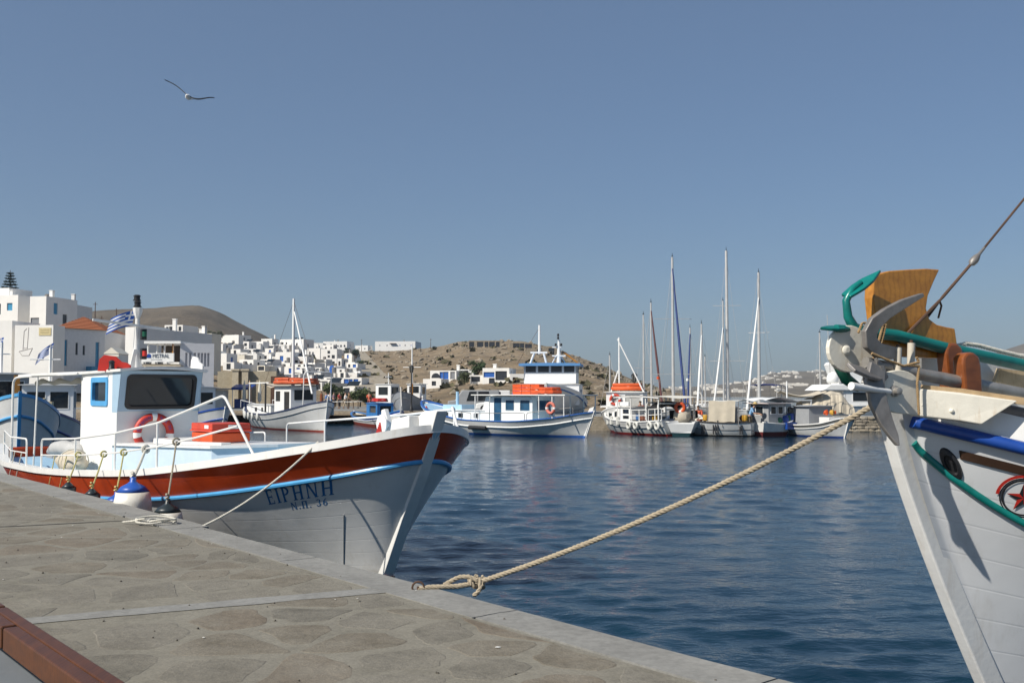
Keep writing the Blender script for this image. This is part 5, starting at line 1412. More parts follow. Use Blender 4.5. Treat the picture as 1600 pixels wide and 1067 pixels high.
# b: small open boat with bright blue cuddy
T, L = boat('small white boat with bright blue cabin and red bottom below the rubble quay', (626, 671), (553, 660), name='rowing_boat')
H = Hull(L, 2.3, [(0, .95), (.3, .62), (.55, .6), (.8, .8), (1, 1.35)], rb=.35, rs=.3, pb=.7)
basic_hull(T, H, WHITE, paint('red_boot2', (.30, .045, .02), .5), RBLUE, .16, WHITE2, .035, capm=paint('mid_blue', (.05, .2, .5), .4), drop=.2, wl=.22, caph=.06, stem=.35)
cabin(T, L*.48, L*.72, .62, .5, 1.85, 0, wins=((.3, .45, .85, .85),), front_wins=((.15, .5, .85, .85),), wall=paint('bright_blue', (.03, .19, .48), .4), roof=MATS['bright_blue'], over=.08, fr=MATS['bright_blue'])
raft('red life raft on the small blue cabin', T, w_(T, (L*.6, 0, 1.92)), (1.5, 1.0, .32), MW[T.name].to_euler().z, None, REDP)
part('thwart', BLUE, T, lambda m: m.box((L*.25, 0, .6), (.3, 1.7, .05)))

# c: grey clinker kaiki end-on with a white mast
def boat_c():
    p = onz(617, 652, 0); p = P(622, 640, 97); c = Vector((p.x, 96.5, 0)); T = thing('fishing_boat', 'grey blue kaiki seen bow-on with thin white mast beyond the quay', 'boat', (c.x + 1.8, 104, 0), R(-100))
    T.location.z = .55; MW[T.name] = Matrix.Translation((c.x + 1.8, 104, .55)) @ Matrix.Rotation(R(-100), 4, 'Z')
    H = Hull(8.2, 3.3, [(0, 1.4), (.4, 1.1), (.75, 1.45), (1, 2.2)], rb=.5, pb=.7)
    basic_hull(T, H, paint('grey_hull', (.26, .28, .31), .5, .1, .4), RED, None, capm=paint('dark_cap2', (.06, .07, .1), .5), drop=.25, stem=.45)
    H.rail_part('rub_rail', GREY, T, lambda u: H.sheer(u) - .5, .04, .01)
    cabin(T, 1.6, 3.6, .7, 1.0, 3.0, 0, wins=((.2, .5, .8, .85),), front_wins=((.15, .55, .85, .88),), over=.12)
    part('mast', WHITE2, T, lambda m: m.tube([(4.4, 0, .9), (4.4, 0, 6.9)], [.09, .06], 8), smooth=True)
    part('yard', WHITE2, T, lambda m: m.tube([(4.4, -.9, 4.6), (4.4, .9, 4.6)], .035, 6))
    part('lower_mast', PINE, T, lambda m: m.tube([(4.4, 0, 1.0), (4.4, 0, 3.0)], .13, 8), smooth=True)
    T = thing('fishing_boat', 'small dark hulled boat with white wheelhouse standing beside the quay promenade', 'boat', (-14.4, 103, .55), R(-28)); MW[T.name] = Matrix.Translation((-14.4, 103, .55)) @ Matrix.Rotation(R(-28), 4, 'Z')
    H = Hull(6.4, 2.4, [(0, 1.0), (.4, .8), (.75, 1.05), (1, 1.6)], rb=.4, pb=.7)
    basic_hull(T, H, paint('dark_hull', (.12, .14, .17), .5, .1), RED, None, capm=paint('red_cap', (.22, .04, .03), .5), drop=.2)
    cabin(T, 1.4, 3.2, .75, .7, 2.95, 0, wins=((.2, .55, .8, .88),), front_wins=((.12, .58, .88, .88),), over=.1, fr=GREY)
    part('mast', WHITE2, T, lambda m: (m.tube([(2.4, 0, 3.0), (2.4, 0, 4.1)], .05, 6), m.tube([(2.4, -.5, 3.7), (2.4, .5, 3.7)], .04, 6)))
boat_c()

# e: the long white and blue double-ended kaiki in front
T, L = boat('long white double ended kaiki with blue sheer stripes, canopy and open cabin doors', (684, 674), (928, 684))
H = Hull(L + 1.6, 4.4, [(0, 1.5), (.15, 1.1), (.35, .88), (.55, .9), (.75, 1.2), (.9, 1.65), (1, 2.1)], rb=1.5, rs=.9, pb=.85, ps=.85, pm=.3)
H0 = H; LE = L + 1.6
for o_ in (T,): o_.location = Vector(o_.location)
ROYB = paint('stripe_blue', (.03, .12, .42), .4, .1)
basic_hull(T, H, HULLW, ROYB, None, rail=None, capm=ROYB, drop=.12, wl=.12, caph=.06, capw=.13, stem=.12, deckm=LBLUE)
H.rail_part('rub_rail', WHITE2, T, lambda u: H.sheer(u) - .35, .045, .01, n=60)
for sd in (1, -1):
    m = MB(); m.tube(H.line(lambda u: H.sheer(u) - .10, sd, .012, 50, .72, .99), .05, 6); obj('blue_stripe', m, paint('stripe_light', (.16, .35, .62), .4), T, smooth=True)
# big raked stern post plate
m = MB(); m.prism([(-.1, 1.85), (.25, 1.75), (1.35, .06), (1.35, -.3), (.75, -.3), (.62, .06)], (0, -.09, 0), (1, 0, 0), (0, 0, 1), (0, .18, 0)); obj('rudder', m, WHITE, T, bevel=.01)
m = MB(); m.prism([(.60, .10), (1.34, .10), (1.36, -.3), (.75, -.3)], (0, -.095, 0), (1, 0, 0), (0, 0, 1), (0, .19, 0)); obj('rudder_foot', m, ROYB, T)
cabin(T, LE*.53, LE*.84, 1.05, .85, 1.52, 0, wins=((.12, .3, .2, .7), (.42, .3, .51, .7), (.72, .3, .82, .75)), name='coach_roof', over=.08, fr=GREY, gl=GLASS)
cabin(T, LE*.26, LE*.50, 1.0, .75, 2.44, .0, wins=((.06, .48, .28, .86), (.42, .48, .62, .86)), doors=((.72, .03, .90, .95),), aft_wins=((.2, .5, .8, .85),), over=.1, fr=WHITE2, gl=GLASSB)
# white slanting windbreak ahead of the wheelhouse
m = MB(); m.prism([(LE*.502, .75), (LE*.56, .75), (LE*.52, 2.42), (LE*.502, 2.42)], (0, 1.0, 0), (1, 0, 0), (0, 0, 1), (0, .06, 0)); obj('windbreak', m, WHITE2, T)
def canopy(m):
    m.box((LE*.32, 0, 2.53), (LE*.52, 3.0, .06))
part('canopy', WHITE, T, canopy)
for x in (.07, .13, .20, .56):
    for sd in (-1, 1): part('canopy_post', WHITE, T, lambda m: m.tube([(LE*x, sd*1.42, H.sheer(x)), (LE*x, sd*1.42, 2.52)], .035, 6), smooth=True)
for sd in (-1, 1):
    for x0, x1 in ((.06, .24), (.25, .50), (.54, .66)):
        F0, F1 = H.pt(x0, H.sheer(x0), sd), H.pt(x1, H.sheer(x1), sd); i_ = Vector((0, -.12*sd, 0))
        railing(T, rounded([F0+i_, F0+i_+Vector((0,0,.48)), F1+i_+Vector((0,0,.48)), F1+i_], .12), [(F0.lerp(F1, .5)+i_, F0.lerp(F1, .5)+i_+Vector((0,0,.48)))], GALV, .022)
part('tiller_post', LBLUE, T, lambda m: (m.box((LE*.76, 0, 1.65), (1.9, 1.2, .45)), m.tube([(LE*.77, 0, 1.8), (LE*.77, 0, 2.75)], .10, 8)))
cl_ = w_(T, (LE*.34, .15, 3.09))
def crates(label, c, nx, ny, nz, rz, mat):
    g = random.Random(4)
    for i in range(nx):
        for k in range(nz):
            Tc = thing('fish_crate', label, 'crate', c + Matrix.Rotation(rz, 3, 'Z') @ Vector((i*.78, 0, k*.22)), rz, 'orange crates on the long kaiki canopy')
            part('tray', mat, Tc, lambda m: (m.box((0, 0, .015), (.74, .48, .03)), m.box((0, -.235, .11), (.74, .03, .19)), m.box((0, .235, .11), (.74, .03, .19)), m.box((-.36, 0, .11), (.03, .44, .19)), m.box((.36, 0, .11), (.03, .44, .19))))
            part('rim', mat, Tc, lambda m: [m.box((0, sd*.25, .19), (.78, .03, .03)) for sd in (-1, 1)])
crates('orange plastic fish crate stacked on the long kaiki canopy', w_(T, (LE*.41, -.25, 2.565)), 3, 1, 3, MW[T.name].to_euler().z + math.pi + .03, ORANGE)
raft('flat orange raft beside the crates on the long kaiki canopy', T, w_(T, (LE*.235, .2, 2.565)), (1.7, 1.3, .45), MW[T.name].to_euler().z)
Tr = thing('life_ring', 'faded red life ring on the aft rail of the long kaiki', 'life ring', w_(T, (LE*.13, 1.55, 1.75)), MW[T.name].to_euler().z)
def ringmesh(r0, r1, axis='y'):
    def fn(m): m.tube([(r0*math.cos(a), 0, r0*math.sin(a)) for a in [k*math.pi/10 for k in range(20)]], r1, 8, closed=True)
    return fn
part('ring', paint('pale_red', (.6, .17, .12), .6, .15), Tr, ringmesh(.3, .09), smooth=True)
part('band', WHITE2, Tr, lambda m: [m.lathe([(.1, -.06), (.1, .06)], (.3*math.cos(a), 0, .3*math.sin(a)), (-math.sin(a), 0, math.cos(a)), 10) for a in (0, math.pi)])
for px_, u_, col_ in ((0, .66, paint('fender_grey', (.25, .24, .22), .6, .2)), (0, .945, ORANGE)):
    e = H.pt(u_, H.sheer(u_) - .75, 1); part('hanging_fender', col_, T, lambda m: m.lathe([(.02, 0), (.14, .08), (.16, .3), (.13, .5), (.03, .68)], e + Vector((0, .14, 0)), n=10), smooth=True)
e = H.pt(.5, .45, 1); part('side_fender', BLACK, T, lambda m: m.tube([e + Vector((-.8, .1, 0)), e + Vector((.8, .1, .02))], .13, 8), smooth=True)

# f: the big white ship with a glazed bridge behind
p = P(868, 640, 82); T = thing('ferry', 'tall white ship with blue roofed glazed bridge and dark mast lamps', 'boat', (p.x + .55, 90, 0), R(-97)); MW[T.name] = Matrix.Translation((p.x + .55, 90, 0)) @ Matrix.Rotation(R(-97), 4, 'Z')
H = Hull(11.5, 5.7, [(0, 1.6), (.4, 1.8), (.7, 2.4), (1, 3.35)], zk=-.8, rb=1.2, pb=1.3, tr=True)
basic_hull(T, H, HULLW, RBLUE, paint('bright_white', (.8, .8, .8), .4, .03), .25, paint('ship_blue', (.06, .17, .42), .4), .06, capm=MATS['bright_white'], transom=True, deckm=GREY, stem=.1)
cabin(T, 3.5, 8.6, 2.35, 1.7, 3.35, 0, wall=MATS['bright_white'], wins=((.2, .4, .4, .75), (.55, .4, .75, .75)), name='lower_house', over=.1)
cabin(T, 4.4, 8.3, 2.08, 3.42, 5.0, -.2, wins=((.06, .55, .45, .92), (.52, .55, .92, .92)), front_wins=((.03, .56, .23, .9), (.27, .56, .48, .9), (.52, .56, .73, .9), (.77, .56, .97, .9)), wall=MATS['bright_white'], roof=paint('roof_blue', (.10, .26, .52), .5), over=.38, roof_t=.22, gl=glass('bridge_glass', (.05, .045, .04)))
part('signal_mast', WHITE2, T, lambda m: (m.tube([(5.9, .55, 5.0), (5.9, .55, 7.0)], [.2, .09], 8), m.box((5.9, .55, 5.7), (.3, 1.1, .1)), m.box((5.9, .4, 6.4), (.2, .8, .08))))
for y, z in ((.3, 6.5), (.75, 6.5), (.5, 7.05), (.5, 7.3), (.85, 5.85), (.1, 5.85)): part('mast_lamp', BLACK, T, lambda m: m.lathe([(.09, 0), (.09, .17), (.05, .22)], (6.05, y, z), n=8))
part('gantry', WHITE2, T, lambda m: (m.tube([(5.4, -1.9, 5.0), (5.4, -1.55, 5.95)], .09, 8), m.tube([(5.4, -.5, 5.0), (5.4, -.75, 5.95)], .09, 8), m.box((5.4, -1.15, 6.0), (.2, 1.4, .13))))
part('radar_tripod', WHITE2, T, lambda m: [m.tube([(5.6 + .3*math.cos(a), .5 + .7*math.sin(a), 5.0), (5.7, .5, 6.0)], .05, 6) for a in (0, 2.1, 4.2)])
part('derrick', WHITE2, T, lambda m: m.tube([(4.9, -1.15, 5.9), (4.9, -1.15, 8.3)], [.12, .09], 8), smooth=True)
part('derrick_boom', PINE, T, lambda m: m.tube([(5.6, 2.1, 5.1), (5.6, .8, 6.1)], .07, 6))
stays(T, [((4.9, -1.15, 8.1), (4.9, -3.0, 5.1))], .014)
part('bow_tarpaulin', RBLUE, T, lambda m: m.blob((8.6, -1.9, 2.6), .9, 3, .2, 12, 7, (1, 1.3, .6)), smooth=True)

# g: white boat with bright orange raft on its wheelhouse, bow towards us
p = onz(947, 677, 0); T = thing('fishing_boat', 'white boat with bright orange raft, life ring on its cabin and pale raked stem', 'boat', (p.x + 2.9, p.y + 8.4, 0), R(-103)); MW[T.name] = Matrix.Translation((p.x + 2.9, p.y + 8.4, 0)) @ Matrix.Rotation(R(-103), 4, 'Z')
H = Hull(9.2, 3.4, [(0, 1.1), (.35, .9), (.7, 1.2), (1, 1.75)], rb=.7, pb=.8)
basic_hull(T, H, HULLW, REDP, None, capm=WHITE2, drop=.2, wl=.14, stem=.3)
cabin(T, 3.2, 6.4, 1.25, .8, 2.72, 0, wins=((.2, .5, .8, .85),), front_wins=((.12, .55, .42, .88), (.52, .5, .92, .92)), over=.15, gl=paint('clear_panel', (.42, .42, .40), .3))
part('nose_locker', WHITE2, T, lambda m: m.box((7.3, 0, 1.7), (1.0, .9, .7)), bevel=.05)
raft('bright orange life raft on top of the white cabin', T, w_(T, (4.6, 0, 2.78)), (1.4, 1.9, .55), R(-103), None, paint('neon_orange', (.62, .10, .02), .7, .2, .3, (.4, .06, .02)))
part('mast', WHITE2, T, lambda m: (m.tube([(5.2, -.5, 2.7), (5.2, -.5, 6.5)], .055, 8), m.tube([(5.2, -.6, 6.4), (5.2, 1.2, 2.7)], .05, 6), m.tube([(5.0, -1.1, 2.7), (5.0, -.6, 4.2)], .05, 6)), smooth=True)
Tr = thing('life_ring', 'red and white life ring on the front of the raft topped cabin', 'life ring', w_(T, (6.5, -.62, 2.2)), R(-103 + 90))
part('ring', paint('ring_red2', (.58, .07, .04), .5, .2), Tr, ringmesh(.32, .09), smooth=True)
part('band', WHITE2, Tr, lambda m: [m.lathe([(.1, -.06), (.1, .06)], (.32*math.cos(a), 0, .32*math.sin(a)), (-math.sin(a), 0, math.cos(a)), 10) for a in (.3, 2.0, 3.6, 5.2)])

# h: white trawler stern-on with canopy frame and tyres
T, L = boat('white boat with flat canopy, white stern rails and four pale tyres', (955, 675), (1060, 681)); HR = MW[T.name].to_euler().z
H = Hull(L, 3.6, [(0, .95), (.3, .82), (.6, .88), (.85, 1.15), (1, 1.5)], rb=.7, rs=.2, pb=.7, tr=True)
basic_hull(T, H, HULLW, REDP, None, capm=WHITE2, drop=.1, wl=.12, transom=True, stem=.1)
H.rail_part('rub_rail', GREY, T, lambda u: H.sheer(u) - .35, .03, .01)
cabin(T, L*.45, L*.82, 1.2, .8, 1.75, 0, wins=((.1, .55, .35, .85), (.1, .2, .35, .42), (.55, .3, .7, .7), (.8, .3, .95, .7)), name='deck_house', over=.1)
part('canopy', CREAM, T, lambda m: m.grid(lambda u, v: Vector((lerp(-.2, L*.66, u), lerp(-1.5, 1.5, v), 2.36 + .08*math.sin(u*3.1) + .05*math.cos(v*6.28))), 12, 8), smooth=True)
part('canopy_edge', WHITE, T, lambda m: m.tube([(L*.66*k/10, sd*1.5, 2.34 + .08*math.sin(k/10*3.1)) for sd in (1,) for k in range(11)], .04, 6))
for x in (.02, .2, .42, .62):
    for sd in (-1, 1): part('canopy_post', WHITE, T, lambda m: m.tube([(L*x, sd*1.42, 1.0), (L*x, sd*1.42, 2.38)], .04, 6), smooth=True)
part('spray_hood', BLACK, T, lambda m: m.grid(lambda u, v: Vector((lerp(L*.06, L*.24, u) , lerp(-1.25, 1.25, v), 2.15 - .9*abs(u-.5)**2*4*.3 - .4*abs(2*v-1)**3)), 8, 8), smooth=True)
part('hood_frame', WHITE, T, lambda m: (m.tube(rounded([(L*.24, 1.25, 1.2), (L*.21, 1.25, 2.05), (L*.21, -1.25, 2.05), (L*.24, -1.25, 1.2)], .2), .05, 6), m.tube(rounded([(L*.05, 1.25, 1.2), (L*.06, 1.25, 2.0), (L*.06, -1.25, 2.0), (L*.05, -1.25, 1.2)], .2), .05, 6)), smooth=True)
for u0, u1 in ((.0, .14), (.16, .34)):
    for sd in (1, -1):
        F0, F1 = H.pt(u0, H.sheer(u0), sd), H.pt(u1, H.sheer(u1), sd)
        railing(T, [F0, F0+Vector((0,0,.75)), F1+Vector((0,0,.75)), F1], [(F0.lerp(F1, .5), F0.lerp(F1, .5)+Vector((0,0,.75)))], WHITE, .035, mids=[[F0+Vector((0,0,.4)), F1+Vector((0,0,.4))]])
for u in (.05, .13, .29, .38): tyre(T, H.pt(u, .62, 1) + Vector((0, .14, 0)), (.1, 1, 0), .28, TIREW)
for u in (.55, .68, .80): part('hanging_fender', TIREW, T, lambda m: m.lathe([(.02, 0), (.12, .06), (.12, .55), (.02, .62)], H.pt(u, .55, 1) + Vector((0, .14, 0)), n=8), smooth=True)
# clutter on deck: real small things
gC = random.Random(9)
def clutter(label, T, pts, size, cols, name='fishing_gear', cat='fishing gear'):
    for i, p in enumerate(pts):
        m = MB(); k = gC.random()
        if k < .4: m.box((0, 0, size*.4), (size*1.3, size*.9, size*.8), gC.uniform(0, 3))
        elif k < .7: m.blob((0, 0, size*.4), size*.6, i, .4, 9, 6)
        else: m.lathe([(size*.45, 0), (size*.5, size*.1), (size*.5, size*.9), (size*.45, size)], n=10)
        o = obj(name, m, gC.choice(cols), None, smooth=True); o.location = w_(T, p); tag(o, label, cat, label + ' group')
GEAR = [paint('gear_rust', (.20, .07, .04), .8, .3), paint('gear_yellow', (.55, .30, .03), .7, .2), paint('gear_green', (.03, .14, .09), .8, .3), paint('gear_white', (.6, .6, .56), .7, .1), paint('gear_blue', (.04, .14, .35), .7, .2)]
clutter('box or bundle of gear on the deck of the white canopy boat', T, [(L*gC.uniform(.22, .62), gC.uniform(-.2, 1.3), .95) for _ in range(12)], .42, GEAR + [WHITE2, WHITE2])

# i: small white speedboat stern
T, L = boat('small white motorboat stern with red ring, tucked beside the tyre hung boat', (1085, 667), (1064, 682), name='motorboat')
H = Hull(6, 2.3, [(0, .85), (.5, .95), (1, 1.35)], rb=.6, tr=True, pb=.8)
basic_hull(T, H, WHITE2, paint('teal_boot', (.02, .06, .07), .4), None, transom=True, drop=.1, wl=.22, stem=.05)
part('windscreen', GLASS, T, lambda m: m.grid(lambda u, v: Vector((3.4 - .5*v, lerp(-.9, .9, u), 1.0 + .55*v)), 6, 2), smooth=True)
part('seat', CANVAS, T, lambda m: m.blob((1.2, 0, 1.25), .55, 2, .2, 12, 7, (.8, 1, 1)), smooth=True)
Tr = thing('life_ring', 'orange life ring propped in the small motorboat', 'life ring', w_(T, (.9, .1, 1.75)), MW[T.name].to_euler().z + R(90))
part('ring', ORANGE, Tr, ringmesh(.26, .1), smooth=True); part('band', WHITE2, Tr, lambda m: m.lathe([(.11, -.06), (.11, .06)], (0, 0, -.26), (1, 0, 0), 10))

# j: wooden fishing boat with beige side curtain
T, L = boat('white planked fishing boat with dark cap rail and hanging beige canvas curtain', (1078, 679.5), (1180, 681.5))
J_T, J_L = T, L
H = Hull(L + .8, 2.9, [(0, .85), (.3, .80), (.6, .85), (.85, 1.1), (1, 1.6)], rb=.9, rs=.15, pb=.75, tr=True)
DK = paint('black_brown', (.03, .022, .02), .6, .2)
basic_hull(T, H, HULLW, DK, None, capm=DK, drop=.35, wl=.08, transom=True, caph=.07, stem=.1, deckm=paint('deck_wood', (.22, .16, .1), .8))
H.rail_part('plank_line', DK, T, lambda u: H.sheer(u) - .42, .016, .0)
for u in (.10, .42, .57): 
    e = H.pt(u, .55, 1); part('tyre_fender', BLACK, T, lambda m: [m.box(e + Vector((dx, .05, 0)), (.07, .06, .85)) for dx in ((-.14, 0, .14) if u == .42 else (0, .12))])
part('awning', CREAM, T, lambda m: m.grid(lambda u, v: Vector((lerp(L*.16, L*.84, u), lerp(-1.35, 1.4, v), 2.16 + .06*math.sin(v*3.1) - .06*u)), 10, 8), smooth=True)
part('curtain', CANVAS, T, lambda m: m.grid(lambda u, v: Vector((lerp(L*.20, L*.60, u) + .05*v, 1.40 - .05*math.sin(u*14)*v*.8, lerp(2.16, .88, v) + .03*math.sin(u*9))), 40, 10), smooth=True)
for x in (.16, .40, .62, .84):
    for sd in (-1, 1): part('awning_post', paint('grey_post', (.22, .21, .2), .6), T, lambda m: m.tube([(L*x, sd*1.34, .6), (L*x, sd*1.34, 2.14)], .03, 6))
part('net_heap', CREAM, T, lambda m: m.blob((L*.70, .7, .9), .5, 5, .4, 14, 8, (1.7, .8, .45)), smooth=True)
cabin(T, L*.30, L*.52, .6, .5, 1.75, 0, wins=((.3, .5, .7, .85),), wall=GREY, over=.05, name='engine_box')
clutter('rust brown net or yellow gear heaped on the curtained fishing boat', T, [(L*gC.uniform(.62, .84), gC.uniform(-.5, 1.0), .75 + .2*gC.random()) for _ in range(9)] + [(L*.10, .8, .95), (L*.14, .6, .95)], .36, GEAR[:2] + [GEAR[0]])

# k: small boat with blue crate hanging, l: grey fishing boat with nets
T, L = boat('small white fishing boat with red bottom, blue crate at its side and pinkish roof', (1226, 680), (1178, 681.5))
H = Hull(L + .3, 2.3, [(0, .85), (.5, .75), (1, 1.1)], rb=.5, tr=True, pb=.7)
basic_hull(T, H, WHITE, paint('dark_red_boot', (.16, .03, .03), .5), None, transom=True, drop=.2, wl=.28, stem=.1)
cabin(T, .5, 1.9, .75, .6, 2.02, 0, wins=((.15, .55, .45, .85), (.6, .55, .88, .85)), wall=GREY, over=.35, roof=paint('pink_white', (.7, .62, .6), .6), fr=WHITE2, aft_wins=((.3, .5, .7, .85),))
part('white_sheet', WHITE2, T, lambda m: m.grid(lambda u, v: Vector((lerp(.0, 3.0, u), lerp(-1, 1, v), 2.2 + .13*math.sin(u*4) + .06*math.sin(v*9 + u*3))), 14, 8), smooth=True)
Tc = thing('crate', 'royal blue plastic crate hung on the side of the small white boat', 'crate', w_(T, (L*.72, -1.22, .42)), MW[T.name].to_euler().z)
part('tray', RBLUE, Tc, lambda m: m.box((0, 0, .2), (.85, .2, .4)), bevel=.02); part('rim', RBLUE, Tc, lambda m: m.box((0, 0, .4), (.9, .25, .05)))
clutter('net bundle or drum on the deck of the small red bottomed boat', T, [(L*gC.uniform(.5, .95), gC.uniform(-.8, .6), .8 + .15*gC.random()) for _ in range(9)], .45, [paint('net_brown', (.16, .12, .09), .95, .4), paint('net_beige', (.38, .32, .24), .95, .3), GEAR[2], RBLUE])
K_T, K_L = T, L
T, L = boat('white and grey fishing boat with pale stem, net pile and grey canopy', (1314, 684), (1236, 679))
H = Hull(L + .8, 2.7, [(0, .85), (.4, .68), (.75, .8), (1, 1.2)], rb=.7, rs=.2, pb=.75, tr=True)
basic_hull(T, H, HULLW, paint('blue_boot', (.02, .06, .25), .4), paint('grey_band', (.18, .18, .17), .5), .2, WHITE2, .03, transom=True, drop=.25, wl=.1, stem=.2)
part('stem_panel', WHITE, T, lambda m: m.prism([(L + .72, 1.15), (L - .1, .1), (L - .7, .1), (L + .2, 1.1)], (0, -.05, 0), (1, 0, 0), (0, 0, 1), (0, .1, 0)))
cabin(T, L*.30, L*.62, .85, .6, 1.85, 0, wall=GREY, over=.15, roof=GREY, name='shelter')
part('winch_frame', WHITE2, T, lambda m: (m.tube([(.9, -.9, .7), (.9, -.9, 3.4)], .04, 6), m.tube([(.9, .9, .7), (.9, .9, 2.2)], .04, 6), m.box((.9, 0, 2.2), (.08, 1.9, .08)), m.box((.9, -.9, 2.0), (.3, .4, .4))))
part('bow_locker', WHITE, T, lambda m: m.box((L*.80, 0, 1.0), (.95, .9, .4)), bevel=.03)
for i in range(10):
    m = MB(); a = gC.uniform(0, 6); m.blob((0, 0, .2), .34, i, .6, 10, 7, (1.1, .9, .8)); o = obj('net_pile', m, gC.choice([MATS['net_brown'], GEAR[0], MATS['net_beige']]), None, smooth=True); o.location = w_(T, (L*gC.uniform(.04, .26), gC.uniform(-.9, .6), .8 + .5*gC.random())); tag(o, 'brown net pile heaped in the stern of the grey canopied fishing boat', 'net', 'net piles on the grey fishing boat')
clutter('orange float or tub on the bow locker of the grey fishing boat', T, [(L*.78, -.2, 1.38), (L*.83, .1, 1.38), (L*.86, -.1, 1.38)], .26, [ORANGE, GEAR[1]])
for x in (.30, .12): part('hanging_fender', FW, T, lambda m: m.lathe([(.02, 0), (.13, .06), (.13, .5), (.02, .58)], H.pt(x, .35, -1) + Vector((0, -.15, 0)), n=8), smooth=True)

# m: motor yacht with domes, and tarpaulin covered boat in front of it
p = P(1325, 620, 84); T = thing('motor_yacht', 'white flybridge motor yacht with two radar domes', 'yacht', (p.x - 2.5, 84, 0), R(6)); MW[T.name] = Matrix.Translation((p.x - 2.5, 84, 0)) @ Matrix.Rotation(R(6), 4, 'Z')
H = Hull(14, 4.4, [(0, 1.5), (.5, 1.8), (1, 2.5)], rb=1.6, tr=True, pb=.9); basic_hull(T, H, WHITE2, NAVY, None, transom=True, drop=.05, stem=.05)
cabin(T, 1.5, 9.0, 1.7, 1.6, 2.9, -1.2, wins=((.1, .3, .9, .85),), wall=WHITE2, name='saloon', over=.0)
part('flybridge', WHITE2, T, lambda m: m.prism([(-.4, 2.85), (.3, 3.35), (6.5, 3.5), (7.6, 3.1), (7.6, 2.85)], (0, -1.9, 0), (1, 0, 0), (0, 0, 1), (0, 3.8, 0)), bevel=.08)
part('radar_arch', WHITE2, T, lambda m: m.prism([(1.8, 3.35), (3.0, 3.35), (3.6, 4.9), (5.0, 5.0), (1.4, 5.2), (1.2, 5.0)], (0, -1.5, 0), (1, 0, 0), (0, 0, 1), (0, 3.0, 0)), bevel=.05)
for x, z, r in ((2.0, 5.25, .48), (.9, 3.45, .5)): part('radar_dome', WHITE2, T, lambda m: m.lathe([(r*.7, 0), (r, .2*r), (r, .9*r), (r*.8, 1.4*r), (r*.4, 1.75*r), (.01, 1.85*r)], (x, -1.0, z), n=16), smooth='full')
part('aerial', ALU, T, lambda m: m.tube([(.7, -1, 3.4), (.5, -1, 9.0)], [.04, .025], 6)); part('horn', BLACK, T, lambda m: m.box((3.9, -.8, 3.8), (.5, .4, .5)))
T, L = boat('boat wrapped in a beige tarpaulin with wire cradle beside the mole end', (1350, 672), (1268, 672)); T.location.y += 3.0; T.location.z = 1.0
MW[T.name] = Matrix.Translation(T.location) @ Matrix.Rotation(T.rotation_euler.z, 4, 'Z')
part('tarpaulin', CANVAS, T, lambda m: m.grid(lambda u, v: Vector((L*u, 1.15*math.cos(math.pi*v)*(1 + .06*math.sin(u*40)*math.sin(v*6)), (.15 + 1.45*math.sin(math.pi*v)) * (.72 + .38*sm(u*1.6) - .55*sm((u-.75)*4)) + .05*math.sin(u*26 + v*8))), 40, 14), smooth=True)
part('tarpaulin_flap', CANVAS, T, lambda m: m.grid(lambda u, v: Vector((lerp(-1.6, L*.45, u), lerp(-1.2, 1.2, v), 1.75 - .35*math.sin(u*3.1) + .08*math.sin(v*9))), 16, 8), smooth=True)
railing(T, [(L*.34, -1.4, 0), (L*.34, -1.4, 1.55), (L*.80, -1.4, 1.55), (L*.80, -1.4, 0)], [((L*.5, -1.4, 0), (L*.5, -1.4, 1.55)), ((L*.65, -1.4, 0), (L*.65, -1.4, 1.55))], GALV, .02)

# the boats behind the red boat's stern: white and blue bows
def left_boat(label, px, D, rz, hullm, L, hs, stripe, capm, zoff=0, stemm=None):
    p = P(px, 640, D); d = Vector((math.cos(rz), math.sin(rz), 0)); s = Vector((p.x, D, 0)) - d * L
    T = thing('fishing_boat', label, 'boat', (s.x, s.y, 0), rz)
    H = Hull(L, L*.31, [(0, hs*.7), (.4, hs*.55), (.75, hs*.75), (1, hs)], rb=.7, pb=.75)
    basic_hull(T, H, hullm, RED, None, capm=capm, drop=.2, stem=.15, stemm=stemm, caph=.1)
    H.rail_part('rub_rail', stripe, T, lambda u: H.sheer(u) - .6, .05, .01); return T, H
LT, LH = left_boat('white hulled kaiki with bright blue stem and rail behind the red boat stern', 31, 31, R(-62), HULLW, 9, 2.55, BLUE, BLUE, stemm=BLUE)
clutter('yellow fishing float in the bow of the blue stemmed kaiki', LT, [(7.6, .7, 2.2), (7.2, .9, 2.15)], .28, [paint('float_cream', (.62, .5, .3), .6, .2)], 'fishing_float', 'float')
T, H = left_boat('white boat with dark windowed cabin and green aerial lines beyond the blue stemmed kaiki', 62, 40, R(-70), HULLW, 9, 1.9, RBLUE, paint('cap_navy', (.02, .05, .2), .4))
cabin(T, 3.2, 5.4, 1.0, 1.0, 3.0, 0, wins=((.2, .5, .8, .85),), front_wins=((.1, .5, .45, .85), (.55, .5, .9, .85)), over=.15)
part('mast', WHITE2, T, lambda m: (m.tube([(4.4, 0, 3), (4.4, 0, 4.6)], .06, 6), m.tube([(4.4, -.8, 4.1), (4.4, .4, 4.1)], .03, 6)))
greek_flag('flag', 'small blue and white flag fluttering above the dark windowed cabin', w_(T, (4.4, 0, 4.35)), (-1, -.2, -.5), (.3, 0, 1), .7, .5, .06, 2.0)
T, H = left_boat('white sheltered boat with wooden post at the far end of the row', 12, 47, R(-60), HULLW, 10, 2.2, BLUE, BLUE)
cabin(T, 3.0, 6.0, 1.2, 1.1, 3.6, 0, wins=((.2, .5, .8, .85),), front_wins=((.1, .5, .9, .85),), over=.3, wall=GREY)
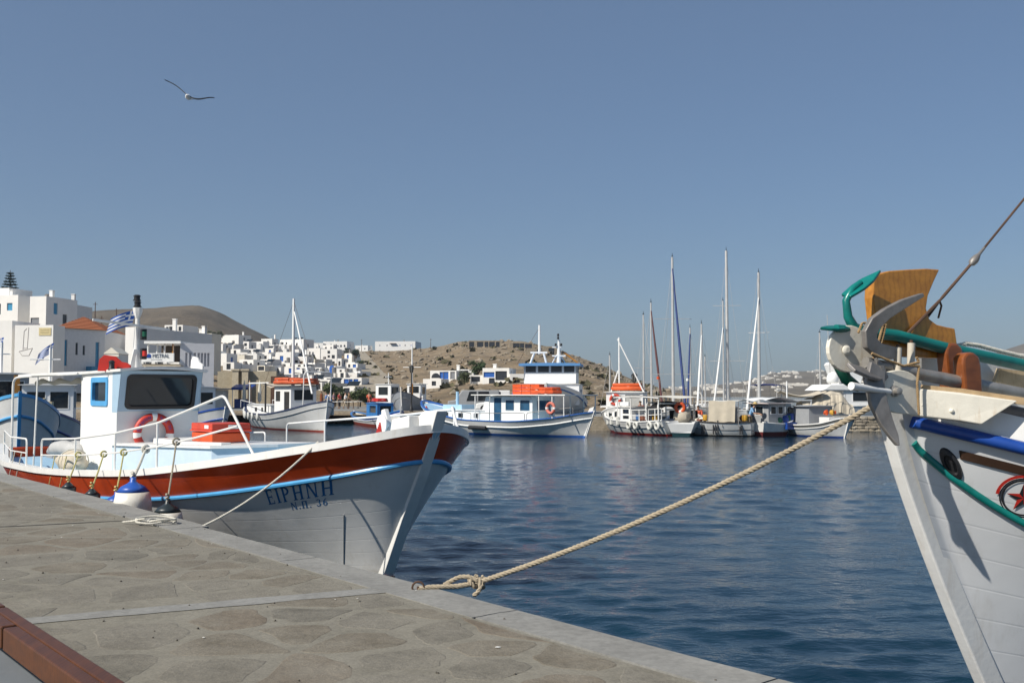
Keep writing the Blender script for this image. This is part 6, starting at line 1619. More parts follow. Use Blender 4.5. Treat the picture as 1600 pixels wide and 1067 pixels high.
part('mast', WHITE2, T, lambda m: (m.tube([(5.0, 0, 3.6), (5.0, 0, 5.2)], .07, 6), m.tube([(5.0, -.8, 4.6), (5.0, .4, 4.6)], .03, 6)))
part('wooden_post', PINE, T, lambda m: m.box((8.0, .5, 2.6), (.25, .25, 1.8)))
greek_flag('flag', 'crumpled blue and white flag on the farthest sheltered boat', w_(T, (5.0, 0, 4.95)), (-1, -.1, -.2), (.2, 0, 1), .8, .5, .08, .5)
T, H = left_boat('white cabin boat moored between the red boat trunk and the tyre hung kaiki', 352, 62, R(-48), HULLW, 9, 1.7, RBLUE, RBLUE)
cabin(T, 3.0, 5.4, 1.1, .9, 3.0, 0, wins=((.15, .5, .45, .85), (.55, .5, .85, .85)), front_wins=((.08, .5, .45, .85), (.55, .5, .92, .85)), over=.2)
part('canopy', WHITE, T, lambda m: m.box((1.4, 0, 3.0), (3.0, 2.4, .06)))
for sd in (-1, 1): part('canopy_post', WHITE, T, lambda m: m.tube([(.3, sd*1.0, 1.0), (.3, sd*1.0, 3.0)], .03, 6))

# n: sailing yachts beyond the mole
def yacht(label, px, base_py, top_py, D, rz, L, boom=None, genoa=None, spread=(), mastw=.09, sailcover=None, bimini=None, lean=0.0, flags=(), gf=.93):
    p = P(px, 614, D); zt = P(px, top_py, D).z; c = math.cos(rz); s = math.sin(rz)
    T = thing('sailing_yacht', label, 'yacht', (p.x - c*L*.55, D - s*L*.55, 0), rz, 'sailing yachts beyond the mole')
    H = Hull(L, L*.31, [(0, .95), (.5, .9), (1, 1.25)], zk=-.5, rb=1.0, pm=.4, pb=.8, tr=True)
    basic_hull(T, H, WHITE2, NAVY, None, transom=True, drop=.04, wl=.12, stem=.02, n=26, caph=.04)
    cabin(T, L*.35, L*.68, L*.09, .85, 1.4, -.4, wins=((.15, .3, .8, .75),), wall=WHITE2, name='coach_roof', over=.0)
    mx = L*.55
    part('mast', ALU, T, lambda m: m.tube([(mx, 0, .9), (mx + lean*zt, 0, zt)], [mastw*1.15, mastw*.8], 8), smooth=True)
    part('masthead', BLACK, T, lambda m: (m.tube([(mx + lean*zt, 0, zt), (mx + lean*zt, 0, zt + .35)], .02, 5), m.box((mx + lean*zt, 0, zt + .1), (.35, .06, .06))))
    for f, w in spread: part('spreader', ALU, T, lambda m: m.tube([(mx + lean*zt*f, -w, zt*f), (mx + lean*zt*f, w, zt*f)], .022, 5))
    stays(T, [((mx, 0, zt*.98), (L*.02, 0, .95)), ((mx, 0, zt*.97), (mx - .3, L*.14, .95)), ((mx, 0, zt*.97), (mx - .3, -L*.14, .95))], .011, ALU, 'stay')
    if genoa: part('furled_sail', genoa, T, lambda m: m.tube([(L*.99, 0, 1.3), (lerp(L*.99, mx, .5), 0, lerp(1.3, zt*gf, .5)), (mx + .08 + lean*zt*gf, 0, zt*gf)], [.10, .10, .05], 8), smooth=True)
    if boom: part('boom', ALU, T, lambda m: m.tube([(mx, 0, 2.0), (L*.15, 0, 2.1)], .07, 6)); part('sail_cover', boom, T, lambda m: m.tube([(mx - .1, 0, 2.35), (L*.4, 0, 2.25), (L*.17, 0, 2.2)], [.26, .2, .12], 8), smooth=True)
    for f, y, mat in flags: part('signal_flag', mat, T, lambda m: m.grid(lambda u, v: Vector((mx + .1*math.sin(u*4), y + .3*u, zt*f + .22*v)), 6, 3))
    return T, L
wht = paint('sail_white', (.72, .72, .70), .7, .04); dbl = paint('sail_blue', (.012, .035, .15), .7, .2)
yacht('yacht with thin grey mast beside the iron lamp post', 1006, 640, 492, 96, R(100), 8, spread=((.5, .9),))
yacht('yacht with bare mast and dark reddish stay hanging loose', 1018, 640, 473, 92, R(-84), 9, genoa=paint('dark_red_cover', (.09, .03, .03), .8), spread=((.34, .9),))
yacht('yacht with tall mast and dark blue furled foresail', 1052, 640, 402, 86, R(-87), 10.5, genoa=dbl, spread=((.63, 1.6), (.3, 1.9)), mastw=.12, flags=((.27, -1.4, ORANGE), (.26, 1.1, wht)))
yacht('yacht with slim mast and navy furled stay sloping away', 1079, 640, 512, 105, R(-104), 9, genoa=dbl)
yacht('yacht with white furled foresail sloping down beside the curtained boat', 1097, 640, 506, 95, R(-106), 10, genoa=wht, gf=.88)
yacht('yacht with short bare mast between two white sloping stays', 1102, 640, 557, 120, R(100), 8)
yacht('tallest masted yacht with grey sail cover and two spreaders', 1137, 640, 392, 90, R(-100), 11.5, boom=paint('grey_cover', (.4, .4, .4), .8), spread=((.36, 1.5), (.68, 1.2)), mastw=.14)
yacht('yacht with white sloping furled sail close behind the tallest mast', 1131, 640, 470, 104, R(-116), 9, genoa=wht, gf=.77)
Ty, Ly = yacht('yacht with white sloping furled sail, navy bimini and raked mast', 1186, 640, 425, 88, R(-114), 12, genoa=wht, gf=.83, spread=((.6, .9),), mastw=.13, lean=-.035)
part('bimini', NAVY, Ty, lambda m: m.grid(lambda u, v: Vector((lerp(L*.0 + .5, 5.6, u), lerp(-1.3, 1.3, v), 3.35 + .12*math.sin(u*3.1) - .1*abs(2*v-1)**2)), 10, 6), smooth=True)
for x in (.6, 3.0, 5.5):
    for sd in (-1, 1): part('bimini_post', ALU, Ty, lambda m: m.tube([(x, sd*1.3, .9), (x, sd*1.3, 3.3)], .03, 5))
yacht('distant yacht mast standing apart beyond the flybridge yacht bow', 1282, 640, 520, 100, R(100), 8)
yacht('low masted yacht moored behind the long kaiki stern', 953, 640, 555, 100, R(100), 8)
# ------------------------------------------------------------ houses
VG = 'white cubic houses of the hillside village'
WM = {'d': paint('window_dark', (.035, .04, .05), .3, .3), 'b': SHUT, 'l': DOORB, 'g': paint('grey_shutter', (.22, .23, .25), .6, .1), 'w': paint('wood_shutter', (.13, .07, .035), .6, .2)}
hg = random.Random(31)
def house(label, x0, y0, x1, y1, D=None, dep=None, yaw=0.0, wins=None, side=None, arches=(), mat=None, extra=(), found=3.0, name='house', group=VG, parapet=.25, roofm=None):
    mat = mat or PLASTER
    if D is None: q = hit((x0+x1)/2, y1 - .5, detail=(x0 > 560)); D = q.y - (1.2 if x0 > 560 else 0)
    w = (x1-x0)/1600*D; h = (y1-y0)/1600*D + found; dep = dep or max(4.5, w*.7)
    p = P(x0, y1, D); o = Vector((p.x, D, p.z - found))
    T = thing(name, label, 'house', o, yaw, group); mb = MB()
    if wins is None:
        n = max(1, int(round(w/3.4))); rows = max(1, int((h-found)/2.6)); wins = []
        for r in range(rows):
            for i in range(n):
                if hg.random() < .85: wins.append(((i+.5)/n + hg.uniform(-.08, .08), (r+.55)/rows, hg.uniform(.7, .95), hg.uniform(.9, 1.25), hg.choice('dddgb')))
    if side is None: side = [(.45, .55, .8, 1.1, 'd')] if dep > 4 and h - found > 2.2 else []
    hf = h - found
    def rects(ws, ww):
        out = []
        for a, b, c, d, m in ws:
            c = min(c, ww*.8); r = [a*ww - c/2, found + b*hf - d/2, a*ww + c/2, found + b*hf + d/2, m]
            r[0] = max(.15, r[0]); r[2] = min(ww-.15, r[2]); r[1] = max(found*.6, r[1]); r[3] = min(h-.2, r[3])
            if r[2]-r[0] > .2 and r[3]-r[1] > .2 and not any(not (r[2] < q[0]+.05 or r[0] > q[2]-.05 or r[3] < q[1]+.05 or r[1] > q[3]-.05) for q in out): out.append(r)
        return out
    fr, sr = rects(wins, w), rects(side, dep)
    mb.panel((0, 0, 0), (1, 0, 0), (0, 0, 1), w, h, [tuple(r[:4]) for r in fr], .18)
    mb.panel((w, 0, 0), (0, 1, 0), (0, 0, 1), dep, h, [tuple(r[:4]) for r in sr], .18)
    mb.panel((w, dep, 0), (-1, 0, 0), (0, 0, 1), w, h, [], .1); mb.panel((0, dep, 0), (0, -1, 0), (0, 0, 1), dep, h, [], .1)
    t = .22                                                 # parapet rim
    for a, b, c, d in ((0, 0, w, t), (0, dep-t, w, dep), (0, t, t, dep-t), (w-t, t, w, dep-t)):
        mb.add([(a, b, h), (c, b, h), (c, d, h), (a, d, h)], [(0, 1, 2, 3)])
    for (a, b), (c, d) in (((t, t), (w-t, t)), ((w-t, t), (w-t, dep-t)), ((w-t, dep-t), (t, dep-t)), ((t, dep-t), (t, t))):
        mb.add([(a, b, h), (c, d, h), (c, d, h-parapet), (a, b, h-parapet)], [(0, 1, 2, 3)])
    obj('wall', mb, mat, T)
    part('roof', roofm or mat, T, lambda m: m.add([(t, t, h-parapet), (w-t, t, h-parapet), (w-t, dep-t, h-parapet), (t, dep-t, h-parapet)], [(0, 1, 2, 3)]))
    for r in fr: part('window' if r[3]-r[1] < 1.6 else 'door', WM[r[4]], T, lambda m: m.add([(r[0], .14, r[1]), (r[2], .14, r[1]), (r[2], .14, r[3]), (r[0], .14, r[3])], [(0, 1, 2, 3)]))
    for r in sr: part('window' if r[3]-r[1] < 1.6 else 'door', WM[r[4]], T, lambda m: m.add([(w-.14, r[0], r[1]), (w-.14, r[2], r[1]), (w-.14, r[2], r[3]), (w-.14, r[0], r[3])], [(0, 1, 2, 3)]))
    for a, b, c, d, m_ in arches:                            # proud arch slabs, dark ones paint an opening's shade: centre fraction, base fraction, width, height
        cx, z0 = a*w, found + b*hf
        out = [(cx-c/2, z0), (cx+c/2, z0)] + [(cx + c/2*math.cos(R(q)), z0 + d - c/2 + c/2*math.sin(R(q))) for q in range(0, 181, 20)]
        part('arch_slab', WM[m_], T, lambda m: m.prism(out, (0, -.03, 0), (1, 0, 0), (0, 0, 1), (0, .06, 0)))
    for k, a, b, s in extra:
        if k == 'chimney': part('chimney', PLASTER, T, lambda m: (m.box((a*w, b*dep, h + s/2), (.5, .5, s)), m.box((a*w, b*dep, h + s + .05), (.62, .62, .1))))
        if k == 'tank': part('water_tank', GALV, T, lambda m: m.lathe([(.45, 0), (.45, s), (.2, s+.1)], (a*w, b*dep, h), n=10)); 
        if k == 'solar': part('solar_panel', GLASS, T, lambda m: m.box((a*w, b*dep, h + .5), (2.0, 1.2, .06), M=Matrix.Rotation(R(35), 3, 'X')))
        if k == 'aerial': part('tv_aerial', RUST, T, lambda m: (m.tube([(a*w, b*dep, h - .1), (a*w, b*dep, h + s)], .03, 5), m.box((a*w, b*dep, h + s*.92), (.9, .04, .04)), m.box((a*w, b*dep, h + s*.75), (.6, .04, .04))))
        if k == 'step': part('terrace', PLASTER, T, lambda m: m.box((a*w, -s/2, found*.5 + b), (w*.9, s, found + b*2)))
        if k == 'rail': part('balcony', PLASTER, T, lambda m: (m.box((a*w, -.5, found + b*hf), (w*s, 1.0, .12)), m.box((a*w, -.97, found + b*hf + .5), (w*s, .06, .9))))
        if k == 'pergola': part('pergola', WM['w'], T, lambda m: [m.box((a*w + dx, -.9, found + b*hf + dz), d_) for dx, dz, d_ in ((0, 0, (w*s, 1.8, .1)), (-w*s/2, -.6, (.1, .1, 1.2)), (w*s/2, -.6, (.1, .1, 1.2)))])
    return T, w, h, dep
Y = .05
village = [
 ('long white house with wide blank front below the bare hill', 337, 524, 381, 537, [(.12, .5, .9, 1.2, 'd')], (('chimney', .93, .5, 1.2), ('tank', .25, .4, .5), ('tank', .6, .5, .5)), ()),
 ('tiny white cube beside the beige building', 334, 538, 343, 548, None, (), ()),
 ('white house with two small arched porches', 343, 539.5, 367, 549, [(.72, .5, .6, .8, 'd')], (('chimney', .1, .4, .8),), ((.15, .1, 1.3, 1.6, 'd'), (.38, .1, 1.3, 1.6, 'd'))),
 ('narrow pale blue white house with terrace window', 380, 533.6, 390, 551, [(.4, .72, 1.0, 1.0, 'd'), (.5, .25, .8, 1.4, 'g')], (), ()),
 ('white house with two big square upper windows and balcony', 391, 533.6, 413, 551, [(.35, .68, 1.0, .9, 'd'), (.8, .66, 1.2, .9, 'g'), (.2, .2, .8, 1.6, 'g'), (.6, .2, .8, 1.6, 'd')], (('rail', .45, .42, .7),), ()),
 ('white house with single dark window on the skyline', 408, 529.5, 428, 546, [(.62, .7, .8, .8, 'd'), (.2, .55, .8, .8, 'g')], (('chimney', .97, .5, 1.6),), ()),
 ('white terrace house with paired windows, first of the stepped row', 369, 550.5, 387, 561, [(.35, .45, .7, .9, 'd'), (.65, .45, .7, .9, 'd')], (), ()),
 ('white terrace house with paired windows, middle of the stepped row', 388, 550.5, 400, 561, [(.3, .45, .6, .9, 'g'), (.7, .45, .6, .9, 'd')], (), ()),
 ('white terrace house with dark pergola, last of the stepped row', 401, 550.5, 422, 561, [(.2, .45, .7, .9, 'd'), (.45, .45, .7, .9, 'd')], (('pergola', .75, .6, .35),), ()),
 ('small white cube next to the grey walled restaurant', 329, 548, 338, 563, [], (), ()),
 ('tall white house with grey shaded side and dark side windows', 345, 552, 355, 572, [], (), ()),
 ('plain white house with two small windows above the beige wall', 374, 562, 399, 580, [(.55, .5, .5, .9, 'd'), (.82, .52, .6, .9, 'd')], (), ()),
 ('cream house between white terraces', 407, 563.5, 421, 570, [(.8, .5, .6, .7, 'd')], (), ()),
 ('white house with dark veranda under the cream house', 402, 571, 415, 583.5, [(.5, .7, 2.2, 1.1, 'd')], (), ()),
 ('low white house with dark window near the rust coloured wall', 416, 571, 428, 583.5, [(.6, .45, 1.0, 1.2, 'd')], (), ()),
 ('white house with door above the row of small arches', 428.6, 574, 440, 584, [(.4, .5, .9, 1.2, 'd')], (), ()),
 ('white house with slanting purple bougainvillea corner', 421, 557, 441, 570, [(.15, .5, .8, .9, 'd'), (.7, .4, .9, .8, 'd')], (), ()),
 ('broad white house with four upper windows on the village skyline', 437, 530.6, 480, 551, [(.13, .7, .6, .9, 'd'), (.28, .7, .6, .9, 'd'), (.53, .6, .8, 1.2, 'd'), (.72, .6, .8, 1.2, 'd'), (.53, .12, .6, 1.3, 'd'), (.75, .12, .6, 1.3, 'd')], (('solar', .45, .4, 1), ('tank', .33, .4, .5), ('solar', .75, .3, 1)), ()),
 ('white house with two big dark arches on the skyline', 505, 533.7, 545, 546, [(.1, .6, .9, 1.2, 'd'), (.33, .6, .7, 1.2, 'd'), (.55, .55, .8, 1.1, 'd')], (('chimney', .42, .2, 1.0),), ((.75, .28, 1.3, 1.7, 'd'), (.9, .28, 1.3, 1.7, 'd'))),
 ('tall white tower like house with scattered small windows', 501, 545, 527, 569, [(.5, .78, .8, .8, 'd'), (.5, .5, .7, .7, 'd'), (.78, .48, .9, 1.0, 'd'), (.5, .15, .6, .5, 'd'), (.8, .1, .7, .7, 'd')], (), ()),
 ('white house with dark garden gateway in mid village', 480, 544, 502, 561, [(.2, .5, .7, 1.2, 'g'), (.45, .5, .7, 1.0, 'g')], (), ((.45, -.1, 1.6, 2.0, 'd'),)),
 ('white house with blue gate on the left flank of the village', 430, 550, 457, 573, [(.4, .55, 1.0, 1.4, 'b'), (.7, .2, .9, 1.5, 'g'), (.08, .2, .8, 1.0, 'd')], (), ()),
 ('white house with two blue upper windows and side balcony', 444, 573, 480, 593, [(.28, .68, .7, 1.0, 'b'), (.65, .62, .7, 1.6, 'b'), (.65, .15, .7, 1.0, 'b'), (.9, .62, .7, 1.2, 'g')], (('rail', .7, .4, .5),), ()),
 ('white house with two blue shutters and pergola porch', 480, 574, 503, 593, [(.3, .68, .7, 1.0, 'b'), (.72, .68, .6, 1.1, 'g'), (.15, .15, .7, 1.0, 'b'), (.75, .15, .7, 1.0, 'd')], (('pergola', .7, .42, .45),), ()),
 ('small white block with shaded side above the blue arched door', 498, 567, 510, 576, [], (), ()),
 ('white house with blue arched door', 511, 572, 526, 589, [(.1, .5, .5, .8, 'd')], (), ((.58, .2, 1.3, 2.0, 'b'),)),
 ('white house turned sideways with blue arched window on its shaded wall', 526, 576, 539, 590, [(.5, .55, .5, 1.2, 'd')], (), ()),
 ('low white house with three blue windows above the trees', 533, 590, 566, 604, [(.25, .5, .9, 1.1, 'b'), (.47, .5, .7, 1.1, 'b'), (.72, .5, .9, 1.1, 'b'), (.92, .45, .7, .9, 'd')], (), ()),
 ('low white annex with pale archway behind the tyre hung kaiki', 451, 592, 472, 603, [(.35, .3, .7, 1.3, 'g')], (), ()),
 ('white taverna with dark railing terrace behind the kaiki roof', 474, 593, 519, 606, [(.12, .3, 1.2, 1.2, 'd'), (.4, .3, 1.5, 1.2, 'd'), (.75, .35, 1.5, 1.3, 'g')], (('pergola', .35, .9, .5),), ()),
 ('small white house among the trees by the promenade', 536, 604, 556, 616, [(.3, .5, 1.0, 1.0, 'd'), (.7, .5, 1.0, 1.2, 'g')], (), ()),
 ('narrow white house end beside the palm', 527, 560, 534, 573, [(.5, .4, .6, 1.2, 'd')], (), ()),
 ('small white hut beside the dark trees', 544, 560, 553, 570, [], (), ()),
 ('white cube where the lane begins to climb', 553, 580, 564, 592, [(.5, .5, .7, .7, 'd')], (), ()),
 ('low white house at the top of the lane', 555, 540, 577, 549, [(.3, .5, .8, .9, 'd'), (.75, .45, 1.2, .8, 'd')], (('chimney', .4, .4, .5),), ()),
 ('long white house with central blue veranda on the headland', 586, 533.5, 650, 546, [(.12, .5, .7, 1.2, 'g'), (.3, .5, .7, 1.1, 'd'), (.62, .5, .7, 1.0, 'b'), (.75, .5, .7, 1.2, 'd'), (.9, .5, .7, 1.1, 'b')], (), ()),
 ('white house tucked behind the broad skyline house', 480, 536, 506, 546, [(.3, .5, 1.2, .8, 'd')], (), ()),
 ('white blank house stepping down mid slope', 455, 557, 481, 574, [(.3, .4, 1.0, 1.4, 'd'), (.65, .3, .8, 1.6, 'w')], (), ()),
 ('white house behind the palm with side stair', 540, 566, 556, 579, [(.4, .5, .7, 1.0, 'd')], (), ()),
 ('small white house with dark doorway near the beige wall end', 427, 585, 446, 597, [(.3, .4, .8, 1.1, 'd')], (), ((.55, .0, 1.2, 1.6, 'd'), (.85, .0, 1.2, 1.6, 'd'))),
]
for i, (lab, x0, y0, x1, y1, w_ins, ex, ar) in enumerate(village):
    m_ = PLASTER2 if 'cream' in lab else PLASTER
    sd_ = [(.5, .5, .9, 1.2, 'b')] if 'shaded wall' in lab or 'shaded side and' in lab else None
    if 'veranda on the headland' in lab: ex = (('pergola', .45, .75, .16),)
    if hg.random() < .6: ex = tuple(ex) + ((hg.choice(('aerial', 'aerial', 'tank', 'solar')), hg.uniform(.2, .8), .5, hg.uniform(.6, 1.8)),)
    house(lab, x0, y0, x1, y1, None, None, hg.uniform(-.42, -.12) if 'headland' not in lab else -.12, w_ins, sd_, ar, m_, ex)
# plain cubes packing the gaps
gP = random.Random(14)
for r, py in enumerate((541, 548, 556, 563, 570, 577, 585, 593, 601)):
    px = 332 + gP.uniform(0, 10)
    while px < (548 if py > 545 else 540):
        w = gP.uniform(11, 21)
        if gP.random() < .72 and not (py > 575 and px < 440): house('plain white cubic house packed between its neighbours in the hillside village', px, py - gP.uniform(1, 4), px + w, py + gP.uniform(7, 11), None, None, gP.uniform(-.45, -.1), None, None, (), PLASTER if gP.random() < .9 else PLASTER2, ((gP.choice(('chimney', 'aerial', 'tank', 'solar')), gP.uniform(.2, .8), .4, gP.uniform(.5, 1.4)),) if gP.random() < .6 else ())
        px += w + gP.uniform(0, 5)
# houses on the headland shelf
house('white arched house with ground floor terrace on the rocky shelf', 672, 579, 714, 598, None, 7, -.18, [(.43, .62, .6, 1.1, 'b'), (.6, .62, .9, 1.3, 'b'), (.86, .62, .8, 1.3, 'g'), (.55, .15, 3.0, 1.4, 'd')], [], ((.22, .40, 1.5, .8, 'd'),), PLASTER, (('chimney', .97, .3, .9),), group='houses on the headland shelf')
house('white stepped annex below the arched headland house', 661, 592, 690, 606, None, 5, -.18, [(.6, .5, .7, .7, 'd')], [], (), PLASTER, (), group='houses on the headland shelf')
house('long low white house half hidden by trees on the headland', 714, 577, 740, 590, None, 6, .02, [(.3, .5, 2.2, 1.4, 'd'), (.8, .5, 1.8, 1.2, 'd')], [], (), PLASTER, (), group='houses on the headland shelf')
house('white house with long blue window and blue door on the headland', 754, 575, 796, 598, None, 7, -.15, [(.17, .55, 2.3, .8, 'b'), (.47, .52, .7, 1.6, 'b'), (.70, .48, 1.8, 1.4, 'd'), (.35, .12, .9, .9, 'd')], [(.3, .6, .8, 1.0, 'd')], (), PLASTER, (('chimney', .35, .4, .6),), group='houses on the headland shelf')
house('small white outbuilding with dark window between the headland houses', 735, 586, 755, 600, None, 5, .05, [(.4, .55, 1.4, .8, 'd')], [], (), PLASTER, (), group='houses on the headland shelf')
house('low white walled yard at the end of the headland shelf', 797, 584, 824, 598, None, 5, .12, [(.3, .4, .8, .6, 'w'), (.6, .4, 1.0, .5, 'w')], [], (), PLASTER, (), group='houses on the headland shelf')
# stone shells on the crest
STN = STONEW
for lab, x0, y0, x1, y1, ws in (('roofless stone shell with long row of dark openings on the crest', 732, 532, 783, 543, [(.1, .45, 1.6, 1.7, 'd'), (.36, .45, 2.0, 1.7, 'd'), (.55, .45, 1.2, 1.7, 'd'), (.72, .45, 1.8, 1.7, 'd'), (.9, .45, 1.2, 1.7, 'd')]), ('square stone shell with two dark openings on the crest', 796, 535, 832, 545, [(.3, .5, 2.2, 1.5, 'd'), (.55, .5, 1.4, 1.5, 'd'), (.84, .45, 2.4, 1.4, 'd')]), ('unfinished grey block house below the stone shells', 821, 544, 846, 556, [(.8, .5, .8, 1.5, 'd')]), ('small grey concrete frame beside the ship mast on the crest', 838, 541, 872, 552, [(.2, .5, 1.0, 1.2, 'd'), (.7, .5, 2.0, 1.2, 'd')])):
    house(lab, x0, y0, x1, y1, None, 6, .04, ws, [], (), STN, (), name='stone_building', group='stone shells on the headland crest')

# big houses at the left
LG = 'large houses above the left quay'
house('white two storey house with one small blue window below the pine', 0 - 30, 462, 37, 510, 150, 6, -.24, [(.775, .62, .95, 1.1, 'l'), (.48, .55, .7, 1.6, 'd'), (.33, .2, 1.2, 1.2, 'd')], [(.55, .55, 1.0, 1.5, 'd'), (.5, .2, 1.0, 1.2, 'd')], (), None, (('chimney', .6, .3, .8),), found=8, group=LG)
house('white penthouse room with chimney stub beneath the pine', 0 - 30, 451, 22, 463, 154, 5, -.24, [], [], (), None, (), found=1, group=LG)
house('cream cubic house with grey lower panel and aerials', 46, 463, 75, 510, 146, 7, -.22, [(.3, .1, 1.5, 1.6, 'g')], [(.3, .62, .9, 1.6, 'l'), (.6, .25, 1.0, 1.8, 'd')], (), None, (('chimney', .55, .4, 1.0), ('tank', .3, .4, .5)), found=8, group=LG)
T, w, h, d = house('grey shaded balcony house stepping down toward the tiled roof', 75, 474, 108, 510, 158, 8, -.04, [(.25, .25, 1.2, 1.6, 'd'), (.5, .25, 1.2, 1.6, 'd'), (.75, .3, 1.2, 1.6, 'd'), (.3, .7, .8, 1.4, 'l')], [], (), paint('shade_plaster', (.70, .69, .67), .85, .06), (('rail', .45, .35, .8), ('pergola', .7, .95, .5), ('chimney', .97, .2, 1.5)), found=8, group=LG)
T, w, h, d = house('long white harbour house with ship drawing and yellow plaque', 22, 508, 85, 572, 122, 2.6, -.10, [(.72, .22, .5, .8, 'd')], [], (), None, (), found=4, group=LG)
part('plaque', paint('plaque_yellow', (.62, .52, .28), .7, .1), T, lambda m: m.box((w*.79, -.03, h - .78), (1.5, .06, .9)))
part('plaque_line', paint('plaque_ink', (.42, .34, .18), .7), T, lambda m: [m.box((w*.79, -.068, h - .62 - .28*i), (1.1, .012, .08)) for i in range(2)])
part('ship_drawing', paint('pencil_grey', (.48, .45, .42), .8), T, lambda m: [m.bar(Vector((w*a, -.02, 4 + (h-4)*b)), Vector((w*c, -.02, 4 + (h-4)*d_)), .03, .05) for a, b, c, d_ in ((.12, .36, .20, .26), (.20, .26, .38, .26), (.38, .26, .47, .44), (.47, .44, .12, .36), (.22, .40, .24, .85), (.24, .85, .31, .92), (.33, .42, .36, .95), (.22, .44, .33, .44))])
house('white block with tall corner tower at the edge of the harbour house', 0 - 20, 501, 20, 556, 123, 6, -.10, [(.2, .2, 1.2, 1.2, 'd')], [], (), None, (), found=4, group=LG)
# orange tiled house: shade of the wall towards us is put into its greyer white
def tiled_house():
    D = 126; a = P(88, 576, D); b = P(163, 576, D + 6); c = P(196, 576, D + 16); zt = P(120, 512, D).z
    T = thing('house', 'house with shaded white walls, orange hipped tile roof and bright blue doors', 'house', (a.x, a.y, a.z - 3), 0, LG); zb = a.z - 3
    A, B_, C_ = Vector((a.x, a.y, zb)), Vector((b.x, b.y, zb)), Vector((c.x, c.y, zb)); Dd = A + (C_ - B_) + Vector((-4, 6, 0)); Dd = Vector((A.x - 2, A.y + 14, zb))
    mb = MB(); H_ = zt - zb
    m1 = B_ - A; w1 = m1.length
    hz = 3.0
    holes = [(w1*.03, hz + 1.6, w1*.10, hz + 3.4, 'd'), (w1*.14, hz + .4, w1*.21, hz + 3.6, 'l'), (w1*.38, hz + 1.8, w1*.43, hz + 3.3, 'd'), (w1*.53, hz + 1.8, w1*.58, hz + 3.0, 'd'), (w1*.80, hz + .2, w1*.88, hz + 3.5, 'l')]
    mb.panel(A, m1, (0, 0, 1), w1, H_, [q[:4] for q in holes], .2)
    m2 = C_ - B_; mb.panel(B_, m2, (0, 0, 1), m2.length, H_, [], .2); mb.panel(C_, Dd - C_, (0, 0, 1), (Dd - C_).length, H_, [], .2); mb.panel(Dd, A - Dd, (0, 0, 1), (A - Dd).length, H_, [], .2)
    obj('wall', mb, paint('house_shade_white', (.70, .70, .70), .85, .06), T, world=True)
    for q in holes:
        e = m1.normalized(); inn = Vector((0, 0, 1)).cross(e) * .15; o = A + inn
        part('door' if q[4] == 'l' else 'window', WM[q[4]], T, lambda m: m.add([o + e*q[0] + Vector((0, 0, q[1])), o + e*q[2] + Vector((0, 0, q[1])), o + e*q[2] + Vector((0, 0, q[3])), o + e*q[0] + Vector((0, 0, q[3]))], [(0, 1, 2, 3)]), world=True)
    z = zb + H_; cen = (A + B_ + C_ + Dd) / 4; ap1 = Vector((cen.x - 1.5, cen.y, z + 2.0)); ev = [Vector((cen.x + (p.x-cen.x)*1.06, cen.y + (p.y-cen.y)*1.06, z)) for p in (A, B_, C_, Dd)]
    rm = MB()                                               # tile courses: stepped ribs on each slope
    for i in range(4):
        p, q = ev[i], ev[(i+1) % 4]; n = 9
        for k in range(n):
            t0, t1 = k/n, (k+1)/n
            p0, q0, p1, q1 = p.lerp(ap1, t0), q.lerp(ap1, t0), p.lerp(ap1, t1), q.lerp(ap1, t1)
            up = Vector((0, 0, .07)); rm.add([p0 + up, q0 + up, q1, p1, p0, q0], [(0, 1, 2, 3), (4, 5, 1, 0)])
    obj('tiled_roof', rm, TILE, T, world=True)
    part('balcony', DOORB, T, lambda m: m.box(A + m1*.86 + Vector((0, 0, hz - .1)) - Vector((0, 0, 1)).cross(m1.normalized())*.6, (3.6, 1.1, .9), math.atan2(m1.y, m1.x)), world=True)
tiled_house()
# little pediment chapel front
def chapel():
    D = 120; a = P(162, 566, D); w = 24/1600*D; T = thing('chapel', 'tiny white pedimented chapel front beside the blue balcony', 'chapel', a - Vector((0, 0, 2)), 0, LG)
    part('wall', PLASTER, T, lambda m: m.box((w/2, 1.5, 1.5), (w*.94, 3, 3.0)))
    part('pediment', PLASTER2, T, lambda m: m.prism([(-.05, 3.0), (w+.05, 3.0), (w*.5, 3.75)], (0, -.1, 0), (1, 0, 0), (0, 0, 1), (0, 3.2, 0)))
    part('cornice', PLASTER2, T, lambda m: m.box((w/2, -.06, 2.72), (w, .16, .12)))
chapel()
house('white wall house with beige base behind the flag', 195, 511, 215, 570, 132, 8, -.3, [], [], (), None, (), found=4, group=LG)
house('white gable house with long grey side wall beside the flag mast', 200, 514, 238, 560, 140, 14, -.35, [], [], (), None, (('chimney', .9, .9, 1.0),), found=4, group=LG)
house('white terrace house with dark window row in the upper left town', 257, 508, 288, 520, 230, 7, -.2, [(.15, .55, .6, .8, 'd'), (.35, .5, .9, 1.1, 'd'), (.6, .5, .9, 1.0, 'd'), (.85, .5, .7, 1.0, 'd')], None, (), None, (), found=5, group=LG)
house('beige flat house behind the restaurant terrace', 305, 521, 332, 540, 175, 4, -.12, [(.3, .6, 1.2, 1.0, 'w')], None, (), PLASTER2, (('chimney', .1, .4, .8),), found=5, group=LG)
house('white roof terrace house with parapet and small windows', 268, 522, 312, 540, 150, 4, -.12, [(.3, .4, .9, 1.0, 'd'), (.42, .4, .9, 1.0, 'd'), (.62, .4, 1.4, 1.0, 'd'), (.85, .4, 1.4, .9, 'd')], [], (), None, (('chimney', .02, .2, 2.2),), found=4, group=LG)
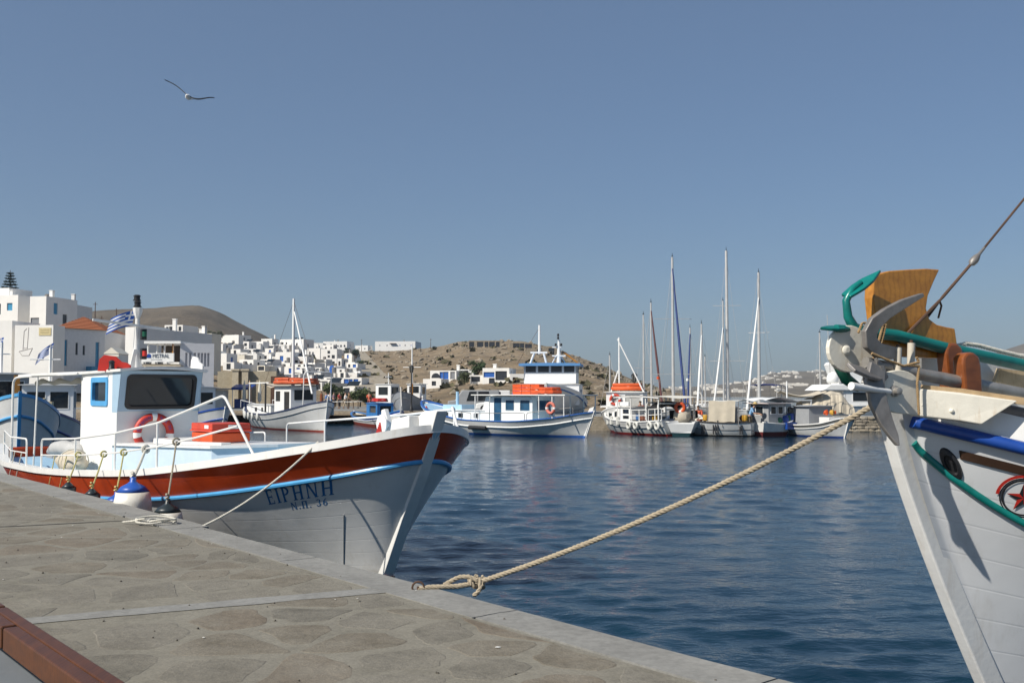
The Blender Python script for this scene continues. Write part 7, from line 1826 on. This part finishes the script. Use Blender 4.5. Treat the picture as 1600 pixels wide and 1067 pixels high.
# the restaurant with its sign
def restaurant():
    D = 104; z = lambda y: P(250, y, D).z; x = lambda px: (px-800)/1600*D
    T = thing('restaurant', 'white restaurant with open upper veranda and name board on its parapet', 'restaurant', (x(222), D, 1.0), 0, LG); o = Vector((x(222), D, 1.0))
    def L(px, dy, y): return Vector((x(px) - o.x, dy, z(y) - 1.0))
    def bx(nm, mat, px0, px1, d0, d1, y0, y1, **k):
        a, b = L(px0, d0, y1), L(px1, d1, y0); part(nm, mat, T, lambda m: m.box((a+b)/2, (abs(b.x-a.x), abs(b.y-a.y), abs(b.z-a.z))), **k)
    bx('roof_slab', WHITE2, 226, 283, -.3, 7, 533, 537); bx('back_wall', paint('dim_interior', (.06, .045, .035), .9, .3), 228, 282, 4.5, 4.8, 537, 566); bx('floor_slab', PLASTER, 222, 283, -.6, 7, 566, 569)
    bx('parapet', WHITE2, 224, 274, -.6, -.35, 552, 567); bx('lower_wall', PLASTER2, 222, 283, .5, 7, 569, 611)
    for px, mat in ((229, WHITE2), (243, WHITE2), (255, WHITE2), (268, PINE), (281, WHITE2)): bx('column', mat, px - .7, px + .9, .2, .5, 537, 566)
    a, b = L(281, 0, 611), L(330, 0, 536); W_ = b.x - a.x; Hh = b.z - a.z
    m = MB(); hol = [(W_*f, Hh*.52, W_*(f + .07), Hh*.80) for f in (.16, .28, .42, .54, .64, .74, .84)]
    m.panel(a, (.92, .4, 0), (0, 0, 1), W_*1.05, Hh, hol, .2); m.panel(a + Vector((.92, .4, 0)).normalized()*W_*1.05, (-.4, .92, 0), (0, 0, 1), 6, Hh, [], .1)
    obj('side_wall', m, paint('lilac_white', (.68, .68, .70), .85, .05), T)
    for q in hol:
        e = Vector((.92, .4, 0)).normalized(); inn = Vector((0, 0, 1)).cross(e)*.15
        part('niche', paint('niche_grey', (.5, .5, .53), .85), T, lambda m: m.add([a + inn + e*q[0] + Vector((0, 0, q[1])), a + inn + e*q[2] + Vector((0, 0, q[1])), a + inn + e*q[2] + Vector((0, 0, q[3])), a + inn + e*q[0] + Vector((0, 0, q[3]))], [(0, 1, 2, 3)]))
    fc = bpy.data.curves.new('sign_text', 'FONT'); fc.body = 'MISTRAL'; fc.size = .54; fc.extrude = .01
    to = bpy.data.objects.new('sign_text_tmp', fc); COL.objects.link(to); dg = bpy.context.evaluated_depsgraph_get(); me = bpy.data.meshes.new_from_object(to.evaluated_get(dg)); bpy.data.objects.remove(to)
    me.materials.append(paint('sign_ink', (.06, .09, .14), .6)); so = bpy.data.objects.new('sign_lettering', me); COL.objects.link(so); so.parent = T; so.location = L(241, -.64, 559.0); so.rotation_euler = (R(90), 0, 0)
    so['label'] = 'dark name letters on the white parapet'; so.scale = (.82, 1, 1)
    part('sign_mark', RBLUE, T, lambda m: m.prism([(0, 0), (.42, 0), (.42, .3), (.21, .42), (0, .3)], L(232.5, -.615, 559.2), (1, 0, 0), (0, 0, 1), (0, -.02, 0)))
    bx('tagline', GREY, 239, 256, -.625, -.6, 561.5, 562.3); bx('awning', CANVAS, 222, 290, -1.6, -.6, 571, 573); bx('shop_front', WM['d'], 232, 284, .42, .5, 577, 606)
    for i in range(5): bx('table_group', WM['d'] if i % 2 else PLASTER, 226 + 9*i, 231 + 9*i, -1.3, -.7, 566, 569)
restaurant()
# retaining wall, columns and the rust coloured wall below the village
def low_walls():
    D = 117; x = lambda px: (px-800)/1600*D; z = lambda y: P(400, y, D).z
    o = part('retaining_wall', stone('beige_render', [(.3, (.34, .29, .20)), (.7, (.45, .39, .29))], .8, bump=.2), None, lambda m: m.box(((x(340)+x(432))/2, D + .3, (z(580)+.8)/2), (x(432)-x(340), .6, z(580)-.8))); tag(o, 'long beige retaining wall along the far promenade', 'wall')
    o = part('rust_wall', paint('rust_brown_wall', (.10, .05, .032), .9, .3), None, lambda m: m.box(((x(426)+x(452))/2, D - .6, (z(588)+.8)/2), (x(452)-x(426), .5, z(588)-.8))); tag(o, 'dark rust coloured wall at the end of the beige wall', 'wall')
    for px, top, lab in ((370, 578, 'pale stone gate pillar against the beige wall, beside the white shack'), (385, 578, 'pale stone gate pillar against the beige wall, beside the blue parasols')):
        o = part('gate_pillar', stone('pillar_stone', [(.3, (.42, .36, .26)), (.7, (.55, .48, .36))], 1.2, bump=.3), None, lambda m: (m.box((x(px), D - .35, (z(top)+.9)/2), (.7, .5, z(top)-.9)), m.box((x(px), D - .35, z(top)), (.95, .7, .2)))); tag(o, lab, 'pillar')
    for i, (px, lab) in enumerate(((400, 'folded cream parasol by the blue stall, beside the gate pillars'), (408, 'folded peach parasol by the blue stall'), (423, 'folded cream parasol by the wooden mast'))):
        T = thing('parasol', lab, 'parasol', (x(px), 112, 1.0), 0); part('pole', WHITE2, T, lambda m: m.tube([(0, 0, 0), (0, 0, 2.9)], .04, 6)); part('folded_canopy', [CREAM, paint('peach_canvas', (.66, .42, .26), .8), CREAM][i], T, lambda m: m.lathe([(.16, .7), (.22, 1.0), (.18, 2.0), (.10, 2.7), (.02, 3.05)], n=8), smooth=True)
    T = thing('stall', 'blue awninged stall against the beige wall', 'stall', (x(394), 113, 1.0), 0)
    part('awning', RBLUE, T, lambda m: m.prism([(-.9, 2.0), (-.9, 2.25), (1.0, 2.6), (1.0, 2.4)], (-1.0, 0, 0), (0, 1, 0), (0, 0, 1), (2.2, 0, 0))); part('counter', RBLUE, T, lambda m: m.box((0, .2, .5), (1.8, .5, 1.0)))
    for sx in (-.9, 1.1): part('post', WHITE2, T, lambda m: m.box((sx, -.8, 1.05), (.06, .06, 2.1)))
    T = thing('shack', 'low white shack with grey roof on the far promenade', 'shack', (x(355), 111, 1.0), 0)
    part('wall', PLASTER, T, lambda m: m.box((0, 1.2, 1.0), (2.4, 2.2, 2.0))); part('roof', GREY, T, lambda m: m.box((-.6, 1.0, 2.1), (4.6, 3.0, .12)), bevel=.02); part('door', WM['d'], T, lambda m: m.box((-.3, .08, .85), (.8, .05, 1.6)))
low_walls()
# thin telegraph poles and aerials on the skyline
for px, top, D, lab in ((149, 472, 230, 'thin dark telegraph pole on the hill crest, tallest of three'), (159, 494, 235, 'short dark pole beside the tallest telegraph pole'), (182, 482, 240, 'faint slender pole farther along the hill crest'), (673, 529, 440, 'lone pole on the headland crest'), (565, 530, 455, 'thin pole at the top of the climbing lane')):
    p = P(px, top, D); zb = terrain(p.x, D) - .5; T = thing('utility_pole', lab, 'pole', (p.x, D, zb), 0)
    part('pole', RUST, T, lambda m: m.tube([(0, 0, 0), (0, 0, p.z - zb)], [.14, .09], 6), smooth=True); part('cross_arm', RUST, T, lambda m: m.box((0, 0, p.z - zb - .5), (1.0, .1, .1)))

# far-shore houses
gF = random.Random(77)
fhm = paint('far_house_white', (.66, .63, .57), .9, .05)
cnt = 0; shared = []
for k in range(3):
    m = MB(); m.box((0, 0, 1.2), (7 + 2*k, 6, 4.6)); m.box((3 + k, -1, .6), (4, 5, 3.4)); m.box((-2, .5, 3.8), (3.2, 4, 1.6)); shared.append(m)
base = []
for m in shared:
    T = obj('house', m, fhm); base.append(T)
first = [True]*3
while cnt < 150:
    u = gF.random(); px = 1020 + 330 * gF.random() if gF.random() < .75 else gF.uniform(1340, 1600); v = gF.uniform(.06, .60)
    a, b = 960, 2500; q = farfn((px - a)/(b - a), v)
    if px > 1420 and v > .35: continue
    k = gF.randrange(3)
    if first[k]: o = base[k]; first[k] = False
    else: o = base[k].copy(); COL.objects.link(o)
    o.location = q; sc = gF.uniform(.45, 1.0); o.scale = (sc*gF.uniform(.8, 1.7), sc, sc*gF.uniform(.7, 1.0)); o.rotation_euler = (0, 0, gF.uniform(-.5, .5))
    tag(o, 'tiny white house scattered on the hazy far hillside', 'house', 'tiny houses on the far hillside'); cnt += 1

# ------------------------------------------------------------ trees
def leafmat(name, c): return paint(name, c, .75, .45, scale=1.5, bump=0)
LEAF = leafmat('tamarisk_leaf', (.075, .095, .04)); LEAF2 = leafmat('pine_needle', (.022, .04, .024)); LEAF3 = leafmat('olive_leaf', (.06, .08, .035)); BARK = paint('bark', (.10, .075, .05), .95, .3)
def tree(label, base, hgt, rad, mat, seed, n=1500, leaf=.28, trunk=.3, name='tree'):
    T = thing(name, label, 'tree', base, 0); g = random.Random(seed)
    clumps = [(Vector((g.uniform(-.6, .6)*rad, g.uniform(-.6, .6)*rad, hgt*g.uniform(trunk + .1, .86))), rad*g.uniform(.3, .52)) for _ in range(11)]
    m = MB(); m.tube([(0, 0, -.4), (rad*.04, 0, hgt*.3), (0, .02*hgt, hgt*.62)], [hgt*.045, hgt*.035, hgt*.015], 7)
    for c, r in clumps: m.tube([(0, 0, hgt*trunk*g.uniform(.6, 1.2)), c*.6 + Vector((0, 0, hgt*.12)), c], [hgt*.018, hgt*.012, hgt*.005], 5)
    obj('trunk', m, BARK, T, smooth=True)
    m = MB()
    for _ in range(n):
        c, r = g.choice(clumps); d = Vector((g.gauss(0, 1), g.gauss(0, 1), g.gauss(0, .8))).normalized(); p = c + d * r * g.random() ** .4
        e = Vector((g.gauss(0, 1), g.gauss(0, 1), g.gauss(0, 1))).normalized() * leaf * g.uniform(.6, 1.2); f = e.orthogonal().normalized() * leaf * .5
        m.add([p - e - f*.3, p - f, p + e, p + f], [(0, 1, 2, 3)])
    obj('crown', m, mat, T); return T
def on_land(px, py): q = hit(px, py); return Vector((q.x, q.y, terrain(q.x, q.y) - .2))
def ql(px, D): return Vector(((px-800)/1600*D, D, 1.0))
tree('bushy grey green tamarisk on the promenade beside the kaiki bow', ql(524, 122), 2.8, 1.5, LEAF, 1, 2200, .15)
tree('bushy tamarisk by the foot of the climbing lane', ql(563, 121), 2.3, 1.4, leafmat('fresh_leaf', (.085, .11, .035)), 2, 2000, .15)
tree('low dark bush at the edge of the promenade trees', ql(575, 123), 1.6, 1.0, LEAF3, 3, 900, .15)
def lt(label, px, py, hp, rp, mat, seed, n=1200):
    b = on_land(px, py); k = b.y / 1600; return tree(label, b, hp*k, rp*k, mat, seed, n, max(.12, rp*k*.11))
lt('round green tree between the headland houses', 746, 594, 34, 14, leafmat('green_leaf', (.045, .08, .025)), 4)
lt('smaller pale tree before the low headland house', 726, 600, 24, 11, LEAF, 5)
lt('dark cypress like tree beside the village lane', 556, 566, 24, 7, LEAF2, 6)
lt('dark shrub below the cypress on the lane', 562, 578, 18, 9, LEAF3, 7)
lt('dark bush under the village skyline arches', 545, 560, 18, 8, LEAF2, 8)
lt('dark green bush filling the garden gateway', 489, 569, 14, 8, LEAF3, 9)
lt('olive bush behind the long white house on the hill foot', 336, 536, 20, 13, LEAF3, 10)
# norfolk pine
def norfolk():
    p = P(15, 470, 172); zt = P(15, 422, 172).z; T = thing('pine_tree', 'dark tiered norfolk pine rising behind the white houses', 'tree', (p.x, 172, p.z - 8), 0); z0 = 8.0; hh = zt - p.z + 8
    part('trunk', BARK, T, lambda m: m.tube([(0, 0, 0), (0, 0, hh)], [.3, .04], 8), smooth=True); g = random.Random(3); m = MB(); k = 0; z = z0 - 3
    while z < hh - .25:
        t = (hh - z)/(hh - z0 + 3); r = .25 + 2.6*t
        for i in range(9):
            a = i*2*math.pi/9 + k*.5 + g.uniform(-.1, .1); d = Vector((math.cos(a), math.sin(a), 0)); n = max(3, int(r*6))
            for j in range(n):
                s = r*(j+.6)/n; q = Vector((0, 0, z + .12*s + g.uniform(-.05, .05))) + d*s
                for _ in range(7):
                    e = (d*.6 + Vector((g.gauss(0, .5), g.gauss(0, .5), g.gauss(.25, .3)))).normalized()*.3; f = e.orthogonal().normalized()*.07; m.add([q-f, q+e, q+f], [(0, 1, 2)])
        z += .42 + .3*t; k += 1
    obj('crown', m, LEAF2, T)
norfolk()

# ------------------------------------------------------------ lamp posts, cars, people
def lamp_post(label, px, D, top_py):
    p = P(px, top_py, D); T = thing('street_lamp', label, 'street lamp', (p.x, D, 1.0), 0); h = p.z - 1.0
    IR = paint('black_iron', (.02, .02, .022), .5, .2)
    part('post', IR, T, lambda m: m.lathe([(.16, 0), (.16, .3), (.10, .4), (.07, .9), (.055, h*.8), (.05, h - .75)], n=10), smooth=True)
    lt = part('lantern', IR, T, lambda m: (m.lathe([(.10, h - .75), (.06, h - .70)], n=6), m.lathe([(.24, h - .18), (.12, h - .05), (.02, h)], n=6), [m.bar((.12*math.cos(a), .12*math.sin(a), h - .70), (.22*math.cos(a), .22*math.sin(a), h - .18), .03, .03) for a in [k*math.pi/3 for k in range(6)]]))
    part('lantern_glass', glass('lamp_glass', (.12, .12, .11), .2), lt, lambda m: m.lathe([(.11, h - .69), (.205, h - .19)], n=6))
lamp_post('black iron lamp post with lantern before the headland houses', 643, 92, 570)
lamp_post('black iron lamp post with lantern among the boats by the mole', 991, 76, 582)
def car(label, px, D, rz, L, colm, kind='car'):
    T = thing('parked_' + kind, label, kind, ((px-800)/1600*D, D, 1.006), rz); w = 1.7; h = 1.5 if kind == 'car' else 1.9
    body = [(0, .28), (.02*L, .75), (.2*L, .85), (.34*L, h - .05), (.42*L, h), (.82*L, h), (.95*L, .95), (L, .85), (L, .28)] if kind == 'car' else [(0, .3), (0, .9), (.14*L, 1.0), (.28*L, h), (L, h), (L, .3)]
    part('body', colm, T, lambda m: m.prism(body, (0, 0, 0), (1, 0, 0), (0, 0, 1), (0, w, 0)), bevel=.06)
    for y in (-.006, w + .006): part('side_window', GLASS, T, lambda m: m.add([(.36*L, y, .92), (.56*L, y, .92), (.56*L, y, h - .12), (.42*L, y, h - .12)], [(0, 1, 2, 3)])); part('side_window', GLASS, T, lambda m: m.add([(.59*L, y, .92), (.84*L, y, .92), (.80*L, y, h - .12), (.59*L, y, h - .12)], [(0, 1, 2, 3)]))
    for x in (.18*L, .8*L):
        for y in (.08, w - .08): wl = part('wheel', BLACK, T, lambda m: m.lathe([(.2, -.1), (.31, -.1), (.31, .1), (.2, .1)], (x, y, .31), (0, 1, 0), 14), smooth=True); part('hub', ALU, wl, lambda m: m.lathe([(.17, -.11), (.17, .11)], (x, y, .31), (0, 1, 0), 10))
car('white parked car with dark windows behind the long kaiki', 743, 88, R(2), 4.0, WHITE2)
car('grey van parked on the mole road behind the pale blue cabin top', 700, 92, R(4), 4.6, GREY, 'van')
car('white van beside the grey van on the mole road', 722, 98, R(3), 4.6, WHITE2, 'van')
car('red parked car beyond the long kaiki windbreak', 783, 93, R(0), 3.8, REDP)
car('dark blue car parked at the foot of the lane', 583, 124, R(5), 4.0, paint('car_blue', (.05, .07, .12), .3))
def skel(name, mat, T, verts, edges, radii, root=0):
    me = bpy.data.meshes.new(name); me.from_pydata(verts, edges, []); me.materials.append(mat)
    o = bpy.data.objects.new(name, me); COL.objects.link(o); o.parent = T
    s = o.modifiers.new('skin', 'SKIN'); s.use_smooth_shade = True; sub = o.modifiers.new('sub', 'SUBSURF'); sub.levels = 1; sub.render_levels = 1
    sv = me.skin_vertices[0].data
    for i, r in enumerate(radii): sv[i].radius = r if isinstance(r, tuple) else (r, r); sv[i].use_root = (i == root)
    return o
def person(label, loc, rz, shirt, pants, pose='stand', hair=(.04, .03, .02), hat=None, g=None):
    T = thing('person', label, 'person', loc, rz)
    st = {'stand': (0, 0), 'walk': (.28, .2), 'lean': (.1, .1)}[pose]; ln = .35 if pose == 'lean' else .0
    a, b = st; hip = Vector((0, 0, .92)); ch = Vector((ln*.5, 0, 1.32)); nk = Vector((ln*.8, 0, 1.50)); hd = Vector((ln*.95 + .02, 0, 1.64)); tp = Vector((ln + .02, 0, 1.73))
    arm = .45 if pose == 'lean' else a
    V = [hip, ch, nk, hd, tp]; E_ = [(0, 1), (1, 2), (2, 3), (3, 4)]; Rr = [(.15, .11), (.17, .11), .06, .095, .06]
    for sd in (1, -1):
        k = len(V); d = a*sd
        V += [Vector((0, sd*.09, .86)), Vector((d*.5 + .03, sd*.10, .48)), Vector((d*.8 - .05*b, sd*.10, .08)), Vector((d*.8 + .14, sd*.11, .04))]; E_ += [(0, k), (k, k+1), (k+1, k+2), (k+2, k+3)]; Rr += [.095, .065, .045, .04]
        k = len(V); sh = ch + Vector((0, sd*.19, .1))
        V += [sh, sh + Vector((-d*.3 + arm*.25, sd*.05, -.28)), sh + Vector((-d*.5 + arm*.9 + .06, sd*.04, -.50 + arm*.35)), sh + Vector((-d*.5 + arm*1.15 + .09, sd*.03, -.60 + arm*.40))]; E_ += [(1, k), (k, k+1), (k+1, k+2), (k+2, k+3)]; Rr += [.06, .045, .034, .036]
    skel('body', SKIN, T, [tuple(v) for v in V], E_, Rr)
    # clothes follow the body
    sv = [hip + Vector((0, 0, -.02)), ch, nk + Vector((0, 0, -.07))]; se = [(0, 1), (1, 2)]; sr = [(.165, .125), (.19, .13), .085]
    for k in (9, 17): 
        i = len(sv); sv += [V[k], V[k+1]]; se += [(1, i), (i, i+1)]; sr += [.078, .062]
    skel('shirt', shirt, T, [tuple(v) for v in sv], se, sr)
    pv = [hip]; pe = []; pr = [(.165, .125)]
    for k in (5, 13): 
        i = len(pv); pv += [V[k], V[k+1], V[k+2] + Vector((0, 0, .08))]; pe += [(0, i), (i, i+1), (i+1, i+2)]; pr += [.11, .082, .066]
    skel('trousers', pants, T, [tuple(v) for v in pv], pe, pr)
    part('hair', paint('hair_%d' % int(hair[0]*1000), hair, .8), T, lambda m: m.blob((hd.x - .015, 0, hd.z + .06), .105, 1, .1, 10, 6, (1, .95, .8)), smooth=True)
    if hat: part('hat', hat, T, lambda m: m.lathe([(.20, 0), (.20, .02), (.11, .03), (.10, .10), (.03, .13)], (hd.x, 0, hd.z + .05), n=14), smooth=True)
    return T
C = lambda n, c: paint('cloth_' + n, c, .9, .15)
person('person in blue shirt and straw hat leaning over nets in the curtained boat', MW[J_T.name] @ Vector((J_L*.045, .55, .30)), R(-30), C('skyblue', (.22, .40, .62)), C('khaki', (.25, .2, .13)), 'lean', hat=paint('straw', (.6, .45, .2), .9))
for i, (px, D, rz, s, p_, ps, lab) in enumerate((
    (510, 112, 30, C('blue', (.05, .2, .5)), C('grey', (.2, .2, .22)), 'walk', 'person in blue top walking on the far promenade'),
    (503, 114, 200, C('pink', (.55, .25, .25)), C('beige', (.4, .33, .24)), 'stand', 'person in pink top standing near the kaiki bow frame'),
    (516, 113, -60, C('white', (.7, .7, .7)), C('blue', (.05, .2, .5)), 'walk', 'person in white top beside the blue topped walker'),
    (531, 111, 150, C('red', (.45, .06, .05)), C('dark', (.04, .04, .05)), 'stand', 'person in red top near the tamarisk'),
    (540, 110, 20, C('white', (.7, .7, .7)), C('beige', (.4, .33, .24)), 'walk', 'person in white shirt and beige trousers mid-stride by the tamarisk'),
    (546, 110.5, 190, C('tan', (.35, .22, .1)), C('tan2', (.3, .2, .1)), 'stand', 'person in tan clothes standing by the dark hulled boat'),
    (577, 112, 90, C('coral', (.62, .12, .06)), C('coral2', (.4, .1, .07)), 'walk', 'person in coral clothes walking at the foot of the lane'),
    (522, 116, 0, C('mauve', (.3, .18, .22)), C('dark', (.04, .04, .05)), 'stand', 'person in mauve top under the trees'))):
    person(lab, ql(px, D) + Vector((0, 0, .006)), R(rz), s, p_, ps)
for px, D, s, lab, z in ((1003, 69.5, C('rustred', (.35, .09, .05)), 'person in rust red top sitting back under the white boat canopy', .35), (1093, 68.0, C('coral', (.62, .12, .06)), 'person in coral vest on the curtained boat foredeck', .05)):
    person(lab, ((px-800)/1600*D, D, z), R(-120), s, C('dark', (.04, .04, .05)), 'lean')
# white tables and chairs of the promenade cafe
for i in range(9):
    px = 500 + 7.5*i; D = 106 + 2.5*(i % 3); T = thing('cafe_table', 'small pale cafe table on the far promenade', 'table', ql(px, D) + Vector((0, 0, .006)), 0, 'cafe tables on the far promenade')
    part('top', PLASTER, T, lambda m: m.box((0, 0, .74), (.8, .8, .04))); part('leg', WM['w'], T, lambda m: m.lathe([(.22, 0), (.04, .05), (.04, .72)], n=8))
# ------------------------------------------------------------ air
def make_haze():
    mb = MB(); mb.box((0, 1750, 110), (9000, 3700, 224))
    m = bpy.data.materials.new('haze_air'); m.use_nodes = True
    n = m.node_tree.nodes; l = m.node_tree.links; n.clear()
    out = n.new('ShaderNodeOutputMaterial'); v = n.new('ShaderNodeVolumePrincipled')
    v.inputs['Color'].default_value = (.78, .88, 1.0, 1); v.inputs['Density'].default_value = HAZE
    v.inputs['Anisotropy'].default_value = .2
    l.new(v.outputs[0], out.inputs['Volume'])
    o = obj('haze', mb, m); tag(o, 'thin summer haze over the harbour', None, None, 'stuff')
HAZE = 0.00015
make_haze()
